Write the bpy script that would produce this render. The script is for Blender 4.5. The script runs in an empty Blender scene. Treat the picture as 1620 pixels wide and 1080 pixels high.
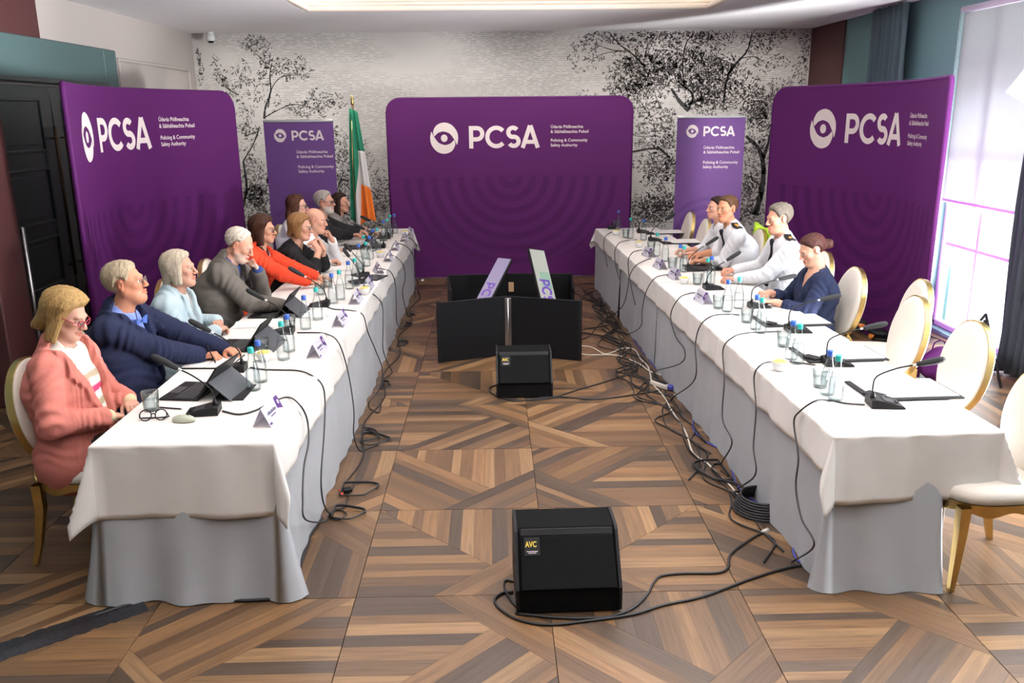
import bpy, bmesh, math, random
import numpy as np
from mathutils import Vector, Matrix
random.seed(7); rng = np.random.default_rng(7)
scene = bpy.context.scene
PI = math.pi
# ------------------------------------------------------------------ camera, world, lights, exposure
FPX = 1348.4; CAMH = 2.1736
CR = Vector((0.99970386, -0.02232756, -0.00967879))
CU = Vector((0.01511216, 0.25785851, 0.9660645))
CF = Vector((0.01907411, 0.96592467, -0.25811957))
cam_d = bpy.data.cameras.new('camera'); cam = bpy.data.objects.new('camera', cam_d)
scene.collection.objects.link(cam)
cam_d.sensor_width = 36; cam_d.lens = FPX / 1620 * 36; cam_d.clip_start = .05; cam_d.clip_end = 200
cam.matrix_world = Matrix(((CR.x, CU.x, -CF.x, 0), (CR.y, CU.y, -CF.y, 0), (CR.z, CU.z, -CF.z, CAMH), (0, 0, 0, 1)))
scene.camera = cam
scene.view_settings.view_transform = 'Standard'; scene.view_settings.look = 'None'
scene.view_settings.gamma = 1; scene.view_settings.use_curve_mapping = False
scene.view_settings.exposure = -0.20
try:
    scene.cycles.max_bounces = 7; scene.cycles.diffuse_bounces = 3; scene.cycles.glossy_bounces = 3
    scene.cycles.transmission_bounces = 6; scene.cycles.transparent_max_bounces = 16
    scene.cycles.caustics_reflective = False; scene.cycles.caustics_refractive = False
    scene.cycles.use_denoising = True; scene.cycles.sample_clamp_indirect = 6
except Exception:
    pass
world = bpy.data.worlds.new('sky'); scene.world = world; world.use_nodes = True
wn = world.node_tree.nodes; wl = world.node_tree.links
wn['Background'].inputs[0].default_value = (0.93, 0.96, 1.0, 1); wn['Background'].inputs[1].default_value = 7.0

def area(name, loc, size, power, color, direction, spread=PI):
    d = bpy.data.lights.new(name, 'AREA'); d.shape = 'RECTANGLE'; d.size, d.size_y = size
    d.energy = power; d.color = color; d.spread = spread
    o = bpy.data.objects.new(name, d); scene.collection.objects.link(o)
    o.location = loc; o.rotation_euler = Vector(direction).to_track_quat('-Z', 'Z').to_euler()
    return o
DAY = (0.90, 0.95, 1.0); WARM = (1.0, 0.86, 0.70)
# daylight through the tall windows of the right wall
area('window_daylight', (4.75, 7.75, 1.5), (1.5, 3.0), 150, DAY, (-1, -.12, 0))
area('window_daylight', (4.75, 4.3, 1.5), (2.2, 2.9), 380, DAY, (-1, .1, .05))
# upward area lamps added low outside the windows to brighten the ceiling
for wy, wp_ in ((7.75, 600), (4.3, 2000)): area('ceiling_fill', (4.72, wy, .35), (1.4 if wy > 7 else 2.2, .5), wp_, (1, .96, .98), (-1, .12, 1.0), math.radians(120))
# lit cove round the ceiling tray and its downlights
COVE = (1.0, 0.90, 0.80)
for cx_ in (-2.09, 2.49): area('cove_strip', (cx_, 5.0, 3.40), (.05, 9.4), 58, COVE, (.55 if cx_ < 0 else -.55, 0, 1))
for cy_ in (9.87, .13): area('cove_strip', (.2, cy_, 3.40), (4.4, .05), 14 if cy_ > 1 else 40, COVE, (0, -.55 if cy_ > 1 else .55, 1))
# unseen spots added below the ceiling strip to brighten the papered wall
for wx in (-3.3, -1.9, -.5, .9, 2.3, 3.7):
    d = bpy.data.lights.new('back_wall_fill', 'SPOT'); d.energy = 95; d.color = (1, .94, .88); d.spot_size = math.radians(100); d.spot_blend = .9; d.shadow_soft_size = .12
    o = bpy.data.objects.new('back_wall_fill', d); scene.collection.objects.link(o); o.location = (wx, 10.65, 3.2); o.rotation_euler = Vector((0, 1.0, -.95)).to_track_quat('-Z', 'Y').to_euler()
for ly in (9.7, 8.3, 6.9, 5.5, 4.15):
    for lx in (-1.45, 1.95):
        d = bpy.data.lights.new('downlight', 'SPOT'); d.energy = 46; d.color = WARM; d.spot_size = math.radians(66); d.spot_blend = .8
        d.shadow_soft_size = .06
        o = bpy.data.objects.new('downlight', d); scene.collection.objects.link(o); o.location = (lx, ly, 3.2)

# ------------------------------------------------------------------ rays from the calibrated photograph to real surfaces
def ray(px, py): return CF + CR * ((px - 810) / FPX) - CU * ((py - 540) / FPX)
def at(px, py, z=0.0):
    d = ray(px, py); t = (z - CAMH) / d.z; return Vector((d.x * t, d.y * t, z))
def on_plane(px, py, p0, n):
    d = ray(px, py); o = Vector((0, 0, CAMH)); p0 = Vector(p0); n = Vector(n)
    t = (p0 - o).dot(n) / d.dot(n); return o + d * t

# ------------------------------------------------------------------ object helpers
def link(o, parent=None):
    scene.collection.objects.link(o)
    if parent is not None: o.parent = parent
    return o
def tag(o, label=None, cat=None, group=None, kind=None):
    if label: o['label'] = label
    if cat: o['category'] = cat
    if group: o['group'] = group
    if kind: o['kind'] = kind
    return o
def empty(name, loc=(0, 0, 0), rz=0.0, label=None, cat=None, group=None):
    o = bpy.data.objects.new(name, None); o.empty_display_size = .1; link(o)
    o.location = loc; o.rotation_euler = (0, 0, rz); return tag(o, label, cat, group)
def copy_tree(o, parent=None):
    c = o.copy(); scene.collection.objects.link(c); c.parent = parent
    for ch in o.children: copy_tree(ch, c)
    return c
class MB:
    """collects polygons and makes ONE mesh object"""
    def __init__(s): s.v = []; s.f = []; s.c = []; s.uv = []; s.sm = []
    def poly(s, verts, faces, col=None, smooth=False):
        b = len(s.v); s.v += [tuple(p) for p in verts]
        for f in faces:
            s.f.append(tuple(i + b for i in f)); s.sm.append(smooth)
            if col is not None: s.c.append(col)
        return s
    def box(s, c, d, bev=0.0, R=None, col=None):
        hx, hy, hz = d[0] / 2, d[1] / 2, d[2] / 2; c = Vector(c)
        if bev <= 0:
            vs = [Vector((x, y, z)) for x in (-hx, hx) for y in (-hy, hy) for z in (-hz, hz)]
            fs = [(0, 1, 3, 2), (4, 6, 7, 5), (0, 4, 5, 1), (2, 3, 7, 6), (0, 2, 6, 4), (1, 5, 7, 3)]
        else:
            b = min(bev, hx * .99, hy * .99, hz * .99); vs = []; ix = {}
            for sx in (-1, 1):
                for sy in (-1, 1):
                    for sz in (-1, 1):
                        for a in range(3):
                            p = [sx * (hx - b), sy * (hy - b), sz * (hz - b)]; p[a] = (sx * hx, sy * hy, sz * hz)[a]
                            ix[(sx, sy, sz, a)] = len(vs); vs.append(Vector(p))
            fs = []
            for a in range(3):
                o1, o2 = (a + 1) % 3, (a + 2) % 3
                for sg in (-1, 1):
                    q = []
                    for s1, s2 in ((-1, -1), (1, -1), (1, 1), (-1, 1)):
                        k = [0, 0, 0]; k[a] = sg; k[o1] = s1; k[o2] = s2; q.append(ix[(*k, a)])
                    fs.append(tuple(q if sg > 0 else q[::-1]))
            for a in range(3):
                o1, o2 = (a + 1) % 3, (a + 2) % 3
                for s1 in (-1, 1):
                    for s2 in (-1, 1):
                        k0 = [0, 0, 0]; k0[o1] = s1; k0[o2] = s2; k1 = list(k0); k0[a] = -1; k1[a] = 1
                        q = [ix[(*k0, o1)], ix[(*k1, o1)], ix[(*k1, o2)], ix[(*k0, o2)]]
                        fs.append(tuple(q if s1 * s2 < 0 else q[::-1]))
            for sx in (-1, 1):
                for sy in (-1, 1):
                    for sz in (-1, 1):
                        q = [ix[(sx, sy, sz, a)] for a in range(3)]
                        fs.append(tuple(q if sx * sy * sz > 0 else q[::-1]))
        if R is not None: vs = [R @ p for p in vs]
        return s.poly([p + c for p in vs], fs, col)
    def tube(s, pts, r, n=8, closed=False, flat=None, col=None, caps=True):
        pts = [Vector(p) for p in pts]; m = len(pts); rs = r if isinstance(r, (list, tuple)) else [r] * m
        up = None; rings = []
        for i, p in enumerate(pts):
            a = pts[(i - 1) % m] if (closed or i > 0) else p; b = pts[(i + 1) % m] if (closed or i < m - 1) else p
            t = (b - a).normalized() if (b - a).length > 1e-9 else Vector((0, 0, 1))
            if up is None: up = Vector((0, 0, 1)) if abs(t.z) < .9 else Vector((1, 0, 0))
            x = t.cross(up); x = x.normalized() if x.length > 1e-6 else Vector((1, 0, 0)); y = x.cross(t).normalized(); up = y
            fx, fy = flat if flat else (1, 1)
            rings.append([p + (x * math.cos(2 * PI * k / n) * fx + y * math.sin(2 * PI * k / n) * fy) * rs[i] for k in range(n)])
        vs = [q for rg in rings for q in rg]; fs = []
        for i in range(m if closed else m - 1):
            j = (i + 1) % m
            for k in range(n): l = (k + 1) % n; fs.append((i * n + k, i * n + l, j * n + l, j * n + k))
        if caps and not closed: fs.append(tuple(range(n))[::-1]); fs.append(tuple((m - 1) * n + k for k in range(n)))
        return s.poly(vs, fs, col, True)
    def lathe(s, prof, n=16, c=(0, 0, 0), col=None, cap0=True, cap1=True):
        cx, cy, cz = c; vs = [(cx + r * math.cos(2 * PI * k / n), cy + r * math.sin(2 * PI * k / n), cz + z) for r, z in prof for k in range(n)]
        fs = []
        for i in range(len(prof) - 1):
            for k in range(n): l = (k + 1) % n; fs.append((i * n + k, i * n + l, (i + 1) * n + l, (i + 1) * n + k))
        if cap0: fs.append(tuple(range(n))[::-1])
        if cap1: fs.append(tuple((len(prof) - 1) * n + k for k in range(n)))
        return s.poly(vs, fs, col, True)
    def grid(s, fn, nu, nv, col=None, smooth=True):
        vs = [fn(i / nu, j / nv) for i in range(nu + 1) for j in range(nv + 1)]
        fs = [(i * (nv + 1) + j, (i + 1) * (nv + 1) + j, (i + 1) * (nv + 1) + j + 1, i * (nv + 1) + j + 1) for i in range(nu) for j in range(nv)]
        return s.poly(vs, fs, col, smooth)
    def mesh(s, name):
        me = bpy.data.meshes.new(name); me.from_pydata(s.v, [], s.f)
        me.polygons.foreach_set('use_smooth', s.sm)
        if s.c:
            ca = me.color_attributes.new('Col', 'FLOAT_COLOR', 'CORNER'); arr = []
            for f, c in zip(s.f, s.c): arr += [c[0], c[1], c[2], 1.0] * len(f)
            ca.data.foreach_set('color', arr)
        me.update(); return me
    def build(s, name, mat, parent=None, loc=None):
        me = s.mesh(name); me.materials.append(mat)
        o = bpy.data.objects.new(name, me); link(o, parent)
        if loc is not None: o.location = loc
        return o
def autosmooth(o, deg=35):
    me = o.data; bm = bmesh.new(); bm.from_mesh(me)
    for e in bm.edges:
        e.smooth = len(e.link_faces) == 2 and e.calc_face_angle(0) < math.radians(deg)
    for f in bm.faces: f.smooth = True
    bm.to_mesh(me); bm.free(); return o
def spline(P, n=8):
    P = [Vector(p) for p in P]; out = []
    for i in range(len(P) - 1):
        p0 = P[i - 1] if i else P[0] * 2 - P[1]; p1, p2 = P[i], P[i + 1]; p3 = P[i + 2] if i + 2 < len(P) else P[-1] * 2 - P[-2]
        for k in range(n):
            t = k / n; out.append(.5 * ((2 * p1) + (p2 - p0) * t + (2 * p0 - 5 * p1 + 4 * p2 - p3) * t * t + (3 * p1 - p0 - 3 * p2 + p3) * t ** 3))
    return out + [P[-1]]
def rot_to(fwd, up=(0, 0, 1)):
    """matrix whose +Y is fwd and +Z close to up"""
    y = Vector(fwd).normalized(); x = y.cross(Vector(up)).normalized(); z = x.cross(y)
    return Matrix((x, y, z)).transposed()

# ------------------------------------------------------------------ materials (all procedural)
def M(name, col, rough=.6, metal=0.0, bump=0.0, bscale=60.0, var=0.0, vscale=8.0, attr=False, spec=.5, stretch=None, weave=0.0, wscale=400, trans=0, sheen=0.0, coat=0.0, alpha=1):
    m = bpy.data.materials.new(name); m.use_nodes = True; nt = m.node_tree; N = nt.nodes; L = nt.links
    b = N['Principled BSDF']; b.inputs['Roughness'].default_value = rough; b.inputs['Metallic'].default_value = metal
    b.inputs['Base Color'].default_value = (*col, 1); b.inputs['Specular IOR Level'].default_value = spec
    if sheen: b.inputs['Sheen Weight'].default_value = sheen
    if coat: b.inputs['Coat Weight'].default_value = coat
    tc = N.new('ShaderNodeTexCoord'); mp = N.new('ShaderNodeMapping'); L.new(tc.outputs['Object'], mp.inputs[0])
    if stretch: mp.inputs['Scale'].default_value = stretch
    src = None
    if attr:
        a = N.new('ShaderNodeAttribute'); a.attribute_name = 'Col'; src = a.outputs['Color']
    if var:
        nz = N.new('ShaderNodeTexNoise'); nz.inputs['Scale'].default_value = vscale; nz.inputs['Detail'].default_value = 5
        L.new(mp.outputs[0], nz.inputs['Vector'])
        rp = N.new('ShaderNodeMapRange'); rp.inputs['From Min'].default_value = .3; rp.inputs['From Max'].default_value = .7
        rp.inputs['To Min'].default_value = 1 - var; rp.inputs['To Max'].default_value = 1 + var; L.new(nz.outputs[0], rp.inputs[0])
        mx = N.new('ShaderNodeMix'); mx.data_type = 'RGBA'; mx.blend_type = 'MULTIPLY'; mx.inputs['Factor'].default_value = 1
        if src is not None: L.new(src, mx.inputs['A'])
        else: mx.inputs['A'].default_value = (*col, 1)
        L.new(rp.outputs[0], mx.inputs['B']); src = mx.outputs['Result']
    if src is not None: L.new(src, b.inputs['Base Color'])
    hs = None
    if bump:
        nb = N.new('ShaderNodeTexNoise'); nb.inputs['Scale'].default_value = bscale; nb.inputs['Detail'].default_value = 4
        L.new(mp.outputs[0], nb.inputs['Vector']); hs = (nb.outputs[0], bump)
    if weave:
        w1 = N.new('ShaderNodeTexWave'); w1.inputs['Scale'].default_value = wscale; w1.bands_direction = 'X'
        w2 = N.new('ShaderNodeTexWave'); w2.inputs['Scale'].default_value = wscale; w2.bands_direction = 'Z'
        L.new(tc.outputs['Object'], w1.inputs[0]); L.new(tc.outputs['Object'], w2.inputs[0])
        ad = N.new('ShaderNodeMath'); ad.operation = 'ADD'; L.new(w1.outputs['Fac'], ad.inputs[0]); L.new(w2.outputs['Fac'], ad.inputs[1])
        hs = (ad.outputs[0], weave) if hs is None else hs
    if hs:
        bp = N.new('ShaderNodeBump'); bp.inputs['Strength'].default_value = hs[1]; bp.inputs['Distance'].default_value = .01
        L.new(hs[0], bp.inputs['Height']); L.new(bp.outputs[0], b.inputs['Normal'])
    return m
def glassmat(name, tint=(.94, .97, .97), edge=(.45, .52, .52), rough=.02, refl=.9):
    m = bpy.data.materials.new(name); m.use_nodes = True; nt = m.node_tree; N = nt.nodes; L = nt.links; N.clear()
    out = N.new('ShaderNodeOutputMaterial'); tr = N.new('ShaderNodeBsdfTransparent'); gl = N.new('ShaderNodeBsdfGlossy')
    gl.inputs['Roughness'].default_value = rough; lw = N.new('ShaderNodeLayerWeight'); lw.inputs['Blend'].default_value = .5; pw = N.new('ShaderNodeMath'); pw.operation = 'POWER'; pw.inputs[1].default_value = 2.2; L.new(lw.outputs['Facing'], pw.inputs[0])
    mc = N.new('ShaderNodeMix'); mc.data_type = 'RGBA'; mc.inputs['A'].default_value = (*tint, 1); mc.inputs['B'].default_value = (*edge, 1)
    L.new(pw.outputs[0], mc.inputs['Factor']); L.new(mc.outputs['Result'], tr.inputs[0])
    mu = N.new('ShaderNodeMath'); mu.operation = 'MULTIPLY'; mu.operation = 'MULTIPLY_ADD'; mu.inputs[1].default_value = refl * .6; mu.inputs[2].default_value = .03; L.new(pw.outputs[0], mu.inputs[0])
    mx = N.new('ShaderNodeMixShader'); L.new(mu.outputs[0], mx.inputs[0]); L.new(tr.outputs[0], mx.inputs[1]); L.new(gl.outputs[0], mx.inputs[2])
    L.new(mx.outputs[0], out.inputs[0]); return m
def emit(name, col, s):
    m = bpy.data.materials.new(name); m.use_nodes = True; b = m.node_tree.nodes['Principled BSDF']
    b.inputs['Base Color'].default_value = (*col, 1); b.inputs['Emission Color'].default_value = (*col, 1); b.inputs['Emission Strength'].default_value = s
    b.inputs['Roughness'].default_value = .3; return m
m_ceil = M('ceiling_paint', (.88, .87, .88), .8, bump=.02, bscale=200)
m_cream = M('cream_paint', (.50, .45, .42), .75, bump=.03, bscale=150)
m_teal = M('teal_paint', (.075, .135, .135), .55, bump=.03, bscale=120)
m_tealr = M('teal_panel_paint', (.13, .25, .25), .6, bump=.03, bscale=120)
m_door = M('dark_teal_door_paint', (.022, .036, .038), .38, bump=.02, bscale=80)
m_maroon = M('maroon_paint', (.075, .022, .022), .6, bump=.03, bscale=120)
m_brass = M('polished_brass', (.58, .405, .15), .28, 1.0, var=.12, vscale=9)
m_bronze = M('dark_bronze', (.08, .045, .022), .35, .7, var=.2, vscale=10)
m_uphol = M('cream_upholstery', (.72, .66, .58), .62, bump=.05, bscale=300, var=.03)
m_linen = M('white_linen', (.80, .755, .715), .85, spec=.2, bump=.10, bscale=14, var=.03, vscale=6)
m_skirt = M('pale_grey_linen', (.41, .42, .44), .85, bump=.12, bscale=12, var=.03, vscale=6)
m_black = M('black_plastic', (.008, .008, .009), .5, bump=.03, bscale=300, spec=.22)
m_carpet = M('black_covering', (.006, .006, .006), .9, bump=.15, bscale=420, spec=.08)
m_foam = M('black_foam', (.018, .018, .02), .95, bump=.4, bscale=500)
m_cable = M('black_cable_rubber', (.014, .014, .015), .5)
m_white_cable = M('white_cable_rubber', (.70, .64, .55), .5)
m_blue_cable = M('blue_cable_rubber', (.05, .06, .32), .5)
m_steel = M('brushed_steel', (.55, .54, .53), .3, 1.0)
m_alu = M('silver_aluminium', (.74, .74, .75), .32, 1.0)
m_paper = M('white_paper', (.86, .84, .82), .8, var=.02)
m_card = M('white_card', (.80, .79, .84), .7)
nt_ = m_card.node_tree; tl_ = nt_.nodes.new('ShaderNodeBsdfTranslucent'); tl_.inputs[0].default_value = (.78, .75, .84, 1); mx_ = nt_.nodes.new('ShaderNodeMixShader'); mx_.inputs[0].default_value = .45
nt_.links.new(nt_.nodes['Principled BSDF'].outputs[0], mx_.inputs[1]); nt_.links.new(tl_.outputs[0], mx_.inputs[2]); nt_.links.new(mx_.outputs[0], nt_.nodes['Material Output'].inputs[0])
m_purple = M('purple_fabric', (.080, .0105, .092), .62, bump=.05, bscale=260, var=.04, vscale=1.2, spec=.18)
m_purple_roll = M('purple_vinyl', (.125, .050, .190), .5, var=.04, vscale=1.2, spec=.3)
m_purple_right = m_purple
m_purple_dk = M('dark_purple_print', (.064, .0082, .076), .64, var=.04, spec=.18)
m_roll_dk = M('roll_dark_purple_print', (.098, .037, .165), .5, spec=.3)
m_print = M('cream_print', (.74, .64, .62), .65)
m_ink = M('dark_ink_print', (.05, .04, .09), .7)
m_purple_ink = M('purple_ink_print', (.06, .015, .13), .6)
m_glass = glassmat('clear_glass', (.95, .975, .975), (.22, .28, .28), .02, .9)
m_water = glassmat('water', (.95, .97, .98), (.66, .74, .76), .0, .4)
m_pane = glassmat('window_glass', (.97, .98, .98), (.8, .85, .85), .0, .6)
m_bluecap = M('blue_cap', (.03, .10, .42), .35)
m_tealcap = M('teal_cap', (.02, .36, .33), .35)
m_ceramic = M('white_ceramic', (.82, .82, .81), .25)
m_mint = M('yellow_wrapper', (.80, .62, .16), .45)
m_frame_white = M('white_window_frame', (.80, .78, .84), .5)
m_curtain = M('blue_grey_curtain', (.052, .082, .095), .85, bump=.1, bscale=120, sheen=.1)
m_blackcurtain = M('dark_curtain', (.028, .036, .046), .85, bump=.1, bscale=120)
m_grout = M('dark_grout', (.050, .032, .021), .8)
# ------------------------------------------------------------------ floor: 0.9 m tiles of inlaid planks
XL, XR, YB, YF, ZC = -4.05, 4.42, 12.3, -1.2, 3.26
def plank_mat():
    m = bpy.data.materials.new('plank_wood'); m.use_nodes = True; nt = m.node_tree; N = nt.nodes; L = nt.links; b = N['Principled BSDF']
    a = N.new('ShaderNodeAttribute'); a.attribute_name = 'Col'
    uv = N.new('ShaderNodeUVMap'); uv.uv_map = 'grain'
    mp = N.new('ShaderNodeMapping'); mp.inputs['Scale'].default_value = (1.6, 34, 1); L.new(uv.outputs[0], mp.inputs[0])
    n1 = N.new('ShaderNodeTexNoise'); n1.inputs['Scale'].default_value = 1.7; n1.inputs['Detail'].default_value = 7; n1.inputs['Roughness'].default_value = .62; n1.inputs['Distortion'].default_value = .6
    L.new(mp.outputs[0], n1.inputs['Vector'])
    mr = N.new('ShaderNodeMapRange'); mr.inputs['From Min'].default_value = .3; mr.inputs['From Max'].default_value = .7; mr.inputs['To Min'].default_value = .62; mr.inputs['To Max'].default_value = 1.3
    L.new(n1.outputs[0], mr.inputs[0])
    mx = N.new('ShaderNodeMix'); mx.data_type = 'RGBA'; mx.blend_type = 'MULTIPLY'; mx.inputs['Factor'].default_value = 1
    L.new(a.outputs['Color'], mx.inputs['A']); L.new(mr.outputs[0], mx.inputs['B']); L.new(mx.outputs['Result'], b.inputs['Base Color'])
    r = N.new('ShaderNodeMapRange'); r.inputs['To Min'].default_value = .30; r.inputs['To Max'].default_value = .46; L.new(n1.outputs[0], r.inputs[0]); L.new(r.outputs[0], b.inputs['Roughness'])
    bp = N.new('ShaderNodeBump'); bp.inputs['Strength'].default_value = .12; bp.inputs['Distance'].default_value = .004; L.new(n1.outputs[0], bp.inputs['Height']); L.new(bp.outputs[0], b.inputs['Normal'])
    return m
m_plank = plank_mat()
def clip(poly, n, d):
    out = []
    for i in range(len(poly)):
        a, b = poly[i], poly[(i + 1) % len(poly)]; da = a[0] * n[0] + a[1] * n[1] - d; db = b[0] * n[0] + b[1] * n[1] - d
        if da >= 0: out.append(a)
        if da * db < 0: t = da / (da - db); out.append((a[0] + t * (b[0] - a[0]), a[1] + t * (b[1] - a[1])))
    return out
WOODS = [(.300, .158, .068), (.225, .118, .052), (.165, .086, .040), (.092, .055, .033), (.370, .212, .098), (.195, .107, .052), (.112, .070, .044), (.275, .150, .068)]
def tile_planks(rot, variant, r):
    """planks of one tile in unit coordinates: list of (polygon, grain direction, colour)"""
    sq = [(0, 0), (1, 0), (1, 1), (0, 1)]; s2 = math.sqrt(.5); cut = .60
    corner = clip(sq, (-s2, -s2), -cut * s2); rest = clip(sq, (s2, s2), cut * s2)
    low = clip(rest, (s2, -s2), 0); up = clip(rest, (-s2, s2), 0)
    regs = [(corner, (s2, s2), (s2, -s2)), (low, (0, 1), (1, 0)), (up, ((-s2, s2), (s2, s2)) if not variant else ((1, 0), (0, 1)))]
    regs[2] = (up, *regs[2][1])
    out = []
    for reg, nrm, gd in regs:
        ds = [p[0] * nrm[0] + p[1] * nrm[1] for p in reg]; lo, hi = min(ds), max(ds); p0 = lo
        last = -1
        while p0 < hi - .012:
            w = r.choice((.060, .075, .092, .108)); p1 = min(hi, p0 + w)
            if hi - p1 < .035: p1 = hi
            pl = clip(clip(reg, nrm, p0), (-nrm[0], -nrm[1]), -p1)
            if len(pl) >= 3:
                ci = r.randrange(len(WOODS))
                if ci == last: ci = (ci + 3) % len(WOODS)
                last = ci; k = r.uniform(.48, .68); out.append((pl, gd, tuple(c * k for c in WOODS[ci])))
            p0 = p1
    def rt(p):
        x, y = p[0] - .5, p[1] - .5
        for _ in range(rot): x, y = -y, x
        return (x + .5, y + .5)
    def rd(v):
        x, y = v
        for _ in range(rot): x, y = -y, x
        return (x, y)
    return [([rt(p) for p in pl], rd(g), c) for pl, g, c in out]
T = .9; TX0, TY0 = .2284, 5.3496
def plank_mesh(items, name, r):
    vs, fs, cols, uvs = [], [], [], []
    for pl, g, c in items:
        cx = sum(p[0] for p in pl) / len(pl); cy = sum(p[1] for p in pl) / len(pl); b = len(vs); n = len(pl); gx, gy = g; off = r.uniform(0, 50)
        ins = []
        for i in range(n):
            p = pl[i]; dx, dy = cx - p[0], cy - p[1]; l = math.hypot(dx, dy) or 1; k = .0016 / l
            ins.append((p[0] + dx * k, p[1] + dy * k))
        hgt = r.uniform(-.0002, .0002)
        vs += [(x * T, y * T, hgt) for x, y in ins] + [(x * T, y * T, -.004) for x, y in pl]
        polys = [tuple(range(b, b + n))] + [(b + n + i, b + n + (i + 1) % n, b + (i + 1) % n, b + i) for i in range(n)]
        for f in polys:
            fs.append(f)
            for i in f:
                q = pl[(i - b) % n]; cols += [*c, 1.0]; uvs += [(q[0] * gx + q[1] * gy) * T + off, (-q[0] * gy + q[1] * gx) * T + off * .37]
    me = bpy.data.meshes.new(name); me.from_pydata(vs, [], fs)
    ca = me.color_attributes.new('Col', 'FLOAT_COLOR', 'CORNER'); ca.data.foreach_set('color', cols)
    ul = me.uv_layers.new(name='grain'); ul.data.foreach_set('uv', uvs); me.materials.append(m_plank); me.update(); return me
floor = MB().box(((XL + XR) / 2, (YB + YF) / 2, -.06), (XR - XL, YB - YF, .10)).build('floor', m_grout); tag(floor, kind='structure')
known = {(-1, -1): (1, 0), (0, -1): (0, 0), (-1, -2): (1, 1), (0, -2): (0, 1), (-1, 0): (2, 0), (0, 0): (0, 0), (-2, -3): (0, 0), (-1, -3): (2, 0), (0, -3): (1, 0), (1, -3): (2, 0), (-2, -2): (2, 1), (1, -2): (1, 0), (1, -1): (0, 1), (-2, -1): (1, 0)}
r_t = random.Random(11); n_planks = 0
cells = [(i, j) for j in range(-4, 8) for i in range(-5, 5)]
for (i, j) in cells:
    x0, y0 = TX0 + i * T, TY0 + j * T; rot, var = known.get((i, j), (r_t.randrange(4), int(r_t.random() < .3)))
    items = tile_planks(rot, var, r_t)
    # cut at the walls
    lx, hx, ly, hy = (XL - x0) / T, (XR - x0) / T, (YF - y0) / T, (YB - y0) / T; g_ = .0012
    cut = []
    for pl, g, c in items:
        for nn, dd in (((1, 0), max(g_, lx)), ((-1, 0), -min(1 - g_, hx)), ((0, 1), max(g_, ly)), ((0, -1), -min(1 - g_, hy))):
            pl = clip(pl, nn, dd) if len(pl) >= 3 else pl
        if len(pl) >= 3: cut.append((pl, g, c))
    if not cut: continue
    near = -3 <= j <= 1 and -2 <= i <= 1 and n_planks + len(cut) <= 300
    if near:
        tb = MB().box((T / 2, T / 2, -.007), (T - .002, T - .002, .006)).build('tile', m_grout, floor, (x0, y0, 0))
        for it in cut:
            o = bpy.data.objects.new('plank', plank_mesh([it], 'plank', r_t)); link(o, tb); n_planks += 1
    else:
        o = bpy.data.objects.new('tile', plank_mesh(cut, 'tile', r_t)); link(o, floor); o.location = (x0, y0, 0)

# ------------------------------------------------------------------ walls and ceiling
def struct(o): return tag(o, kind='structure')
def wall_print_mat():
    m = bpy.data.materials.new('engraved_wallpaper'); m.use_nodes = True; nt = m.node_tree; N = nt.nodes; L = nt.links; b = N['Principled BSDF']
    b.inputs['Roughness'].default_value = .75
    tc = N.new('ShaderNodeTexCoord')
    mp = N.new('ShaderNodeMapping'); mp.inputs['Scale'].default_value = (.9, 1, 2.2); L.new(tc.outputs['Object'], mp.inputs[0])
    dn = N.new('ShaderNodeTexNoise'); dn.inputs['Scale'].default_value = .75; dn.inputs['Detail'].default_value = 4; L.new(mp.outputs[0], dn.inputs['Vector'])
    w = N.new('ShaderNodeTexWave'); w.bands_direction = 'Z'; w.inputs['Scale'].default_value = 13; w.inputs['Distortion'].default_value = 1.6; w.inputs['Detail'].default_value = 3; w.inputs['Detail Scale'].default_value = 3.5
    L.new(tc.outputs['Object'], w.inputs[0])
    th = N.new('ShaderNodeMapRange'); th.inputs['From Min'].default_value = .40; th.inputs['From Max'].default_value = .60; th.inputs['To Min'].default_value = .0; th.inputs['To Max'].default_value = .75; L.new(dn.outputs[0], th.inputs[0])
    lt = N.new('ShaderNodeMath'); lt.operation = 'LESS_THAN'; L.new(w.outputs['Fac'], lt.inputs[0]); L.new(th.outputs[0], lt.inputs[1])
    dash = N.new('ShaderNodeTexNoise'); dash.inputs['Scale'].default_value = 14; mp2 = N.new('ShaderNodeMapping'); mp2.inputs['Scale'].default_value = (1, 1, 6); L.new(tc.outputs['Object'], mp2.inputs[0]); L.new(mp2.outputs[0], dash.inputs['Vector'])
    gt = N.new('ShaderNodeMath'); gt.operation = 'GREATER_THAN'; gt.inputs[1].default_value = .46; L.new(dash.outputs[0], gt.inputs[0])
    mu = N.new('ShaderNodeMath'); mu.operation = 'MULTIPLY'; L.new(lt.outputs[0], mu.inputs[0]); L.new(gt.outputs[0], mu.inputs[1])
    mx = N.new('ShaderNodeMix'); mx.data_type = 'RGBA'; mx.inputs['A'].default_value = (.64, .61, .58, 1); mx.inputs['B'].default_value = (.40, .385, .37, 1)
    L.new(mu.outputs[0], mx.inputs['Factor']); L.new(mx.outputs['Result'], b.inputs['Base Color']); return m
wb = struct(MB().box(((XL + XR) / 2, YB + .06, ZC / 2 + .2), (XR - XL + .4, .12, ZC + .5)).build('wall_back', wall_print_mat()))
m_mural = M('mural_black_ink', (.040, .038, .037), .8); m_mural2 = M('mural_grey_ink', (.17, .165, .16), .8)
def wallpt(px, py): return on_plane(px, py, (0, YB, 0), (0, 1, 0))
rm = random.Random(5); mb = MB(); mg = MB(); YM = YB - .0015
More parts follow.
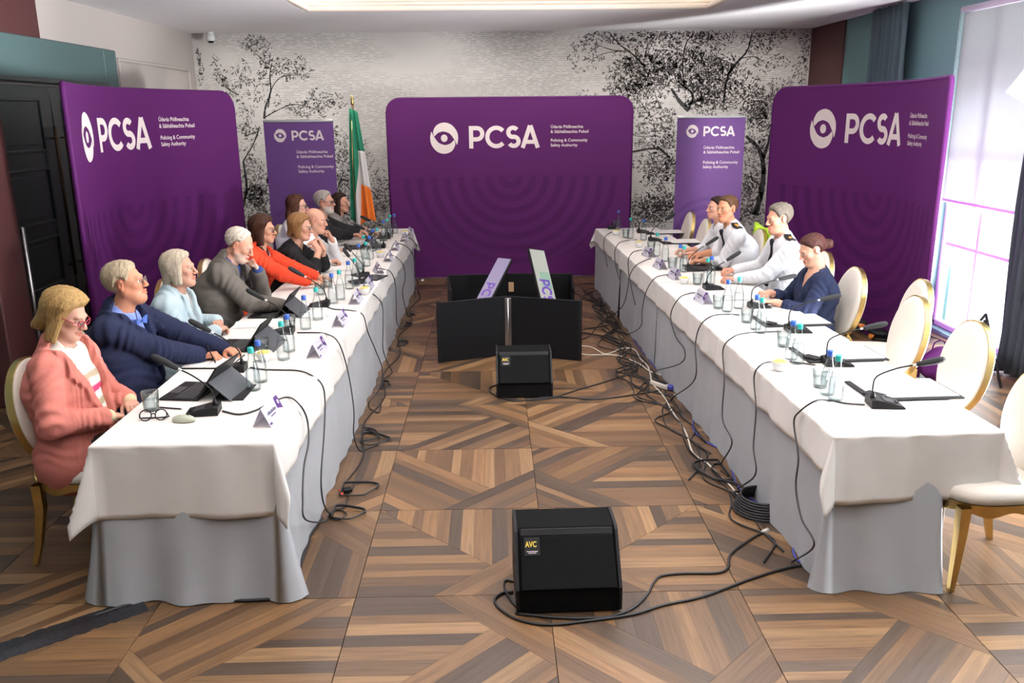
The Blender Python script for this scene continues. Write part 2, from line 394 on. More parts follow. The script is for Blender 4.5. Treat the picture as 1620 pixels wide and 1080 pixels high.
def stroke(m_, x, z, ang, ln, w, bend=0.25):
    c, s = math.cos(ang), math.sin(ang); px_, pz_ = -s, c; k = bend * ln * .3
    pts = [(x - c * ln / 2, z - s * ln / 2), (x + px_ * (w / 2 + k), z + pz_ * (w / 2 + k)), (x + c * ln / 2, z + s * ln / 2), (x - px_ * (w / 2 - k), z - pz_ * (w / 2 - k))]
    if all(XL + .02 < p[0] < XR - .02 and .05 < p[1] < ZC - .005 for p in pts):
        m_.poly([(p[0], YM, p[1]) for p in pts], [(0, 3, 2, 1)])
def clump(px, py, rx, ry, dens=1.0, dark=1.0):
    c = wallpt(px, py); e = wallpt(px + rx, py + ry); ax, az = abs(e.x - c.x), abs(e.z - c.z)
    n = int(ax * az * 5200 * dens); subs = [(rm.gauss(0, .5), rm.gauss(0, .5), rm.uniform(0, PI * 2)) for _ in range(max(5, int(ax * az * 110)))]
    for _ in range(n):
        sx, sz, sa = rm.choice(subs); u = max(-1.15, min(1.15, sx + rm.gauss(0, .17 / max(.15, ax)))); v = max(-1.15, min(1.15, sz + rm.gauss(0, .12 / max(.15, az))))
        if u * u + v * v > 1.35: continue
        a = sa * .25 + math.atan2(v + .15, u) + rm.gauss(0, .55)
        stroke(mb if rm.random() < dark else mg, c.x + u * ax, c.z + v * az, a, rm.uniform(.032, .070), rm.uniform(.009, .017), rm.choice((-.5, .5)))
def branch(pts, w0, w1):
    P = spline([wallpt(*p) for p in pts], 8); n = len(P)
    vs = []
    for i, p in enumerate(P):
        t = (P[min(i + 1, n - 1)] - P[max(i - 1, 0)]).normalized(); nx, nz = -t.z, t.x; w = (w0 + (w1 - w0) * i / (n - 1)) * rm.uniform(.45, .75)
        vs += [(p.x + nx * w / 2, YM, p.z + nz * w / 2), (p.x - nx * w / 2, YM, p.z - nz * w / 2)]
    mb.poly(vs, [(2 * i, 2 * i + 1, 2 * i + 3, 2 * i + 2) for i in range(n - 1)])
for a in [([(418, 188), (420, 170), (428, 145), (427, 120), (430, 100)], .05, .02), ([(424, 170), (430, 140), (445, 122), (470, 118)], .03, .012), ([(420, 185), (440, 174), (465, 165), (500, 172)], .03, .012),
          ([(378, 150), (360, 140), (350, 125), (342, 110)], .025, .01), ([(428, 110), (410, 90), (390, 70)], .02, .01), ([(385, 255), (402, 225), (411, 200)], .03, .03), ([(385, 255), (390, 300), (380, 340)], .04, .07), ([(388, 215), (410, 207)], .03, .02),
          ([(1090, 175), (1075, 160), (1062, 140)], .10, .05), ([(1090, 172), (1096, 150), (1080, 135), (1070, 128)], .05, .03), ([(1088, 165), (1105, 158), (1112, 145)], .05, .03), ([(1082, 135), (1080, 100), (1085, 70), (1098, 52)], .03, .02),
          ([(1150, 120), (1165, 100), (1182, 80), (1190, 52)], .06, .025), ([(1145, 160), (1150, 125), (1160, 105)], .04, .05), ([(1172, 92), (1195, 90), (1210, 100)], .02, .01), ([(1020, 105), (1000, 85), (980, 70), (962, 50)], .04, .02), ([(995, 82), (965, 78), (938, 68)], .02, .01), ([(985, 80), (955, 85), (930, 98)], .018, .01),
          ([(1180, 215), (1200, 235), (1208, 265), (1205, 300), (1195, 340)], .07, .16), ([(1208, 250), (1218, 215), (1222, 190)], .08, .04), ([(1000, 240), (1040, 235), (1060, 250)], .05, .04), ([(1005, 200), (1030, 195), (1035, 215), (1005, 215)], .02, .015), ([(1030, 95), (1022, 80), (1030, 58)], .02, .015),
          ([(600, 315), (585, 300), (575, 305)], .02, .02), ([(530, 320), (535, 295), (545, 270)], .03, .02)]:
    branch(*a)
for a in [(392, 66, 14, 12, .8), (412, 75, 16, 14, .9), (422, 92, 16, 12, .9), (430, 108, 20, 12, .9), (417, 118, 10, 10, .8), (455, 108, 22, 14, .8), (468, 98, 14, 10, .7), (480, 112, 14, 10, .6), (465, 122, 20, 6, .6), (418, 132, 8, 12, .9), (408, 158, 12, 10, .8), (432, 160, 12, 14, .7),
          (342, 105, 8, 18, .9), (352, 122, 10, 12, .8), (368, 128, 16, 18, .9), (386, 112, 10, 16, .8), (394, 135, 12, 12, .7), (376, 148, 16, 10, .8), (315, 108, 8, 26, 1.0), (312, 135, 6, 14, .8), (480, 172, 26, 10, .8), (505, 162, 20, 14, .9), (506, 148, 14, 10, .8), (530, 162, 16, 12, .8), (500, 178, 30, 8, .5),
          (388, 180, 14, 14, .8), (390, 205, 16, 12, .9), (398, 210, 14, 10, .6), (392, 232, 14, 14, .5), (402, 285, 22, 34, 1.4), (405, 330, 26, 30, 1.6), (535, 235, 18, 30, 1.0), (545, 262, 18, 26, 1.0), (578, 250, 12, 24, .8), (600, 285, 18, 16, .9), (590, 320, 24, 18, 1.0), (540, 300, 20, 30, 1.1), (606, 312, 12, 24, .8), (575, 345, 30, 22, 1.1),
          (912, 92, 12, 12, .7), (925, 72, 18, 12, .8), (945, 60, 16, 10, .8), (940, 95, 14, 12, .7), (918, 108, 10, 8, .6), (952, 54, 18, 8, .8), (925, 148, 16, 5, .6), (975, 58, 20, 10, .9), (1010, 62, 24, 16, 1.0), (1050, 58, 34, 14, 1.1), (1090, 58, 30, 14, 1.0), (1130, 58, 30, 14, .9), (1000, 90, 26, 18, .9), (990, 118, 30, 22, 1.1), (985, 140, 26, 14, 1.0), (1030, 105, 34, 24, 1.2), (1070, 95, 34, 24, 1.1), (1040, 130, 36, 26, 1.2), (1010, 152, 30, 16, 1.0), (1100, 110, 36, 30, 1.2), (1130, 95, 26, 16, .9), (1135, 120, 26, 22, 1.1), (1110, 140, 30, 24, 1.1), (1160, 115, 20, 22, .9), (1150, 150, 34, 22, 1.0), (1120, 165, 30, 16, .9),
          (1195, 62, 20, 12, .9), (1220, 60, 20, 16, .9), (1240, 54, 14, 8, .8), (1200, 80, 16, 10, .8), (1232, 98, 14, 10, .8), (1210, 105, 12, 10, .7), (1195, 95, 10, 8, .6), (1280, 62, 12, 18, .9), (1276, 90, 10, 14, .8), (1270, 110, 14, 14, .8), (1280, 128, 14, 10, .8), (1255, 128, 10, 8, .6), (1230, 132, 14, 8, .8), (1185, 140, 18, 20, 1.0), (1205, 165, 24, 20, 1.2), (1215, 150, 16, 14, 1.0),
          (1010, 180, 14, 18, .9), (1040, 180, 24, 16, 1.0), (1020, 210, 18, 10, .7), (1055, 205, 20, 18, 1.0), (1035, 228, 26, 12, 1.0), (1060, 235, 16, 18, 1.1), (1025, 258, 24, 14, .9), (1048, 270, 24, 22, 1.2), (1035, 285, 18, 14, .9), (1020, 325, 24, 18, 1.2), (1045, 325, 22, 30, 1.3), (1015, 345, 20, 14, 1.3), (1190, 185, 18, 22, 1.2), (1208, 190, 16, 22, 1.2), (1188, 230, 14, 20, 1.0), (1190, 270, 14, 30, 1.0), (1215, 225, 10, 30, 1.1), (1185, 310, 16, 26, 1.1), (1190, 340, 20, 20, 1.2)]:
    clump(*a[:4], a[4] * (1.5 if a[4] < 1 else 1.8), .50)
tag(mb.build('mural_ink', m_mural, wb), kind='stuff'); tag(mg.build('mural_grey_ink', m_mural2, wb), kind='stuff')

# left wall: cream above, dark maroon and teal door surround, double doors
wl_ = struct(MB().box((XL - .06, (YB + YF) / 2, ZC / 2 + .2), (.12, YB - YF + .2, ZC + .5)).build('wall_left', m_cream))
MB().box((XL + .012, 3.5, 3.12), (.024, 9.3, .52), .004).build('maroon_panel', m_maroon, wl_)
# trims and frames on the left wall
for nm, yc, yw, zc, zw in (('trim_1', 10.9, 2.25, 2.78, .035), ('trim_2', 10.9, 2.25, .9, .05)):
    struct(MB().box((XL + .012, yc, zc), (.03, yw, zw), .008).build(nm, m_cream))
for nm, yc in (('trim_3', 9.80), ('trim_4', 12.0)):
    struct(MB().box((XL + .012, yc, 1.84), (.03, .035, 1.85), .008).build(nm, m_cream))
surround = struct(MB().box((XL + .03, 9.48, 1.43), (.06, .30, 2.86), .01).box((XL + .03, 8.0, 2.68), (.06, 2.66, .36), .01).box((XL + .03, 4.0, 1.43), (.06, 5.6, 2.86), .01).build('door_surround', m_teal))
struct(MB().box((XL + .045, 8.05, 2.50), (.07, 2.6, .05), .01).build('trim_5', m_door))
def door_leaf(y0, y1, n):
    d = struct(MB().box((XL + .035, (y0 + y1) / 2, 1.23), (.05, y1 - y0 - .01, 2.44), .006).build('door_%d' % n, m_door))
    for z0, z1 in ((1.90, 2.33), (1.28, 1.74), (.72, 1.14), (.14, .60)):
        yc, w = (y0 + y1) / 2, (y1 - y0) * .66
        mbx = MB(); t = .028
        mbx.box((XL + .064, yc, z0), (.016, w, t), .006).box((XL + .064, yc, z1), (.016, w, t), .006).box((XL + .064, yc - w / 2, (z0 + z1) / 2), (.016, t, z1 - z0), .006).box((XL + .064, yc + w / 2, (z0 + z1) / 2), (.016, t, z1 - z0), .006)
        mbx.build('panel_moulding', m_door, d); MB().box((XL + .06, yc, (z0 + z1) / 2), (.008, w - .1, z1 - z0 - .1), .003).build('panel', m_door, d)
    return d
d1 = door_leaf(6.86, 8.09, 1); d2 = door_leaf(8.09, 9.32, 2)
for yy, dd in ((8.0, d1), (8.19, d2)):
    h = MB().tube([(XL + .11, yy, .75), (XL + .11, yy, 2.1)], .014, 8).tube([(XL + .06, yy, .85), (XL + .11, yy, .85)], .008, 6).tube([(XL + .06, yy, 2.0), (XL + .11, yy, 2.0)], .008, 6)
    tag(h.build('door_handle', m_bronze, dd), 'long bronze bar handle')
# column edge with a bright metal strip at the far left
struct(MB().box((XL + .17, 6.55, 1.43), (.34, .40, 2.86), .01).build('pillar_left', m_maroon))
struct(MB().tube([(XL + .36, 6.76, .02), (XL + .36, 6.76, 1.35)], .016, 8).build('trim_6', m_alu))

# right wall with two tall window openings
m_wr = m_tealr
wins = [(6.98, 8.46), (3.2, 5.4)]; ZW0, ZW1 = .04, 3.10
wr = MB(); ys = [YF - .1] + [v for a in sorted(wins) for v in a] + [YB + .1]
for k in range(0, len(ys), 2): wr.box((XR + .11, (ys[k] + ys[k + 1]) / 2, ZC / 2 + .2), (.22, ys[k + 1] - ys[k], ZC + .5))
for a, b in wins: wr.box((XR + .11, (a + b) / 2, (ZW1 + ZC + .45) / 2), (.22, b - a, ZC + .45 - ZW1)).box((XR + .11, (a + b) / 2, ZW0 / 2 - .02), (.22, b - a, ZW0 + .04))
wr = struct(wr.build('wall_right', m_wr))
MB().box((XR - .012, 11.72, ZC / 2), (.024, 1.14, ZC), .003).build('maroon_panel', m_maroon, wr)
for z in (2.47, 1.0):
    struct(MB().box((XR - .018, 10.6, z), (.035, 3.3, .045), .012).build('trim_%d' % (7 if z > 2 else 8), m_tealr))
for n, (a, b) in enumerate(wins, 1):
    w = MB(); t = .06; xw = XR + .12
    for y in (a + t / 2, b - t / 2): w.box((xw, y, (ZW0 + ZW1) / 2), (.08, t, ZW1 - ZW0), .01)
    for z in (ZW0 + t / 2, ZW1 - t / 2): w.box((xw, (a + b) / 2, z), (.08, b - a, t), .01)
    wo = struct(w.build('window_%d' % n, m_frame_white)); cols = 2 if b - a < 1.6 else 3; rows = 4
    for k in range(1, cols): MB().box((xw, a + (b - a) * k / cols + (.12 if n == 1 else 0), (ZW0 + ZW1) / 2), (.05, .045, ZW1 - ZW0 - .1), .006).build('mullion', m_frame_white, wo)
    for z in (.88, 1.62, 2.36): MB().box((xw, (a + b) / 2, z), (.045, b - a - .1, .04), .006).build('glazing_bar', m_frame_white, wo)
    for k in range(cols):
        for q in range(rows):
            y0, y1 = a + (b - a) * k / cols, a + (b - a) * (k + 1) / cols; z0 = ZW0 + (ZW1 - ZW0) * q / rows; z1 = z0 + (ZW1 - ZW0) / rows
            MB().box((xw, (y0 + y1) / 2, (z0 + z1) / 2), (.006, y1 - y0 - .05, z1 - z0 - .04)).build('pane', m_pane, wo)
# white terrace wall outside, seen overexposed through the glass
tag(MB().box((9.5, 6.0, -.15), (10, 30, .1)).build('terrace_ground', M('pale_terrace', (.8, .8, .8), .8)), kind='structure')
# roller blind
mbl = bpy.data.materials.new('sheer_blind'); mbl.use_nodes = True; nt = mbl.node_tree; nt.nodes.clear()
o_ = nt.nodes.new('ShaderNodeOutputMaterial'); t_ = nt.nodes.new('ShaderNodeBsdfTranslucent'); d_ = nt.nodes.new('ShaderNodeBsdfDiffuse'); tp = nt.nodes.new('ShaderNodeBsdfTransparent'); x_ = nt.nodes.new('ShaderNodeMixShader'); x2 = nt.nodes.new('ShaderNodeMixShader')
t_.inputs[0].default_value = (.30, .31, .31, 1); d_.inputs[0].default_value = (.8, .8, .8, 1); x_.inputs[0].default_value = .3; x2.inputs[0].default_value = .05
nt.links.new(t_.outputs[0], x_.inputs[1]); nt.links.new(d_.outputs[0], x_.inputs[2]); nt.links.new(x_.outputs[0], x2.inputs[1]); nt.links.new(tp.outputs[0], x2.inputs[2]); nt.links.new(x2.outputs[0], o_.inputs[0])
bl = empty('roller_blind', (XR + .03, 7.7, 3.08), 0, 'white sheer roller blind pulled halfway down the tall window', 'blind')
MB().box((0, 0, -.90), (.004, 1.46, 1.72)).build('blind_sheet', mbl, bl)
MB().tube([(0, -.75, 0), (0, .75, 0)], .035, 12).build('roller_tube', m_frame_white, bl); MB().box((0, 0, -1.77), (.018, 1.47, .03), .006).build('bottom_rail', m_frame_white, bl)
MB().tube([(-.03, .70, 0), (-.03, .70, -1.6), (-.03, .72, -1.62), (-.03, .74, -1.6), (-.03, .74, 0)], .004, 5).build('pull_chain', m_frame_white, bl)
# curtains
def curtain(name, x, y0, y1, z0, z1, mat, label, amp=.045, nf=9, tie=0.0):
    def fn(u, v):
        y = y0 + (y1 - y0) * u; k = 1 - tie * math.sin(min(1, v * 1.6) * PI) if tie else 1
        yc = (y0 + y1) / 2; return (x - amp * (1 + math.sin(u * nf * 2 * PI + .6 * math.sin(v * 3))) + .01 * math.sin(v * 9 + u * 20), yc + (y - yc) * k, z0 + (z1 - z0) * v)
    m_ = MB().grid(fn, nf * 10, 14); o = m_.build(name, mat); s = o.modifiers.new('s', 'SOLIDIFY'); s.thickness = .004
    return tag(o, label, 'curtain', 'curtains along the window wall')
curtain('curtain', XR - .10, 9.2, 10.05, .03, 3.24, m_curtain, 'blue grey curtain gathered against the teal wall behind the right banner', nf=7)
curtain('curtain', XR - .08, 6.2, 6.92, .03, 3.24, m_blackcurtain, 'dark curtain hanging to the floor at the near side of the bright window', nf=7)
# baseboards
struct(MB().box((XR - .012, 10.4, .07), (.024, 3.7, .14), .005).build('baseboard_right', m_tealr))
struct(MB().box((XL + .012, 11.0, .07), (.024, 2.5, .14), .005).build('baseboard_left', m_cream))
struct(MB().box(((XL + XR) / 2, YB - .012, .07), (XR - XL - .1, .024, .14), .005).build('baseboard_back', m_cream))
struct(MB().box(((XL + XR) / 2, YF - .06, ZC / 2 + .2), (XR - XL + .4, .12, ZC + .5)).build('wall_front', m_door))
# ceiling with a raised tray and stepped cornice
TX, TXR, TYB, TYF, ZT = -2.02, 2.42, 9.80, .2, 3.62
ce = MB(); h = .06
ce.box(((XL + XR) / 2, (TYB + YB) / 2 + .05, ZC + h / 2), (XR - XL + .3, YB - TYB + .1, h)).box(((XL + XR) / 2, (TYF + YF) / 2 - .05, ZC + h / 2), (XR - XL + .3, TYF - YF + .1, h))
ce.box(((XL + TX) / 2 - .07, (TYB + TYF) / 2, ZC + h / 2), (TX - XL + .15, TYB - TYF, h)).box(((XR + TXR) / 2 + .07, (TYB + TYF) / 2, ZC + h / 2), (XR - TXR + .15, TYB - TYF, h))
ce.box(((TX + TXR) / 2, (TYB + TYF) / 2, ZT + .03), (TXR - TX + .4, TYB - TYF + .4, .06))
for sx, x in ((-1, TX - .15), (1, TXR + .15)): ce.box((x, (TYB + TYF) / 2, (ZC + ZT) / 2 + .03), (.06, TYB - TYF + .4, ZT - ZC))
for y in (TYB + .15, TYF - .15): ce.box(((TX + TXR) / 2, y, (ZC + ZT) / 2 + .03), (TXR - TX + .4, .06, ZT - ZC))
struct(ce.build('ceiling', m_ceil))
m_corn = M('cornice_paint', (.66, .57, .48), .7); n_tr = 9
for k, (off, z, w, hh) in enumerate(((0.0, ZC + .010, .05, .05), (.045, ZC + .05, .05, .05), (.09, ZC + .09, .05, .05))):
    c = MB(); i = off - .10
    for x in (TX - i - 0.03, TXR + i + 0.03): c.box((x, (TYB + TYF) / 2, z), (w, TYB - TYF + 2 * i + .06 + w, hh), .012)
    for y in (TYB + i + .03, TYF - i - .03): c.box(((TX + TXR) / 2, y, z), (TXR - TX + 2 * i + .06, w, hh), .012)
    struct(c.build('trim_%d' % (n_tr + k), m_corn))
# dome camera on the ceiling corner
sc_ = empty('security_camera', (XL + .32, YB - .22, ZC), 0, 'small white security camera with a black lens in the far ceiling corner', 'camera')
MB().lathe([(.045, 0), (.045, -.03), (.03, -.035)], 14).build('mount', m_ceramic, sc_); MB().lathe([(.055, -.03), (.055, -.10), (.045, -.115)], 14).build('housing', m_ceramic, sc_)
MB().lathe([(.042, -.10), (.042, -.125), (.02, -.14)], 14).build('lens', m_black, sc_)
# ------------------------------------------------------------------ implicit-surface modelling for bodies, clothes and hair
A_ = np.asarray
def smin(a, b, k):
    h = np.clip(.5 + .5 * (b - a) / k, 0, 1); return b + (a - b) * h - k * h * (1 - h)
class Shape:
    """ops = list of (mode, fn, lo, hi, k): smooth unions and cuts, evaluated only inside their boxes"""
    def __init__(s): s.ops = []
    def rc(s, a, b, ra, rb, k=.02, mode='u', sc=None, R=None):
        a, b = A_(a, float), A_(b, float); r = max(ra, rb); ab = b - a; L2 = max(1e-9, ab @ ab)
        sc_ = A_(sc, float) if sc is not None else None; f = r * (sc_.max() if sc_ is not None else 1) + k * 1.2 + .03
        def fn(X, Y, Z):
            x, y, z = X - a[0], Y - a[1], Z - a[2]
            if sc_ is None:
                t = np.clip((x * ab[0] + y * ab[1] + z * ab[2]) / L2, 0, 1); return np.sqrt((x - t * ab[0]) ** 2 + (y - t * ab[1]) ** 2 + (z - t * ab[2]) ** 2) - (ra + (rb - ra) * t)
            q = ab / sc_; l2 = max(1e-9, q @ q); x, y, z = x / sc_[0], y / sc_[1], z / sc_[2]
            t = np.clip((x * q[0] + y * q[1] + z * q[2]) / l2, 0, 1); return np.sqrt((x - t * q[0]) ** 2 + (y - t * q[1]) ** 2 + (z - t * q[2]) ** 2) - (ra + (rb - ra) * t)
        s.ops.append((mode, fn, np.minimum(a, b) - f, np.maximum(a, b) + f, k)); return s
    def el(s, c, r, k=.02, mode='u', R=None):
        c, r = A_(c, float), A_(r, float); f = r.max() + k * 1.2 + .03; Rm = None if R is None else A_(R, float)
        def fn(X, Y, Z):
            x, y, z = X - c[0], Y - c[1], Z - c[2]
            if Rm is not None: x, y, z = x * Rm[0, 0] + y * Rm[1, 0] + z * Rm[2, 0], x * Rm[0, 1] + y * Rm[1, 1] + z * Rm[2, 1], x * Rm[0, 2] + y * Rm[1, 2] + z * Rm[2, 2]
            k0 = np.sqrt((x / r[0]) ** 2 + (y / r[1]) ** 2 + (z / r[2]) ** 2); k1 = np.sqrt((x / r[0] ** 2) ** 2 + (y / r[1] ** 2) ** 2 + (z / r[2] ** 2) ** 2)
            return k0 * (k0 - 1) / np.maximum(k1, 1e-6)
        s.ops.append((mode, fn, c - f, c + f, k)); return s
    def fn(s, f, lo, hi, k=.01, mode='u'): s.ops.append((mode, f, A_(lo, float), A_(hi, float), k)); return s
    def group(s, sub, R, o, lo, hi, k=.015):
        """sub-shape in its own frame: world = R @ local + o"""
        R, o = A_(R, float), A_(o, float); C = np.array([[x, y, z] for x in (lo[0], hi[0]) for y in (lo[1], hi[1]) for z in (lo[2], hi[2])]) @ R.T + o
        def f(X, Y, Z):
            x, y, z = X - o[0], Y - o[1], Z - o[2]
            return sub.ev(x * R[0, 0] + y * R[1, 0] + z * R[2, 0], x * R[0, 1] + y * R[1, 1] + z * R[2, 1], x * R[0, 2] + y * R[1, 2] + z * R[2, 2])
        s.ops.append(('u', f, C.min(0), C.max(0), k)); return s
    def ev(s, X, Y, Z):
        F = None
        for mode, fn, lo, hi, k in s.ops:
            d = fn(X, Y, Z)
            if F is None: F = d + 0 * (X + Y + Z)
            elif mode == 'u': F = smin(F, d, k)
            else: F = -smin(-F, d, k)
        return F
    def bounds(s):
        u = [o for o in s.ops if o[0] == 'u']; return np.min([o[2] for o in u], 0), np.max([o[3] for o in u], 0)
    def grid(s, xs, ys, zs):
        F = np.full((len(xs), len(ys), len(zs)), .3, np.float32)
        for mode, fn, lo, hi, k in s.ops:
            i0, i1 = np.searchsorted(xs, lo[0]), np.searchsorted(xs, hi[0]); j0, j1 = np.searchsorted(ys, lo[1]), np.searchsorted(ys, hi[1]); k0, k1 = np.searchsorted(zs, lo[2]), np.searchsorted(zs, hi[2])
            if i1 <= i0 or j1 <= j0 or k1 <= k0: continue
            d = fn(xs[i0:i1, None, None], ys[None, j0:j1, None], zs[None, None, k0:k1]).astype(np.float32); sl = F[i0:i1, j0:j1, k0:k1]
            F[i0:i1, j0:j1, k0:k1] = smin(sl, d, k) if mode == 'u' else -smin(-sl, d, k)
        return F
def axis(lo, hi, h, fine=()):
    out = []; x = lo
    while x < hi:
        out.append(x); st = h
        for a, b, hf in fine:
            if a - h <= x <= b: st = min(st, hf)
        x += st
    return np.array(out + [hi])
def nets(F, xs, ys, zs):
    S = F < 0; c = np.zeros(tuple(n - 1 for n in F.shape), np.int8)
    for a in (0, 1):
        for b in (0, 1):
            for d in (0, 1): c += S[a:a + c.shape[0], b:b + c.shape[1], d:d + c.shape[2]]
    mixed = (c > 0) & (c < 8); I, J, K = np.nonzero(mixed); n = len(I); idx = np.full(c.shape, -1, np.int64); idx[I, J, K] = np.arange(n)
    acc = np.zeros((n, 3)); cnt = np.zeros(n); ax = (xs, ys, zs)
    for a in range(3):
        for u in (0, 1):
            for v in (0, 1):
                o = [0, 0, 0]; o[(a + 1) % 3] = u; o[(a + 2) % 3] = v; o2 = list(o); o2[a] = 1
                fa = F[I + o[0], J + o[1], K + o[2]].astype(float); fb = F[I + o2[0], J + o2[1], K + o2[2]].astype(float); m = (fa < 0) != (fb < 0); t = np.where(m, fa / np.where(m, fa - fb, 1), 0)
                pa = np.stack([xs[I + o[0]], ys[J + o[1]], zs[K + o[2]]], 1); pb = np.stack([xs[I + o2[0]], ys[J + o2[1]], zs[K + o2[2]]], 1)
                acc[m] += (pa + (pb - pa) * t[:, None])[m]; cnt[m] += 1
    V = acc / cnt[:, None]; Q = []
    for a in range(3):
        b, d = (a + 1) % 3, (a + 2) % 3; s0 = [slice(None)] * 3; s1 = [slice(None)] * 3; s0[a] = slice(0, -1); s1[a] = slice(1, None)
        for q in (b, d): s0[q] = slice(1, -1); s1[q] = slice(1, -1)
        A, B = S[tuple(s0)], S[tuple(s1)]
        for sg, m in ((1, A & ~B), (-1, B & ~A)):
            g = np.nonzero(m)
            if not len(g[0]): continue
            p = [x.copy() for x in g]; p[b] += 1; p[d] += 1
            def cell(db, dd):
                q = [x.copy() for x in p]; q[b] += db; q[d] += dd; return idx[q[0], q[1], q[2]]
            w = np.stack([cell(-1, -1), cell(0, -1), cell(0, 0), cell(-1, 0)], 1); Q.append(w if sg > 0 else w[:, ::-1])
    return V, np.concatenate(Q)
def to_mesh(name, V, Q, mat, col=None):
    me = bpy.data.meshes.new(name); me.vertices.add(len(V)); me.vertices.foreach_set('co', V.astype(np.float32).ravel())
    me.loops.add(len(Q) * 4); me.loops.foreach_set('vertex_index', Q.astype(np.int32).ravel()); me.polygons.add(len(Q)); me.polygons.foreach_set('loop_start', np.arange(0, len(Q) * 4, 4, dtype=np.int32))
    me.polygons.foreach_set('loop_total', np.full(len(Q), 4, np.int32)); me.polygons.foreach_set('use_smooth', np.ones(len(Q), bool))
    if col is not None:
        ca = me.color_attributes.new('Col', 'FLOAT_COLOR', 'POINT'); ca.data.foreach_set('color', np.concatenate([col, np.ones((len(V), 1))], 1).astype(np.float32).ravel())
    me.update(calc_edges=True); me.materials.append(mat); return me
def solid(shape, h, fx=(), fy=(), fz=()):
    lo, hi = shape.bounds(); xs, ys, zs = axis(lo[0], hi[0], h, fx), axis(lo[1], hi[1], h, fy), axis(lo[2], hi[2], h, fz)
    return nets(shape.grid(xs, ys, zs), xs, ys, zs)
def vnoise(P, s, seed=0):
    q = P * s + seed * 7.3; return (np.sin(q[:, 0] * 1.7 + 1.3 * np.sin(q[:, 1] * 1.1)) + np.sin(q[:, 1] * 2.1 + 1.7 * np.sin(q[:, 2] * .9)) + np.sin(q[:, 2] * 1.9 + 1.1 * np.sin(q[:, 0] * 1.4))) / 3

m_skin = M('skin', (.5, .3, .22), .5, attr=True, bump=.04, bscale=260, spec=.25)
m_skin.node_tree.nodes['Principled BSDF'].inputs['Subsurface Weight'].default_value = 0.06
m_skin.node_tree.nodes['Principled BSDF'].inputs['Subsurface Radius'].default_value = (.012, .005, .003)
m_skin.node_tree.nodes['Principled BSDF'].inputs['Subsurface Scale'].default_value = .6
m_hairs = {}
def hairmat(col, name):
    if name not in m_hairs: m_hairs[name] = M('hair_' + name, col, .5, bump=.35, bscale=26, var=.10, vscale=24, stretch=(9, 9, .8), attr=True, spec=.15)
    return m_hairs[name]
m_eye = M('eye_white', (.75, .72, .70), .2); m_iris = M('dark_iris', (.03, .03, .035), .15)
cloth_cache = {}
def cloth(name, col, rough=.85, bump=.12, bscale=30, weave=0, var=.06):
    if name not in cloth_cache: cloth_cache[name] = M('cloth_' + name, col, rough, bump=bump, bscale=bscale, var=var, vscale=7, attr=False, spec=.15)
    return cloth_cache[name]

def head_shape(hs, heavy=0.0, mouth_open=0.0):
    s = Shape()
    s.el((0, -.014, .034), (.075, .096, .079)).el((0, .030, -.030), (.057 + .008 * heavy, .060, .078), .03)
    for x in (-1, 1):
        s.rc((x * .050, .004, -.048), (x * .012, .070, -.092), .021 + .006 * heavy, .016, .03)
        s.el((x * .040, .062, -.014), (.020, .020, .018), .025)
    s.el((0, .072, -.094), (.020, .017, .017), .02)
    if heavy: s.el((0, .045, -.100), (.045, .045, .022 + .012 * heavy), .03)
    s.rc((-.032, .082, .022), (.032, .082, .022), .011, .011, .02)
    for x in (-1, 1): s.el((x * .031, .100, .004), (.016, .017, .011), .014, 'd')
    s.rc((0, .090, .014), (0, .114, -.026), .0075, .0115, .012)
    for x in (-1, 1): s.el((x * .011, .101, -.031), (.008, .011, .008), .008)
    for x in (-1, 1): s.rc((x * .018, .088, .011), (x * .043, .080, .009), .0045, .004, .006)
    s.rc((-.020, .088, -.0565), (0, .0985, -.0545), .005, .0075, .006).rc((.020, .088, -.0565), (0, .0985, -.0545), .005, .0075, .006)
    s.rc((-.018, .087, -.0665), (0, .0965, -.0685), .005, .0085, .006).rc((.018, .087, -.0665), (0, .0965, -.0685), .005, .0085, .006)
    s.rc((-.021, .100, -.0615), (.021, .100, -.0615), .0022 + mouth_open, .0022 + mouth_open, .004, 'd')
    for x in (-1, 1):
        s.el((x * .078, -.006, -.004), (.009, .019, .031), .006, R=Matrix.Rotation(x * -.35, 3, 'Z') @ Matrix.Rotation(-.2, 3, 'X'))
        s.el((x * .088, -.002, .002), (.007, .011, .018), .006, 'd')
    return s
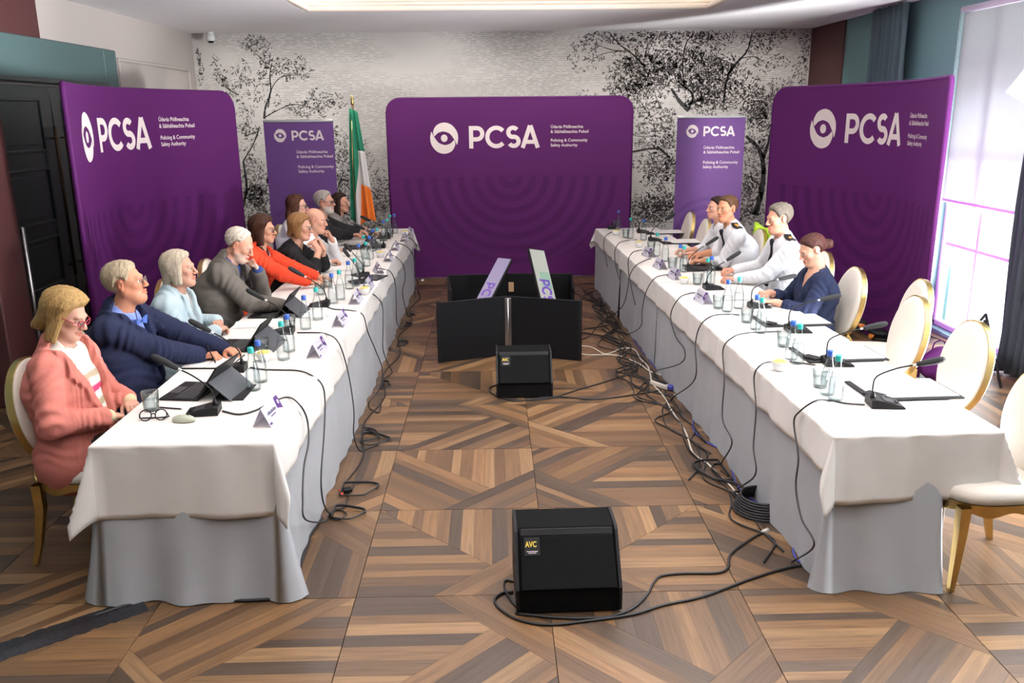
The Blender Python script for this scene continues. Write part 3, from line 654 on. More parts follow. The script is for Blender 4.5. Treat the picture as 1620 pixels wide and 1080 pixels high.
def hand_shape(side, curl, spread=.06, thumb_in=.3):
    """wrist at origin, fingers along +Y, back of hand +Z; side=+1 puts the thumb at -X (right hand, palm down)"""
    s = Shape(); tx = -side
    xs_ = [tx * .030, tx * .010, tx * -.010, tx * -.028]; Ls = [.072, .080, .075, .060]
    s.rc((0, -.03, 0), (0, .012, 0), .027, .026, .02, sc=(1.05, 1, .82))
    for i, x in enumerate(xs_):
        kn = np.array([x, .088 - .006 * abs(i - 1.2), .004]); s.rc((x * .55, .012, 0), kn, .0155, .0120, .012)
        a = 0.0; p = kn; r = .0098 - (.001 if i == 3 else 0)
        for j, fr in enumerate((.45, .31, .24)):
            a += math.radians(curl * (1.0, 1.0, .75)[j] * (1 + .08 * i)); sx = spread * (x / .03) * .5
            d = np.array([sx, math.cos(a), -math.sin(a)]); d /= np.linalg.norm(d); q = p + d * Ls[i] * fr; s.rc(p, q, r, r * .9, .004); p = q; r *= .9
    p = np.array([tx * .022, .020, -.006]); a0 = .85 - thumb_in * .6
    d = np.array([tx * math.sin(a0), math.cos(a0), -.35]); d /= np.linalg.norm(d); q = p + d * .045; s.rc(p, q, .0145, .0115, .012)
    d2 = d + np.array([-tx * thumb_in, .25, -.1]); d2 /= np.linalg.norm(d2); q2 = q + d2 * .032; s.rc(q, q2, .0112, .0100, .005)
    d3 = d2 + np.array([-tx * thumb_in * .8, .1, -.1]); d3 /= np.linalg.norm(d3); s.rc(q2, q2 + d3 * .026, .0100, .0080, .005)
    return s
def ik(S, W, l1, l2, pole):
    S, W, pole = A_(S), A_(W), A_(pole); d = W - S; L = np.linalg.norm(d)
    if L > (l1 + l2) * .995: W = S + d / L * (l1 + l2) * .995; d = W - S; L = np.linalg.norm(d)
    u = d / L; a = (l1 * l1 - l2 * l2 + L * L) / (2 * L); h = math.sqrt(max(0, l1 * l1 - a * a)); pv = pole - (pole @ u) * u; pv /= np.linalg.norm(pv)
    return S + u * a + pv * h, W
def rotm(yaw, pitch, roll=0):
    return np.array(Matrix.Rotation(math.radians(yaw), 3, 'Z') @ Matrix.Rotation(math.radians(pitch), 3, 'X') @ Matrix.Rotation(math.radians(roll), 3, 'Y'))

def sstep(x): x = np.clip(x, 0, 1); return x * x * (3 - 2 * x)
def hair_shape(kind):
    """hair as a shell of varying thickness grown on the skull, thinning to nothing at the hairline"""
    s = Shape(); sk = Shape().el((0, -.014, .034), (.0755, .0965, .0795)).el((0, .028, -.030), (.059, .060, .078), .03)
    thick, y0, z0, low, top = {'short': (.009, .056, .060, .0, .5), 'short_full': (.014, .054, .058, .006, .5), 'receding': (.010, .030, .070, .004, .2), 'bald': (.006, -.035, .040, .0, -1.0), 'bob': (.020, .066, .066, .02, .25), 'bob_long': (.022, .074, .056, .02, .3), 'bob_flip': (.028, .068, .060, .02, .3),
                               'long': (.016, .066, .066, .02, .2), 'bun': (.012, .066, .068, .0, .2)}[kind]
    def shell(X, Y, Z):
        xx = np.abs(X); gf = -.83 * (Y - y0) + .55 * (Z - z0) + (.16 * xx if kind in ('receding', 'short', 'short_full') else -.10 * xx) - (.010 * np.exp(-((xx - .045) / .014) ** 2) if kind in ('short_full', 'receding', 'short') else 0)
        gl = (Z + .030 + low) - .42 * (Y - .01); g = np.minimum(gf, gl)
        if kind == 'bald': g = np.minimum(g, .045 - Z + .0 * Y)
        ear = np.sqrt(((Y + .004) / .024) ** 2 + ((Z + .008) / .034) ** 2) - 1
        if kind in ('short', 'short_full', 'receding', 'bald', 'bun'): g = np.minimum(g, np.where(xx > .05, ear * .022, 1))
        t = sstep(g / .020); wav = .0014 * np.sin(150 * X + 60 * Y + 3 * np.sin(55 * Z)) + .0012 * np.sin(210 * Y - 120 * Z + 2 * np.sin(70 * X))
        return sk.ev(X, Y, Z) - t * (thick * (1 + top * sstep(Z / .10)) + wav) + (1 - t) * .006
    s.fn(shell, (-.125, -.15, -.13), (.125, .13, .165), .01)
    if kind in ('bob', 'bob_long', 'bob_flip', 'long'):
        zb = {'bob': -.098, 'bob_long': -.130, 'bob_flip': -.128, 'long': -.14}[kind]; fl = kind == 'bob_flip'
        for x in (-1, 1):
            s.rc((x * .066, -.018, .05), (x * (.080 if not fl else .098), .006, zb + .012), .030, .022, .025, sc=(.75, 1.5, 1))
        s.rc((0, -.055, .03), (0, -.074 if not fl else -.108, zb + .022), .068, .052, .03, sc=(1.42, .82, 1))
        if kind == 'long': s.rc((0, -.085, -.10), (.06, -.03, -.30), .060, .026, .04, sc=(1.5, .7, 1)).rc((.06, -.02, -.10), (.085, .05, -.28), .036, .018, .03)
        s.fn(lambda X, Y, Z: np.sqrt((X / 1.0) ** 2 + ((Y - .085) / 1.25) ** 2) - .066 + .25 * np.maximum(0, Z - .02), (-.14, -.02, -.16), (.14, .16, .075), .010, 'd')   # face opening
        if kind != 'long': s.fn(lambda X, Y, Z: Z - zb - (.0 if not fl else -.14 * Y) + .004 * np.sin(X * 160 + Y * 120), (-9, -9, -9), (9, 9, 9), .006, 'd')
        s.fn(lambda X, Y, Z: np.sqrt(X ** 2 + (Y - .01) ** 2) - .056 + np.maximum(0, Z + .03) * 3, (-.1, -.1, -.2), (.1, .1, 0), .01, 'd')
    if kind == 'bun':
        s.rc((0, -.085, .0), (0, -.105, -.018), .040, .032, .03).el((0, -.138, -.020), (.042, .036, .042), .010).el((.012, -.160, -.048), (.024, .022, .022), .01).el((-.02, -.155, -.01), (.022, .02, .022), .008)
    return s

def person(name_label, pelvis, face, head, look, p):
    """pelvis world xy, face=+1 looks along +X, -1 along -X; head = world head centre; p = build, hair and clothes"""
    root_rz = -PI / 2 * face; px_, py_ = pelvis
    def loc(w):
        dx, dy = w[0] - px_, w[1] - py_; return np.array([-dy * face, dx * face, w[2]])
    fem = p.get('sex') == 'f'; bk = p.get('bulk', 1.0); hs = .95 if fem else 1.0; fine = p.get('fine', .006)
    H = loc(head); Rh = rotm(look[0], look[1], look[2] if len(look) > 2 else 0)
    neck_top = H + Rh @ np.array([0, -.010, -.078]) * hs
    P = np.array([0, 0, .585]); N = H + np.array(p.get('noff', (0, -.055, -.175))) * hs
    C = P + (N - P) * .60 + np.array([0, -.03, 0]); u = (N - C) / np.linalg.norm(N - C); f = np.array([0, u[2], -u[1]]); f /= np.linalg.norm(f)
    sw = (.162 if fem else .185) * (1 + (bk - 1) * .45); Sh = {}
    for sd, sg in (('R', 1), ('L', -1)): Sh[sd] = N + np.array([sg * sw, 0, 0]) - u * .055 + f * p.get('shf', .012)
    L1, L2 = (.275, .245) if fem else (.295, .265); arms = {}
    for sd, sg in (('R', 1), ('L', -1)):
        hd = p['hands'][sd]; W = loc(hd['w']); E, W = ik(Sh[sd], W, L1, L2, A_(hd.get('pole', (sg * .8, -.3, -1.0))))
        dr = A_(hd.get('dir', W - E), float); dr = dr / np.linalg.norm(dr); arms[sd] = (E, W, dr, hd)
    hr = p.get('hemz', .50); belly = p.get('belly', .0) + (bk - 1) * .10
    def torso(s, g, lower=True):
        w = 1.36 * (.96 if fem else 1.0); rb = (.128 if fem else .135) * (1 + (bk - 1) * .8)
        s.rc(P, C, rb + g, rb * .98 + g, .05, sc=(w, 1, 1)).rc(C, N - u * .075, rb * .96 + g, .088 + g, .05, sc=(w * 1.05, 1, 1))
        if belly: s.el(P + (C - P) * .45 + f * (.035 + belly * .5), (.13 + belly * .4 + g, .10 + belly * .5 + g, .14 + g), .06)
        if fem:
            for x in (-1, 1): s.el(C + np.array([x * .072, 0, 0]) + f * .088 + u * .02, (.062 + g, .055 + g, .062 + g), .04)
        s.rc(Sh['L'] - u * .005 + np.array([.03, 0, 0]), Sh['R'] - u * .005 - np.array([.03, 0, 0]), .062 + g, .062 + g, .06).rc(N - u * .05, N + u * .02, .070 + g, .058 + g, .05)
        if lower: s.rc(P + np.array([-.07, -.01, -.03]), P + np.array([.07, -.01, -.03]), .125 * bk + g, .125 * bk + g, .05)
        return s
    def arm(s, sd, g, upto=1.0, r0=.058, re=.047, rw=.030, k=.014):
        E, W, dr, hd = arms[sd]; b = 1 + (bk - 1) * .5; m_ = .88 if fem else 1.0
        s.rc(Sh[sd], E, r0 * b * m_ + g, re * b * m_ + g, k)
        if upto > 1: pass
        t = min(1.0, upto); Q = E + (W - E) * t; s.rc(E, Q, re * b * m_ + g, (re + (rw - re) * t) * b * m_ + g * .85, .02)
        return Q
    # --- the body: one continuous surface
    body = Shape(); torso(body, -.012)
    body.rc(N - u * .04, neck_top, .060 * hs * (1 + (bk - 1) * .3), .056 * hs * (1 + (bk - 1) * .3), .035)
    for x in (-1, 1):
        body.rc((x * .09, .02, .55), (x * .115, .43, .545), .082 * bk, .060, .04).rc((x * .115, .43, .545), (x * .115, .42, .10), .056, .040, .03).rc((x * .115, .40, .055), (x * .12, .54, .045), .040, .032, .03)
    hsub = head_shape(hs, p.get('heavy', max(0, (bk - 1) * 3)), p.get('open', 0))
    def hev(X, Y, Z): return hsub.ev(X / hs, Y / hs, Z / hs) * hs
    wrap = Shape(); wrap.ops = [('u', hev, A_((-9, -9, -9)), A_((9, 9, 9)), .01)]
    body.group(wrap, Rh, H, (-.13, -.15, -.15), (.13, .15, .15), .018)
    fx, fy, fz = [(H[0] - .10, H[0] + .10, fine)], [(H[1] - .125, H[1] + .135, fine)], [(H[2] - .13, H[2] + .125, fine)]
    hands_m = {}
    for sd, sg in (('R', 1), ('L', -1)):
        E, W, dr, hd = arms[sd]; arm(body, sd, -.004 if p['arms'] != 'bare' else 0)
        up_ = A_(hd.get('up', (0, 0, 1)), float); y = dr; x = np.cross(y, up_); x /= np.linalg.norm(x); z = np.cross(x, y); Rm = np.stack([x, y, z], 1); ms = .90 if fem else 1.0
        hsh = hand_shape(sg, hd.get('curl', 25), hd.get('spread', .06), hd.get('thumb', .3))
        def hv(X, Y, Z, hsh=hsh): return hsh.ev(X / ms, Y / ms, Z / ms) * ms
        w2 = Shape(); w2.ops = [('u', hv, A_((-9,) * 3), A_((9,) * 3), .01)]
        body.group(w2, Rm, W, (-.085, -.06, -.11), (.085, .20, .05), .012); hands_m[sd] = (Rm, W)
        c = W + y * .07; hf = fine * .95
        fx.append((c[0] - .095, c[0] + .095, hf)); fy.append((c[1] - .095, c[1] + .095, hf)); fz.append((c[2] - .085, c[2] + .085, hf))
    V, Q = solid(body, .02, fx, fy, fz)
    # skin tones painted where lips, brows, cheeks and beard are
    hl = ((V - H) @ Rh) / hs; base = A_(p.get('skin', (.54, .30, .21))) * A_((.90, .86, .82)); col = np.tile(base, (len(V), 1)) * (1 + .06 * vnoise(V, 28)[:, None])
    def blend(m, c): col[:] = col * (1 - m[:, None]) + A_(c) * m[:, None]
    g = lambda c, r: np.exp(-(((hl - A_(c)) / A_(r)) ** 2).sum(1))
    for x in (-1, 1): blend(.35 * g((x * .042, .07, -.022), (.022, .03, .02)), base * A_((1.12, .72, .70)))
    blend(.35 * g((0, .115, -.028), (.014, .02, .014)), base * A_((1.15, .72, .68)))
    for x in (-1, 1): blend(.40 * g((x * .08, -.005, -.004), (.02, .03, .035)), base * A_((1.1, .70, .65)))
    lip = np.clip(1.6 - (np.abs(hl[:, 0]) / .023) ** 4 - ((hl[:, 2] + .062) / .0105) ** 4, 0, 1) * (hl[:, 1] > .078); blend(lip * .75, p.get('lips', base * A_((.95, .50, .48))))
    for x in (-1, 1):
        bz = .026 - .004 * ((np.abs(hl[:, 0]) - .03) / .015) ** 2; bm = np.exp(-((hl[:, 2] - bz) / .0042) ** 2) * np.clip(1.3 - (np.abs(hl[:, 0] - x * .032) / .019) ** 6, 0, 1) * (hl[:, 1] > .05); blend(np.clip(bm, 0, 1) * .8, p.get('brow', (.10, .06, .04)))
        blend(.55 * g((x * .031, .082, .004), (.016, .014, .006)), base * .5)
    if p.get('beard') is not None:
        bm = np.clip((-.036 - hl[:, 2]) / .012, 0, 1) * np.clip((hl[:, 1] - .0) / .03, 0, 1) * np.clip((hl[:, 2] + .14) / .02, 0, 1) * (1 - np.clip(lip, 0, 1)); blend(bm * p.get('beardk', .8), p['beard'])
    me = to_mesh('person', V, Q, m_skin, np.clip(col, 0, 1)); root = bpy.data.objects.new('person', me); link(root); root.location = (px_, py_, 0); root.rotation_euler = (0, 0, root_rz)
    tag(root, name_label, 'person', p.get('group'))
    mk = lambda nm, V, Q, mat, c=None: link(bpy.data.objects.new(nm, to_mesh(nm, V, Q, mat, c)), root)
    # eyes
    for x in (-1, 1):
        e = MB().lathe([(.0001, -.0125), (.0088, -.0088), (.0125, 0), (.0088, .0088), (.0001, .0125)], 12).build('eye', m_eye, root)
        i = MB().lathe([(.0066, .0108), (.0048, .0126), (.0001, .0133)], 12).build('iris', m_iris, e)
        c = H + Rh @ (A_((x * .031, .0775, .004)) * hs); e.matrix_local = Matrix.Translation(c) @ Matrix(Rh).to_4x4() @ Matrix.Rotation(-PI / 2, 4, 'X')
    # hair
    hsh = hair_shape(p['hair']); V, Q = solid(hsh, .0058); hc = A_(p['hair_col']) * (.72 if max(p['hair_col']) > .28 else .5); az = np.arctan2(V[:, 0], -(V[:, 1] - .01)); fl_ = V[:, 2] * 9; st = (.5 * np.sin(az * 46 + 1.5 * np.sin(fl_ * 1.3)) + .5 * np.sin(az * 83 + 2 * np.sin(fl_ * .8 + 1)) + .4 * np.sin(az * 131 + fl_ * 2))[:, None]; big = (np.sin(az * 11 + 2 * np.sin(fl_ * .5)) + .6 * np.sin(az * 23 + fl_))[:, None] / 1.6; st = st * sstep((np.hypot(V[:, 0], V[:, 1] + .02) - .015) / .04)[:, None]
    V = V + 0.0014 * st * (V / np.linalg.norm(V, axis=1)[:, None]); colr = np.clip(hc * (1 + .22 * st + .16 * big), 0, 1)
    mk('hair', (V * hs) @ Rh.T + H, Q, hairmat((.3, .3, .3), 'strands'), colr)
    # --- clothes
    ck = p['cloth']; jc = p['top']; h = p.get('ch', .0105)
    jm = cloth(p['tag'] + '_top', jc['col'], bump=jc.get('bump', .15), bscale=jc.get('bscale', 34), var=jc.get('var', .08), rough=jc.get('rough', .85))
    def fold(V, amp=.004):
        amp = amp * 1.5
        n = np.zeros(len(V))
        for sd in 'RL':
            E = arms[sd][0]; d = np.linalg.norm(V - E, axis=1); ax = (V - E) @ A_(A_(arms[sd][1]) - A_(Sh[sd]))
            n += np.exp(-(d / .11) ** 2) * np.sin(ax * 190 + 3 * np.sin(V[:, 0] * 40)) * 1.5
            ds = np.linalg.norm(V - A_(Sh[sd]), axis=1); n += np.exp(-((ds - .10) / .06) ** 2) * np.sin(ds * 130 + 4 * V[:, 1] * 20) * .9; aw = (V - E) @ (A_(arms[sd][1]) - E) / max(1e-6, np.linalg.norm(A_(arms[sd][1]) - E)); n += np.where(d < .24, np.exp(-((aw - .17) / .05) ** 2) * np.sin(aw * 240 + 2 * np.sin(V[:, 0] * 60)) * .7, 0)
        w = (V - P) @ u; n += np.exp(-((w - .10) / .12) ** 2) * np.sin(w * 95 + 5 * vnoise(V, 12)) * .8
        return (V - 0) + amp * (n + .8 * vnoise(V, 22, 3))[:, None] * (V - (P + np.outer(np.clip((V - P) @ u, 0, .45), u))) / (.06 + np.linalg.norm(V - (P + np.outer(np.clip((V - P) @ u, 0, .45), u)), axis=1))[:, None]
    def coords(X, Y, Z):
        x, y, z = X - N[0], Y - N[1], Z - N[2]; return x, y * u[1] + z * u[2], y * f[1] + z * f[2]
    neckcut = lambda s, r, k=.008, up=.0: s.rc(N + u * (up + .015) + f * .012, N + u * (up + .2) + f * .05, r, r * 1.15, k, 'd')
    outer = ck in ('jacket', 'blazer')
    if outer or ck in ('uniform', 'shirt'):
        sh = Shape(); torso(sh, .004 if outer else .012)
        sh.rc(N - u * .015, N + u * .028 + f * .004, .072 * hs * (1 + (bk - 1) * .3), .064 * hs * (1 + (bk - 1) * .3), .012)     # collar stand
        if not outer:
            for sd in 'RL': arm(sh, sd, .014, p.get('sleeve', .96))
        sh.rc(N + u * .03 + f * .02, N + u * .2 + f * .06, .057 * hs * (1 + (bk - 1) * .3), .062 * hs, .003, 'd')
        vo = p.get('open_neck', .05)
        if vo: sh.fn(lambda X, Y, Z: (lambda a, b, c: np.maximum(np.abs(a) - (.03 + .55 * (b + vo)) * .7, np.maximum(-b - vo, -c)))(*coords(X, Y, Z)), N - .25, N + .25, .004, 'd')
        V, Q = solid(sh, h if not outer else .010)
        sm = cloth(p['tag'] + '_shirt', p['shirt'], bump=.10, var=.03); cs = None
        if not outer: V = fold(V, .0045)
        if p.get('stripes'):
            bb = (V - N) @ u; cs = np.tile(A_(p['shirt']), (len(V), 1)).astype(float)
            for lo_, hi_, cc in p['stripes']: cs[(bb > lo_) & (bb < hi_)] = cc
            sm = M('cloth_striped_top', p['shirt'], .85, attr=True, bump=.1, bscale=30)
        mk('shirt', V, Q, sm, cs)
        # turned-down shirt collar wings
        if p.get('collar', True):
            cr = .069 * hs * (1 + (bk - 1) * .3); cm = MB()
            for x in (-1, 1):
                def cf(a, b, x=x):
                    th = math.radians(-90 + 180 * a) if False else (PI * .5 * (1 - 2 * a) if x > 0 else PI * .5 * (1 + 2 * a)); th = -PI / 2 + a * PI * .95 if x > 0 else -PI / 2 - a * PI * .95
                    drop = .034 + .022 * a ** 3; rr = cr * (1 + .16 * b); base_ = N + u * (.032 - .018 * a) + f * (.004 + .012 * a)
                    q = base_ + np.array([math.cos(th) * rr, 0, 0]) + f * math.sin(th) * rr * 1.02 - u * drop * b; return tuple(q)
                cm.grid(cf, 14, 3)
            co = cm.build('collar', cloth(p['tag'] + '_shirt', p['shirt']) if not p.get('stripes') else sm, root); sd_ = co.modifiers.new('s', 'SOLIDIFY'); sd_.thickness = .004
    if outer:
        j = Shape(); torso(j, .024); vd = p.get('vdepth', .30); vw = p.get('vw', .060)
        cuffs = {}
        for sd in 'RL': cuffs[sd] = arm(j, sd, .017, p.get('sleeve', .90), .060, .052, .037)
        # collar roll and lapels: a thicker band along the opening
        def lap(X, Y, Z):
            a, b, c = coords(X, Y, Z); e = np.abs(a) - vw * (1 + b / vd); return np.maximum(np.maximum(e - .040 - .022 * np.exp(-((b + .10) / .05) ** 2), -e - .004), np.maximum(np.maximum(-b - vd, c - .15 - .35 * np.maximum(0, -b) - belly * .8), np.maximum(b - .03, -c)))
        base_ops = list(j.ops)
        def thick(X, Y, Z):
            s2 = Shape(); s2.ops = base_ops; return np.maximum(s2.ev(X, Y, Z) - .015, lap(X, Y, Z))
        lo_ = N - A_((.16, .30, .42)); hi_ = N + A_((.16, .30, .10)); j.fn(thick, lo_, hi_, .0015)
        j.rc(N - u * .015 - f * .01, N + u * .030 - f * .012, .086 * hs * (1 + (bk - 1) * .3), .074 * hs * (1 + (bk - 1) * .3), .012)
        j.fn(lambda X, Y, Z: (lambda a, b, c: np.maximum(np.maximum(np.abs(a) - vw * (1 + b / vd), c - .15 - .35 * np.maximum(0, -b) - belly * .8), np.maximum(-b - vd, -c - .01)))(*coords(X, Y, Z)), N - A_((.3, .5, .5)), N + .3, .004, 'd')
        # below the button the fronts fall apart
        if p.get('skirt_open'): j.fn(lambda X, Y, Z: (lambda a, b, c: np.maximum(np.abs(a) - p['skirt_open'] * np.clip((-b - vd) / .2, 0, 1) - .004, np.maximum(b + vd - .02, -c)))(*coords(X, Y, Z)), N - A_((.3, .5, .8)), N + .3, .004, 'd')
        j.rc(N + u * .0 + f * .03, N + u * .2 + f * .06, .070 * hs * (1 + (bk - 1) * .3), .075 * hs, .004, 'd')
        if p.get('hem'):
            j.rc(P + np.array([-.10, .0, -.085]), P + np.array([.10, .0, -.085]), .125 * bk + p['hem'], .125 * bk + p['hem'], .04)
        V, Q = solid(j, h); V = fold(V, jc.get('fold', .0055)); mk(p.get('topname', 'jacket'), V, Q, jm)
        for sd, sg in (('R', 1), ('L', -1)):
            if p.get('cuff') is not None:
                E, W, dr, hd = arms[sd]; d = (W - E) / np.linalg.norm(W - E); c0 = E + (W - E) * (p.get('sleeve', .90) - .03); rr = (.036 if fem else .041) * (1 + (bk - 1) * .4)
                s_ = Shape().rc(c0, c0 + d * .035, rr, rr * .96, .003); V, Q = solid(s_, .008); mk('shirt_cuff', V, Q, cloth(p['tag'] + '_cuff', p['cuff']))
    if ck in ('dress', 'blouse'):
        d = Shape(); torso(d, .012)
        for sd in 'RL': arm(d, sd, .013, p.get('sleeve', .6), .060, .054, .044)
        nk = p.get('neck', (.075, .02)); neckcut(d, nk[0], .006, nk[1] - .03)
        if p.get('vneck'): d.fn(lambda X, Y, Z: (lambda a, b, c: np.maximum(np.abs(a) - p['vneck'][0] * (1 + b / p['vneck'][1]), np.maximum(-b - p['vneck'][1], -c + .02)))(*coords(X, Y, Z)), N - A_((.3, .5, .5)), N + .3, .006, 'd')
        V, Q = solid(d, h); V = fold(V, jc.get('fold', .005)); mk(p.get('topname', 'dress' if ck == 'dress' else 'blouse'), V, Q, jm)
    # trousers or skirt and shoes
    tr = Shape(); tr.rc(P + np.array([-.08, -.02, -.045]), P + np.array([.08, -.02, -.045]), .122 * bk, .122 * bk, .05)
    for x in (-1, 1): tr.rc((x * .09, .02, .545), (x * .115, .43, .545), .098 * bk, .078, .04).rc((x * .115, .43, .545), (x * .115, .42, .12), .074, .058, .03)
    V, Q = solid(tr, .018); mk('trousers', V, Q, cloth(p['tag'] + '_trousers', p.get('trousers', (.03, .03, .035))))
    for x in (-1, 1):
        s_ = Shape().rc((x * .115, .385, .05), (x * .12, .56, .038), .048, .036, .03).rc((x * .115, .40, .06), (x * .115, .41, .11), .046, .044, .02); s_.fn(lambda X, Y, Z: Z - .006 + 0 * X + 0 * Y, (-9,) * 3, (9,) * 3, .003, 'd')
        V, Q = solid(s_, .014); mk('shoe', V, Q, m_black)
    HT = lambda q: H + Rh @ (A_(q) * hs)
    # spectacles
    if p.get('glasses'):
        gm = M('spectacle_frame', p['glasses'], .35); gr = p.get('glasses_r', (.023, .017)); m_ = MB(); th = p.get('glasses_t', .0018)
        for x in (-1, 1):
            m_.tube([HT((x * .032 + gr[0] * math.cos(t), .107 - .25 * gr[0] * abs(math.cos(t)) * (1 if math.cos(t) * x > 0 else 0), .002 + gr[1] * math.sin(t))) for t in np.linspace(0, 2 * PI, 18)[:-1]], th, 6, True)
            m_.tube([HT((x * (.032 + gr[0]), .101, .006)), HT((x * .076, .070, .010)), HT((x * .083, .0, .014)), HT((x * .082, -.018, .0))], th, 6)
        m_.tube([HT((-.010, .108, .006)), HT((0, .112, .010)), HT((.010, .108, .006))], th, 6)
        sp = m_.build('spectacles', gm, root); ln = MB()
        for x in (-1, 1):
            ln.poly([HT((x * .032 + gr[0] * .96 * math.cos(t), .107 - .25 * gr[0] * abs(math.cos(t)) * (1 if math.cos(t) * x > 0 else 0), .002 + gr[1] * .96 * math.sin(t))) for t in np.linspace(0, 2 * PI, 17)[:-1]], [tuple(range(16))])
        ln.build('lens', m_glass, sp)
    # accessories
    def surf(shape_g, b, a=0.0):
        s2 = Shape(); torso(s2, shape_g); o = N + u * b + np.array([a, 0, 0]); ts = np.linspace(.0, .35, 140); pts = o + np.outer(ts, f); v = s2.ev(pts[:, 0], pts[:, 1], pts[:, 2]); ins = np.nonzero(v < 0)[0]; return pts[ins[-1]] if len(ins) else o + f * .1
    if p.get('tie') is not None:
        tm = cloth(p['tag'] + '_tie', p['tie'], var=.02); m_ = MB(); bs = np.linspace(-.02, -.36, 14); L_, R_ = [], []
        for i, b in enumerate(bs):
            q = surf(.012, b) + f * .010; w = .018 + .018 * i / 13; L_.append(q - np.array([w, 0, 0])); R_.append(q + np.array([w, 0, 0]))
        vs = [x for pr in zip(L_, R_) for x in pr]; m_.poly(vs, [(2 * i, 2 * i + 1, 2 * i + 3, 2 * i + 2) for i in range(13)], smooth=True)
        t_ = m_.build('tie', tm, root); so = t_.modifiers.new('s', 'SOLIDIFY'); so.thickness = .008
        k_ = Shape().rc(surf(.012, -.005) + f * .008 + u * .012, surf(.012, -.02) + f * .010, .021, .014, .005); V, Q = solid(k_, .006); mk('tie_knot', V, Q, tm)
    if p.get('epaulettes'):
        s2 = Shape(); torso(s2, .014)
        for sd in 'RL': arm(s2, sd, .014, .9)
        for sd, sg in (('R', 1), ('L', -1)):
            a, b = N + np.array([sg * .078, 0, 0]), Sh[sd] + np.array([sg * .02, 0, 0]); pts = []
            for t in np.linspace(0, 1, 7):
                o = a + (b - a) * t; ts = np.linspace(-.05, .16, 120); q = o + np.outer(ts, A_((0, 0, 1.0))); v = s2.ev(q[:, 0], q[:, 1], q[:, 2]); i_ = np.nonzero(v < 0)[0]; pts.append(q[i_[-1]] if len(i_) else o)
            pts = A_(pts); m_ = MB(); w = .030; fy_ = np.array([0, 1.0, 0]); vs = []
            for q in pts: vs += [q - fy_ * w + A_((0, 0, .010)), q + fy_ * w + A_((0, 0, .010))]
            m_.poly(vs, [(2 * i, 2 * i + 1, 2 * i + 3, 2 * i + 2) for i in range(6)], smooth=True); e_ = m_.build('epaulette', cloth('epaulette', (.022, .018, .02)), root); so = e_.modifiers.new('s', 'SOLIDIFY'); so.thickness = .012
            for t in p['epaulettes']:
                i = min(5, int(t * 6)); c = pts[i] + (pts[i + 1] - pts[i]) * (t * 6 - i); n_ = MB().lathe([(.014, 0), (.012, .004), (.004, .005)], 10); b_ = n_.build('rank_badge', M('orange_gold_badge', (.75, .27, .04), .5), e_); b_.location = c + A_((0, 0, .016)); b_.rotation_euler = ((0, sg * .5, 0))
    for bd in p.get('bands', ()):       # watches, bracelets
        sd, t, r, w, mt, nm = bd; E, W, dr, hd = arms[sd]; c = E + (W - E) * t; d = (W - E) / np.linalg.norm(W - E); m_ = MB().tube([c - d * w / 2, c + d * w / 2], r, 14); m_.build(nm, mt, root)
    if p.get('buttons'):
        m_ = p['buttons']
        for sd in 'RL':
            E = arms[sd][0]; o = MB().lathe([(.009, -.004), (.009, .004), (.003, .006)], 8).build('button', m_alu, root); o.location = E + A_((.055 if sd == 'R' else -.055, .05, .03))
    if p.get('pendant'):
        q = [surf(.006, b, a) + f * .010 for b, a in ((.0, -.055), (-.05, -.03), (-.10, 0), (-.05, .03), (.0, .055))]; MB().tube(spline(q, 6), .0022, 5).build('necklace', m_alu, root)
        o = MB().lathe([(.004, -.012), (.010, 0), (.004, .012)], 8).build('pendant', p['pendant'], root); o.location = surf(.006, -.115) + f * .016
    if p.get('bow'):
        c = surf(.012, -.035) + f * .012; m_ = MB()
        for x in (-1, 1): m_.poly([c + A_((x * .008, 0, 0)) + u * .008, c + A_((x * .062, 0, 0)) + u * .024 + f * .004, c + A_((x * .058, 0, 0)) - u * .026 + f * .004, c + A_((x * .008, 0, 0)) - u * .008], [(0, 1, 2, 3)])
        b_ = m_.build('bow', cloth(p['tag'] + '_bow', p['bow']), root); so = b_.modifiers.new('s', 'SOLIDIFY'); so.thickness = .012
    return root, hands_m
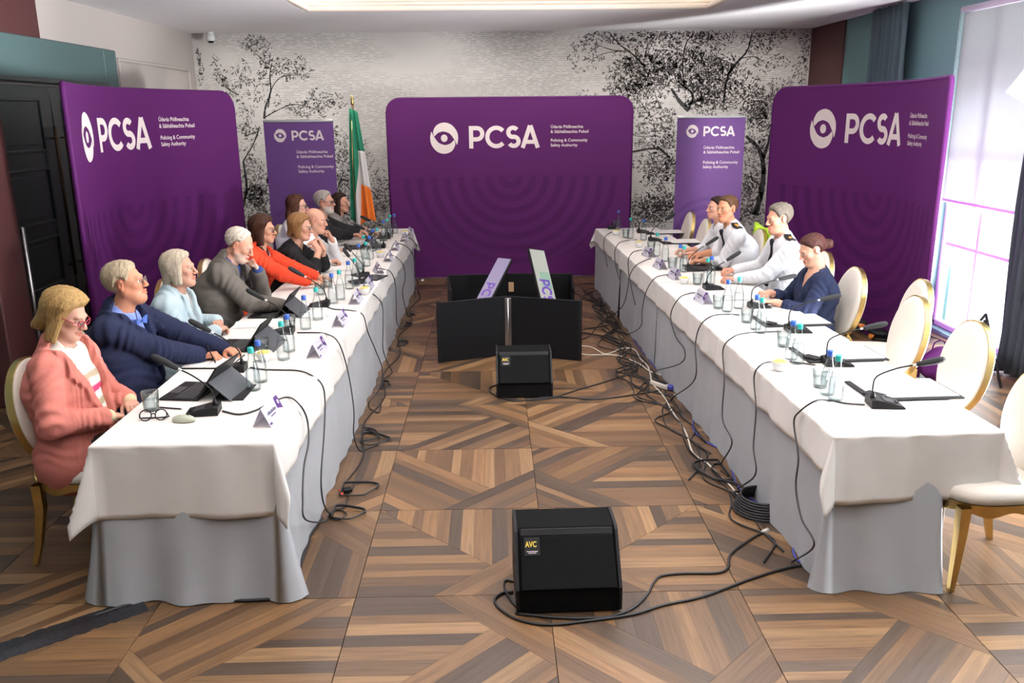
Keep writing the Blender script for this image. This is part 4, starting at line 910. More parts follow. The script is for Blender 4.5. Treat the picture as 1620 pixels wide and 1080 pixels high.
# ------------------------------------------------------------------ tables, linen
TZ = .75
LT = dict(o=Vector((-1.015, 3.63, 0)), d=Vector((-.006, 1, 0)).normalized(), n=Vector((-1, -.006, 0)).normalized(), L=7.42, W=.81)
RT = dict(o=Vector((1.532, 3.59, 0)), d=Vector((-.0318, 1, 0)).normalized(), n=Vector((1, .0318, 0)).normalized(), L=7.24, W=.78)
ORD = ['first', 'second', 'third', 'fourth', 'fifth', 'sixth', 'seventh', 'eighth', 'ninth', 'tenth', 'eleventh', 'twelfth']
def tpt(t, u, v, z=0.0): return t['o'] + t['d'] * u + t['n'] * v + Vector((0, 0, z))
def make_row(t, side, nseg, near_drop, far_drop, in_drop, out_drop):
    sl = t['L'] / nseg; rr = random.Random(3 if side == 'left' else 4)
    for k in range(nseg):
        u0, u1 = k * sl, (k + 1) * sl; first, last = k == 0, k == nseg - 1
        where = 'nearest' if first else ORD[k]; pos = f'{where} table of the {side} row' if not last else f'farthest table of the {side} row'
        # folding table
        c = tpt(t, (u0 + u1) / 2, t['W'] / 2); rz = math.atan2(t['d'].y, t['d'].x)
        tb = empty('folding_table', c, rz, f'folding banquet table hidden under linen, {pos}', 'table')
        MB().box((0, 0, .722), (sl - .06, t['W'] - .07, .030), .006).build('tabletop', m_ceramic, tb)
        for sx in (-1, 1):
            l = MB(); x = sx * (sl / 2 - .20)
            for sy in (-1, 1): l.tube([(x, sy * .28, .707), (x, sy * .28, .012)], .014, 8)
            l.tube([(x, -.28, .03), (x, .28, .03)], .012, 8).tube([(x, -.28, .45), (x, .28, .45)], .010, 8).build('leg_frame', m_steel, tb)
        # floor-length under cloth
        path = []; r0 = .03
        a0, a1 = u0 + (.004 if not first else 0), u1 - (.004 if not last else 0)
        def line(p, q, n, nn):
            for i in range(n + 1): w = i / n; path.append((p[0] + (q[0] - p[0]) * w, p[1] + (q[1] - p[1]) * w, *nn))
        line((a1, 0), (a0, 0), 44, (0, -1))
        if first:
            line((a0, 0), (a0, 0), 4, (0, -1)); path[-5:] = [(a0, 0, -math.sin(x * PI / 8), -math.cos(x * PI / 8)) for x in range(5)]
            if side == 'left':
                line((a0, 0), (a0, t['W']), 30, (-1, 0)); path += [(a0, t['W'], -math.cos(x * PI / 8), math.sin(x * PI / 8)) for x in range(5)]
                line((a0, t['W']), (a1, t['W']), 44, (0, 1))
            else:      # the near outer corner stands open where a chair is pushed in
                line((a0, 0), (a0, t['W'] * .66), 30, (-1, 0)); path += [(a0 + .03 * x * x / 4, t['W'] * (.66 + .012 * x), -1, 0) for x in range(1, 5)]
        else: skirt2 = True
        ph = [rr.uniform(0, 6) for _ in range(4)]
        def skirt(pathpts, nm, parent=None):
            m_ = MB(); vs = []; nz = 10; dist = 0; prev = None
            for (a, b, na, nb) in pathpts:
                if prev: dist += math.hypot(a - prev[0], b - prev[1]) + .02 * (na != prev[2])
                prev = (a, b, na)
                for iz in range(nz + 1):
                    w = iz / nz; z = TZ - .004 - w * (TZ - .010); endk = 1.0 if na < -.3 else .75
                    fold = (.5 + .5 * math.sin(dist * 11 + ph[0] + math.sin(dist * 4 + ph[1]))) * .040 + .014 * math.sin(dist * 26 + ph[2])
                    off = .006 + w ** 1.3 * ((.030 + fold + .05 * w) if na < -.3 else (.008 + fold * .55)) * endk
                    p = tpt(t, a + na * off, b + nb * off, z); vs.append(p)
            n = len(pathpts); m_.poly(vs, [(i * (nz + 1) + j, i * (nz + 1) + j + 1, (i + 1) * (nz + 1) + j + 1, (i + 1) * (nz + 1) + j) for i in range(n - 1) for j in range(nz)], smooth=True)
            return m_
        if first: sk = skirt(path, 's')
        if first and side == 'right': path = []; line((a0 + .62, t['W']), (a1, t['W']), 30, (0, 1)); s2 = skirt(path, 's'); b_ = len(sk.v); sk.v += s2.v; sk.f += [tuple(i + b_ for i in f_) for f_ in s2.f]; sk.sm += s2.sm
        if not first:
            sk = skirt(path, 's'); path = []; line((a0, t['W']), (a1, t['W']), 44, (0, 1)); s2 = skirt(path, 's'); b_ = len(sk.v); sk.v += s2.v; sk.f += [tuple(i + b_ for i in f_) for f_ in s2.f]; sk.sm += s2.sm
            if last:
                path = []; line((a1, 0), (a1, t['W']), 24, (1, 0)); s2 = skirt(path, 's'); b_ = len(sk.v); sk.v += s2.v; sk.f += [tuple(i + b_ for i in f_) for f_ in s2.f]; sk.sm += s2.sm
        sk.poly([tpt(t, a0, 0, TZ - .005), tpt(t, a1, 0, TZ - .005), tpt(t, a1, t['W'], TZ - .005), tpt(t, a0, t['W'], TZ - .005)], [(0, 1, 2, 3)])
        o = sk.build('under_cloth', m_skirt); tag(o, f'pale grey floor-length cloth around the {pos}', 'tablecloth', f'under cloths of the {side} table row')
        # white top cloth
        nd, fd = (near_drop if first else -.002), (far_drop if last else .030)
        L0, L1 = u0, u1; W = t['W']; p1, p2, p3 = rr.uniform(0, 6), rr.uniform(0, 6), rr.uniform(0, 6); lift = .0008 * (k % 2)
        ind = in_drop * rr.uniform(.92, 1.06); outd = out_drop
        def drape(s, q):
            cu = min(max(s, L0), L1 if last else 1e9); cv = min(max(q, 0), W); ds, dq = s - cu, q - cv; h = math.hypot(ds, dq)
            if h < 1e-6: return tuple(tpt(t, cu, cv, TZ + lift + .0012 * math.sin(cu * 7 + p1) * math.sin(cv * 8) - .0012))
            na, nb = ds / h, dq / h; cr = min(abs(ds), abs(dq)) / h; round_ = .014
            along = (cu if abs(dq) > abs(ds) else cv); g = math.sin(along * 13 + p1 + 1.5 * math.sin(along * 5 + p2)) * .5 + .5
            if h < round_ * 1.57: a = h / round_; out = round_ * math.sin(a); z = -round_ * (1 - math.cos(a))
            else:
                hh = h - round_ * 1.57; out = round_ + hh * (.05 + .09 * g) + hh * cr * .42 + .004 * math.sin(along * 30 + p3); z = -round_ - hh * (.985 - .10 * cr)
            return tuple(tpt(t, cu + na * out, cv + nb * out, TZ + lift + z))
        RO = [.0225, .016, .010, .005]; edge = lambda base, dr, nn, sg: [base + sg * (.0225 + (dr - .0225) * i / nn) for i in range(nn, 0, -1)] + [base + sg * q for q in RO]
        S = edge(L0, nd, 12, -1) if first else []
        S += [L0 + .012 * (0 if first else 0) + (L1 - L0) * i / 34 for i in range(35)]
        if last: S += edge(L1, fd, 10, 1)[::-1]
        else: S += [L1 + fd]
        Qs = edge(0, ind, 8, -1) + [W * i / 14 for i in range(15)] + edge(W, outd, 8, 1)[::-1]
        m_ = MB(); vs = [drape(s, q) for s in S for q in Qs]; nq = len(Qs)
        m_.poly(vs, [(i * nq + j, i * nq + j + 1, (i + 1) * nq + j + 1, (i + 1) * nq + j) for i in range(len(S) - 1) for j in range(nq - 1)], smooth=True)
        o = m_.build('tablecloth', m_linen); so = o.modifiers.new('s', 'SOLIDIFY'); so.thickness = .0022; so.offset = -1
        tag(o, f'white top cloth laid over the {pos}', 'tablecloth', f'white top cloths of the {side} table row')
make_row(LT, 'left', 4, .36, .28, .20, .26)
make_row(RT, 'right', 4, .33, .24, .19, .24)

# ------------------------------------------------------------------ chairs
def make_chair():
    root = empty('banquet_chair', (0, 0, 0))
    ns = 28
    def seat_r(th): c, s = abs(math.cos(th)), abs(math.sin(th)); return .256 / (c ** 3.2 + s ** 3.2) ** (1 / 3.2)
    m_ = MB(); prof = [(.90, .435), (1.0, .445), (1.0, .475), (.94, .500), (.75, .512), (.4, .518), (.001, .520)]; vs = []
    for k, z in prof:
        for i in range(ns): th = 2 * PI * i / ns; vs.append((seat_r(th) * k * math.cos(th), seat_r(th) * k * math.sin(th), z))
    m_.poly(vs, [(a * ns + i, a * ns + (i + 1) % ns, (a + 1) * ns + (i + 1) % ns, (a + 1) * ns + i) for a in range(len(prof) - 1) for i in range(ns)], smooth=True); m_.poly(vs[:ns], [tuple(range(ns))[::-1]])
    m_.build('seat', m_uphol, root)
    m_ = MB(); vs = []
    for r, zt in ((1.015, 0), (1.015, 1), (.95, 1), (.95, 0)):
        for i in range(56): th = 2 * PI * i / 56; low = .395 + .012 * math.cos(th * 8); vs.append((seat_r(th) * r * math.cos(th), seat_r(th) * r * math.sin(th), .442 if zt else low))
    m_.poly(vs, [(a * 56 + i, a * 56 + (i + 1) % 56, ((a + 1) % 4) * 56 + (i + 1) % 56, ((a + 1) % 4) * 56 + i) for a in range(4) for i in range(56)], smooth=False); m_.build('apron', m_brass, root)
    for sx in (-1, 1):
        for sy in (-1, 1):
            m_ = MB(); vs = []
            for z, w, o in ((.43, .024, 0), (.30, .021, 0), (.12, .016, .008 if sy > 0 else .03), (.004, .012, .014 if sy > 0 else .06)):
                cx, cy = sx * (.218 + o * .3), sy * (.212 + o); vs += [(cx - w, cy - w, z), (cx + w, cy - w, z), (cx + w, cy + w, z), (cx - w, cy + w, z)]
            m_.poly(vs, [(a * 4 + i, (a + 1) * 4 + i, (a + 1) * 4 + (i + 1) % 4, a * 4 + (i + 1) % 4) for a in range(3) for i in range(4)]).poly(vs[-4:], [(0, 3, 2, 1)][0:1] and [(3, 2, 1, 0)])
            m_.build('leg', m_brass, root)
    ta = math.radians(11); a_, b_ = .232, .275; cz, cy = .748, -.262
    def bp(x, h, d): return (x, cy - math.sin(ta) * h - math.cos(ta) * d, cz + math.cos(ta) * h - math.sin(ta) * d)
    nn = 40; m_ = MB(); prof = [(1.0, -.022), (.97, -.030), (.80, -.040), (.4, -.046), (.001, -.048)]; prof = prof[::-1] + [(1.0, .022), (.97, .030), (.80, .038), (.4, .042), (.001, .043)]
    vs = [bp(a_ * .965 * k * math.cos(2 * PI * i / nn), b_ * .965 * k * math.sin(2 * PI * i / nn), d) for k, d in prof for i in range(nn)]
    m_.poly(vs, [(q * nn + i, q * nn + (i + 1) % nn, (q + 1) * nn + (i + 1) % nn, (q + 1) * nn + i) for q in range(len(prof) - 1) for i in range(nn)], smooth=True); m_.build('backrest', m_uphol, root)
    m_ = MB(); vs = []
    for k, d in ((.960, -.016), (1.0, -.018), (1.0, .018), (.960, .016)):
        vs += [bp(a_ * k * math.cos(2 * PI * i / nn), b_ * k * math.sin(2 * PI * i / nn), d) for i in range(nn)]
    m_.poly(vs, [(q * nn + i, q * nn + (i + 1) % nn, ((q + 1) % 4) * nn + (i + 1) % nn, ((q + 1) % 4) * nn + i) for q in range(4) for i in range(nn)]); rim = m_.build('back_rim', m_brass, root); autosmooth(rim, 40)
    for sx in (-1, 1):
        m_ = MB().tube(spline([(sx * .165, -.215, .40), (sx * .15, -.25, .45), bp(sx * .125, -.232, 0)], 5), .017, 6, flat=(1, .7)); m_.build('back_support', m_brass, root)
    return root
chair0 = make_chair(); chair_used = [False]
def place_chair(x, y, rz, label, group):
    o = chair0 if not chair_used[0] else copy_tree(chair0); chair_used[0] = True
    o.location = (x, y, 0); o.rotation_euler = (0, 0, rz); tag(o, label, 'chair', group); return o
FL, FR = -PI / 2, PI / 2      # facing the left table (+X) / the right table (-X)
GC = 'cream and gold banquet chairs'
for x, y, rz, lb in ((2.31, 3.73, FR + .07, 'empty cream chair at the near end of the right table with gold legs'), (2.42, 4.62, FR, 'empty cream oval-back chair behind the last microphone of the right table'),
                     (2.42, 5.32, FR - .05, 'empty cream oval-back chair between the seated woman and the nearer empty chairs'), (2.72, 5.88, FR - .1, 'empty cream oval-back chair pushed back beside the big right banner'),
                     (2.07, 10.25, FR, 'empty cream chair farthest along the right table'), (2.09, 9.55, FR, 'empty cream chair next to the farthest one at the right table')):
    place_chair(x, y, rz, lb, GC)
# ------------------------------------------------------------------ the people
def wp(px, py, z): return at(px, py, z)
PINK = dict(hem=.030, tag='pink', sex='f', bulk=1.16, hair='bob_flip', hair_col=(.42, .26, .10), skin=(.60, .34, .26), cloth='jacket', top=dict(col=(.54, .18, .145), bscale=60), shirt=(.72, .66, .58), vdepth=.46, vw=.125, skirt_open=.05, topname='jacket', collar=False, open_neck=0, cuff=(.70, .55, .35),
            stripes=[(-.150, -.118, (.36, .29, .20)), (-.215, -.180, (.55, .03, .12)), (-.285, -.250, (.30, .26, .16)), (-.38, -.335, (.50, .40, .27))], glasses=(.35, .01, .04), glasses_r=(.024, .016), glasses_t=.0024, trousers=(.05, .04, .04), fine=.0045, ch=.0085,
            hands=dict(R=dict(w=(-1.93, 4.02, .745), dir=(-.8, .6, -.25), curl=30), L=dict(w=(-1.92, 4.26, .755), dir=(.8, .6, -.25), curl=30)), arms='cloth', sleeve=.93)
NAVY = dict(tag='navy', bulk=1.22, hair='short_full', hair_col=(.50, .40, .27), skin=(.58, .27, .17), cloth='jacket', top=dict(col=(.016, .020, .048), bscale=50), shirt=(.20, .27, .60), vdepth=.44, vw=.105, collar=True, open_neck=.04, bow=(.09, .17, .50), glasses=(.25, .22, .2), glasses_t=.0014, heavy=1.0, fine=.0045, ch=.0085, brow=(.4, .3, .2),
            hands=dict(R=dict(w=wp(318, 563, .79), dir=(-.12, 1, .02), curl=48, thumb=.8), L=dict(w=(-1.66, 5.08, .79), dir=(.5, .8, 0), curl=30)), arms='cloth', sleeve=.90)
LBLUE = dict(hem=.030, tag='lightblue', sex='f', bulk=1.02, hair='bob', hair_col=(.60, .50, .38), skin=(.60, .34, .25), cloth='jacket', top=dict(col=(.42, .52, .56), bscale=40), shirt=(.70, .64, .60), vdepth=.34, vw=.055, collar=False, open_neck=0, skirt_open=.05, pendant=M('dark_red_stone', (.15, .03, .03), .3), fine=.0045, ch=.0085, brow=(.35, .25, .18),
             hands=dict(R=dict(w=wp(342, 523, .80), dir=(-.9, .35, .05), curl=35), L=dict(w=wp(345, 508, .80), dir=(.9, .3, .05), curl=35)), arms='cloth', sleeve=.94)
GREY = dict(noff=(0, -.095, -.135), tag='grey', bulk=1.10, hair='receding', hair_col=(.70, .60, .50), skin=(.60, .31, .22), cloth='jacket', top=dict(col=(.115, .100, .088), bscale=50), shirt=(.018, .040, .150), vdepth=.40, vw=.080, collar=True, open_neck=.05, beard=(.55, .47, .40), beardk=.55, brow=(.5, .4, .33), cuff=(.03, .05, .16), fine=.0048, ch=.009, heavy=.6,
            hands=dict(R=dict(w=wp(450, 484, .79), dir=(-.15, 1, 0), curl=60, thumb=.8), L=dict(w=(-1.775, 6.355, 1.055), dir=(.30, -.30, .9), up=(-.35, .85, .2), curl=92, thumb=.9, pole=(-.15, .6, -1))), arms='cloth', sleeve=.90)
RED = dict(hem=.030, tag='red', sex='f', bulk=1.0, hair='bob_long', hair_col=(.085, .032, .018), skin=(.56, .30, .20), cloth='jacket', top=dict(col=(.62, .055, .022), bscale=40), shirt=(.02, .018, .02), vdepth=.42, vw=.085, collar=False, open_neck=0, vneck=None, glasses=(.16, .09, .06), glasses_t=.0016, pendant=m_alu, fine=.005, ch=.009, topname='jacket',
           hands=dict(R=dict(w=wp(498, 449, .785), dir=(-.1, 1, -.05), curl=18), L=dict(w=wp(508, 440, .785), dir=(.25, 1, -.05), curl=18)), arms='cloth', sleeve=.80, bands=[('R', .93, .029, .03, m_black, 'watch')])
BLACK = dict(tag='black', sex='f', bulk=1.03, hair='bob', hair_col=(.30, .150, .058), skin=(.60, .33, .24), cloth='blouse', top=dict(col=(.013, .012, .013), bscale=40), sleeve=.42, neck=(.078, .02), glasses=(.3, .25, .25), glasses_t=.0013, buttons=True, fine=.005, ch=.009,
             hands=dict(R=dict(w=(-1.585, 7.68, 1.01), dir=(.22, -.5, .85), up=(.5, .85, .25), curl=55, thumb=.5, pole=(.5, .5, -1)), L=dict(w=(-1.575, 7.80, 1.01), dir=(-.22, -.5, .85), up=(-.5, .85, .25), curl=55, thumb=.5, pole=(-.5, .5, -1))), arms='bare', bands=[('R', .86, .027, .018, m_black, 'bracelet')])
BALD = dict(tag='bald', bulk=1.05, hair='bald', hair_col=(.45, .36, .28), skin=(.60, .32, .23), cloth='shirt', top=dict(col=(.78, .76, .75)), shirt=(.76, .74, .74), sleeve=.92, open_neck=.04, fine=.006,
            hands=dict(R=dict(w=wp(520, 414, .79), dir=(-.1, 1, .05), curl=45, thumb=.7), L=dict(w=(-1.60, 8.40, 1.0), dir=(.2, -.4, .9), up=(-.4, .8, .2), curl=60, pole=(-.4, .5, -1))), arms='cloth')
GLS = dict(tag='longhair', sex='f', hair='long', hair_col=(.115, .042, .024), skin=(.60, .35, .27), cloth='shirt', top=dict(col=(.75, .74, .76)), shirt=(.72, .72, .76), sleeve=.92, open_neck=.03, glasses=(.02, .02, .02), glasses_t=.003, glasses_r=(.025, .019), fine=.006,
           hands=dict(R=dict(w=(-1.72, 8.93, .785), dir=(-.1, 1, 0), curl=25), L=dict(w=(-1.72, 9.12, .785), dir=(.1, 1, 0), curl=25)), arms='cloth')
BEARD = dict(tag='charcoal', bulk=1.12, hair='short_full', hair_col=(.42, .37, .33), skin=(.58, .31, .23), cloth='jacket', top=dict(col=(.020, .019, .020), bscale=50), shirt=(.70, .68, .68), vdepth=.36, vw=.06, open_neck=.05, beard=(.50, .46, .42), beardk=.85, brow=(.2, .16, .13), glasses=(.05, .03, .03), glasses_t=.0022, glasses_r=(.024, .015), heavy=.6, fine=.0055,
             hands=dict(R=dict(w=wp(572, 377, .79), dir=(-.05, 1, .05), curl=30), L=dict(w=wp(580, 371, .79), dir=(.2, 1, .05), curl=30)), arms='cloth', sleeve=.92)
FAR = dict(tag='tweed', sex='f', hair='long', hair_col=(.050, .022, .016), skin=(.56, .30, .21), cloth='jacket', top=dict(col=(.20, .18, .17), bscale=80, bump=.3, var=.25), shirt=(.03, .03, .03), vdepth=.32, vw=.05, collar=False, open_neck=0, fine=.0055,
           hands=dict(R=dict(w=wp(583, 364, .79), dir=(0, 1, .1), curl=30), L=dict(w=(-1.45, 10.25, .80), dir=(.2, 1, .1), curl=30)), arms='cloth', sleeve=.92)
U1 = dict(tag='officer', bulk=1.06, hair='short', hair_col=(.150, .075, .038), skin=(.58, .28, .17), cloth='uniform', top=dict(col=(.8, .8, .82)), shirt=(.76, .77, .80), sleeve=.28, open_neck=.0, tie=(.012, .012, .016), epaulettes=(.30, .62), open=.002, brow=(.16, .08, .04), fine=.005, ch=.009,
          hands=dict(L=dict(w=wp(1112, 413, .79), dir=(.15, 1, 0), curl=35), R=dict(w=wp(1105, 403, .79), dir=(-.4, 1, 0), curl=35)), arms='bare')
U2 = dict(tag='senior', bulk=1.10, hair='short_full', hair_col=(.24, .205, .165), skin=(.60, .30, .21), cloth='uniform', top=dict(col=(.8, .8, .82)), shirt=(.76, .77, .80), sleeve=.92, open_neck=.0, tie=(.014, .013, .018), epaulettes=(.50,), brow=(.22, .15, .10), heavy=.7, fine=.005, ch=.009, bands=[('L', .93, .031, .03, m_steel, 'watch')],
          hands=dict(L=dict(w=wp(1163, 441, .79), dir=(.1, 1, .05), curl=45, thumb=.8), R=dict(w=wp(1160, 427, .80), dir=(-.15, 1, .05), curl=45, thumb=.8)), arms='cloth')
WN = dict(tag='navydress', sex='f', bulk=1.03, hair='bun', hair_col=(.085, .026, .020), skin=(.60, .34, .25), cloth='dress', top=dict(col=(.012, .017, .042), bscale=40), sleeve=.62, neck=(.080, .03), vneck=(.085, .16), brow=(.10, .045, .03), fine=.0045, ch=.0085, bands=[('L', .90, .027, .012, m_alu, 'bracelet')],
          hands=dict(L=dict(w=wp(1226, 478, .79), dir=(.35, 1, .05), curl=50, thumb=.6), R=dict(w=wp(1217, 463, .80), dir=(-.35, 1, .05), curl=50, thumb=.6)), arms='bare')
W2 = dict(tag='hiddenofficer', sex='f', hair='bun', hair_col=(.040, .020, .016), skin=(.60, .33, .24), cloth='uniform', top=dict(col=(.8, .8, .82)), shirt=(.76, .77, .80), sleeve=.30, open_neck=.03, fine=.006,
          hands=dict(L=dict(w=(1.98, 8.50, .79), dir=(.1, 1, 0), curl=30), R=dict(w=(1.98, 8.72, .79), dir=(-.1, 1, 0), curl=30)), arms='bare')
PEOPLE = [
    ('woman with a blonde bob in a salmon pink jacket and striped top, eyes lowered', (-2.14, 4.15), 1, (-2.12, 4.15, 1.235), (-6, -24), PINK),
    ('heavy grey-haired man in a navy jacket with blue shirt and bow, writing', (-2.16, 4.83), 1, (-2.115, 4.85, 1.26), (6, 6), NAVY),
    ('woman with a straight silver bob in a pale blue jacket, arms folded', (-2.14, 5.55), 1, (-2.06, 5.55, 1.215), (2, 0), LBLUE),
    ('white-haired man in a grey suit resting his chin on his fist', (-2.13, 6.28), 1, (-1.88, 6.3, 1.262), (0, -30), GREY),
    ('woman with dark brown hair in a bright red jacket', (-2.12, 7.18), 1, (-1.94, 7.2, 1.255), (-4, -4), RED),
    ('woman in a black top with hands clasped before her mouth', (-2.03, 7.74), 1, (-1.75, 7.75, 1.205), (-6, -10), BLACK),
    ('bald man in a white shirt mostly hidden behind the woman in black', (-2.03, 8.30), 1, (-1.73, 8.32, 1.195), (0, -10), BALD),
    ('woman with long brown hair, black glasses and a white blouse', (-2.13, 9.0), 1, (-2.05, 9.0, 1.265), (2, -3), GLS),
    ('grey-bearded man with glasses in a charcoal jacket and white shirt', (-2.05, 9.50), 1, (-1.86, 9.5, 1.252), (-12, 0), BEARD),
    ('dark-haired woman in a tweed jacket, farthest along the left table', (-2.03, 10.12), 1, (-1.80, 10.15, 1.18), (-22, 0), FAR),
    ('short-haired man in a short-sleeved white uniform shirt with dark tie, speaking', (2.38, 7.90), -1, (2.16, 7.9, 1.305), (34, -2), U1),
    ('grey-haired man in a long-sleeved white uniform shirt looking down', (2.50, 7.15), -1, (2.40, 7.15, 1.300), (10, -10), U2),
    ('woman in a navy dress with auburn hair in a bun, reading', (2.44, 6.36), -1, (2.40, 6.35, 1.160), (8, -26), WN),
    ('dark-haired officer mostly hidden behind the short-sleeved man', (2.40, 8.62), -1, (2.25, 8.60, 1.235), (12, 0), W2)]
for i, (lb, pv, fc, hd, lk, p) in enumerate(PEOPLE):
    person(lb, pv, fc, hd, lk, p)
    side = 'left' if fc > 0 else 'right'
    who = lb.split(' with')[0].split(' in ')[0] if False else lb
    short = ['blonde woman in pink', 'heavy man in navy', 'silver-haired woman in pale blue', 'white-haired man in grey', 'woman in the red jacket', 'woman in the black top', 'hidden bald man', 'long-haired woman in glasses', 'grey-bearded man', 'farthest woman in tweed', 'short-sleeved officer', 'long-sleeved grey-haired officer', 'woman in the navy dress', 'hidden dark-haired officer'][i]
    place_chair(pv[0] + (.08 if i == 0 else -.02) * fc, pv[1], (FL if fc > 0 else FR), f'cream oval-back chair under the {short}', GC)
# high-visibility vest over the far officer's chair
m_vest = M('yellow_hi_vis', (.55, .85, .05), .6); vb = MB().grid(lambda u, v: (2.74 + .03 * math.sin(u * 5) + (.04 if v > .5 else 0) * 1, 8.36 + u * .46, .62 + .42 * (1 - abs(v * 2 - 1)) + .02 * math.sin(u * 9)), 10, 10).build('safety_vest', m_vest)
so = vb.modifiers.new('s', 'SOLIDIFY'); so.thickness = .012; tag(vb, 'yellow high-visibility vest hung over the chair behind the short-sleeved officer', 'vest')
# ------------------------------------------------------------------ banners, lettering
def ribbon(m_, pts, w, closed=False, z=0.0):
    n = len(pts); vs = []
    for i, p in enumerate(pts):
        a = pts[i - 1] if (i or closed) else p; b = pts[(i + 1) % n] if (i < n - 1 or closed) else p
        tx, ty = b[0] - a[0], b[1] - a[1]; l = math.hypot(tx, ty) or 1; nx, ny = -ty / l, tx / l
        vs += [(p[0] + nx * w / 2, p[1] + ny * w / 2), (p[0] - nx * w / 2, p[1] - ny * w / 2)]
    fs = [(2 * i + 1, 2 * ((i + 1) % n) + 1, 2 * ((i + 1) % n), 2 * i) for i in range(n if closed else n - 1)]
    return vs, fs
def arc(cx, cy, rx, ry, a0, a1, n=20): return [(cx + rx * math.cos(math.radians(a0 + (a1 - a0) * i / n)), cy + ry * math.sin(math.radians(a0 + (a1 - a0) * i / n))) for i in range(n + 1)]
def letters_pcsa():
    """P C S A in a bold geometric hand, cap height 1; list of (verts, faces) in the plane"""
    w = .19; out = []; h = w / 2
    def dense(a, b, n=6): return [(a[0] + (b[0] - a[0]) * i / n, a[1] + (b[1] - a[1]) * i / n) for i in range(n + 1)]
    out.append(ribbon(None, dense((h, 0), (h, 1)), w)); out.append(ribbon(None, dense((h, 1 - h), (.36, 1 - h), 3) + arc(.36, .655, .25, .25, 90, -90, 16) + dense((.36, .405), (h, .405), 3), w))
    x = .75; out.append(ribbon(None, arc(x + .50, .5, .41, .41, 42, 318, 34), w))
    x = 1.72; S = arc(x + .30, .70, .215, .205, 35, 180, 16) + arc(x + .30, .70, .215, .205, 180, 262, 8)[1:] + arc(x + .33, .30, .225, .205, 85, 0, 8) + arc(x + .33, .30, .225, .205, 0, -148, 18)[1:]; out.append(ribbon(None, S, w))
    x = 2.36; out.append(ribbon(None, dense((x + .10, 0), (x + .44, 1)), w)); out.append(ribbon(None, dense((x + .80, 0), (x + .46, 1)), w)); out.append(ribbon(None, dense((x + .22, .27), (x + .68, .27), 4), w * .92))
    return out                      # total width about 3.27
def eye_logo():
    """two interlocking lobes round an eye, radius 1"""
    out = []; n = 24
    def lune(outer, inner):
        m = len(outer); return (outer + inner, [(i, i + 1, m + i + 1, m + i) for i in range(m - 1)])
    sp2 = lambda P: [(v.x, v.y) for v in spline([(x, y, 0) for x, y in P], 5)]
    up_o = sp2([(-.71, .13), (-.78, .42), (-.52, .83), (0, 1.0), (.52, .86), (.90, .45), (1.0, 0), (.92, -.42)])
    up_i = sp2([(-.70, .12), (-.45, .33), (-.22, .41), (0, .43), (.40, .29), (.68, -.04), (.84, -.32), (.91, -.43)])
    out.append(lune(up_o, up_i)); out.append(lune([(-x, -y) for x, y in up_o], [(-x, -y) for x, y in up_i]))
    c = arc(0, 0, .235, .235, 0, 360, 24)[:-1]; out.append((c, [tuple(range(24))])); return out
TXT = {}
def text_mesh(s, bold=.012):
    key = (s, bold)
    if key not in TXT:
        c = bpy.data.curves.new('t', 'FONT'); c.body = s; c.size = 1; c.offset = bold; c.resolution_u = 3; o = bpy.data.objects.new('t', c); scene.collection.objects.link(o)
        dg = bpy.context.evaluated_depsgraph_get(); me = bpy.data.meshes.new_from_object(o.evaluated_get(dg)); TXT[key] = ([(v.co.x, v.co.y) for v in me.vertices], [tuple(p.vertices) for p in me.polygons])
        bpy.data.objects.remove(o); bpy.data.meshes.remove(me)
    return TXT[key]
def put(m_, polys, x, y, s, mapf, sx=1.0):
    for vs, fs in polys: m_.poly([mapf(x + vx * s * sx, y + vy * s) for vx, vy in vs], fs)
def brand(parent, mapf, lx, ly, lr, px_, py_, ph, tx, ty, ts, gap, mat=None, tx2=None):
    mat = mat or m_print
    m_ = MB(); put(m_, eye_logo(), lx, ly, lr, mapf, .92); m_.build('eye_logo', mat, parent)
    gl = letters_pcsa()
    for grp in ((0, 1), (2,), (3,), (4, 5, 6)):
        m_ = MB(); put(m_, [gl[i] for i in grp], px_, py_, ph, mapf); tag(m_.build('letter', mat, parent), kind='stuff' if False else None)
    for k, (s, yy) in enumerate((('Údarás Póilíneachta', 0), ('& Sábháilteachta Pobail', -1.16), ('Policing & Community', -1.16 - gap), ('Safety Authority', -2.32 - gap))):
        m_ = MB(); put(m_, [text_mesh(s)], tx if k < 2 else (tx2 if tx2 is not None else tx), ty + yy * ts, ts, mapf); m_.build('lettering', mat, parent)
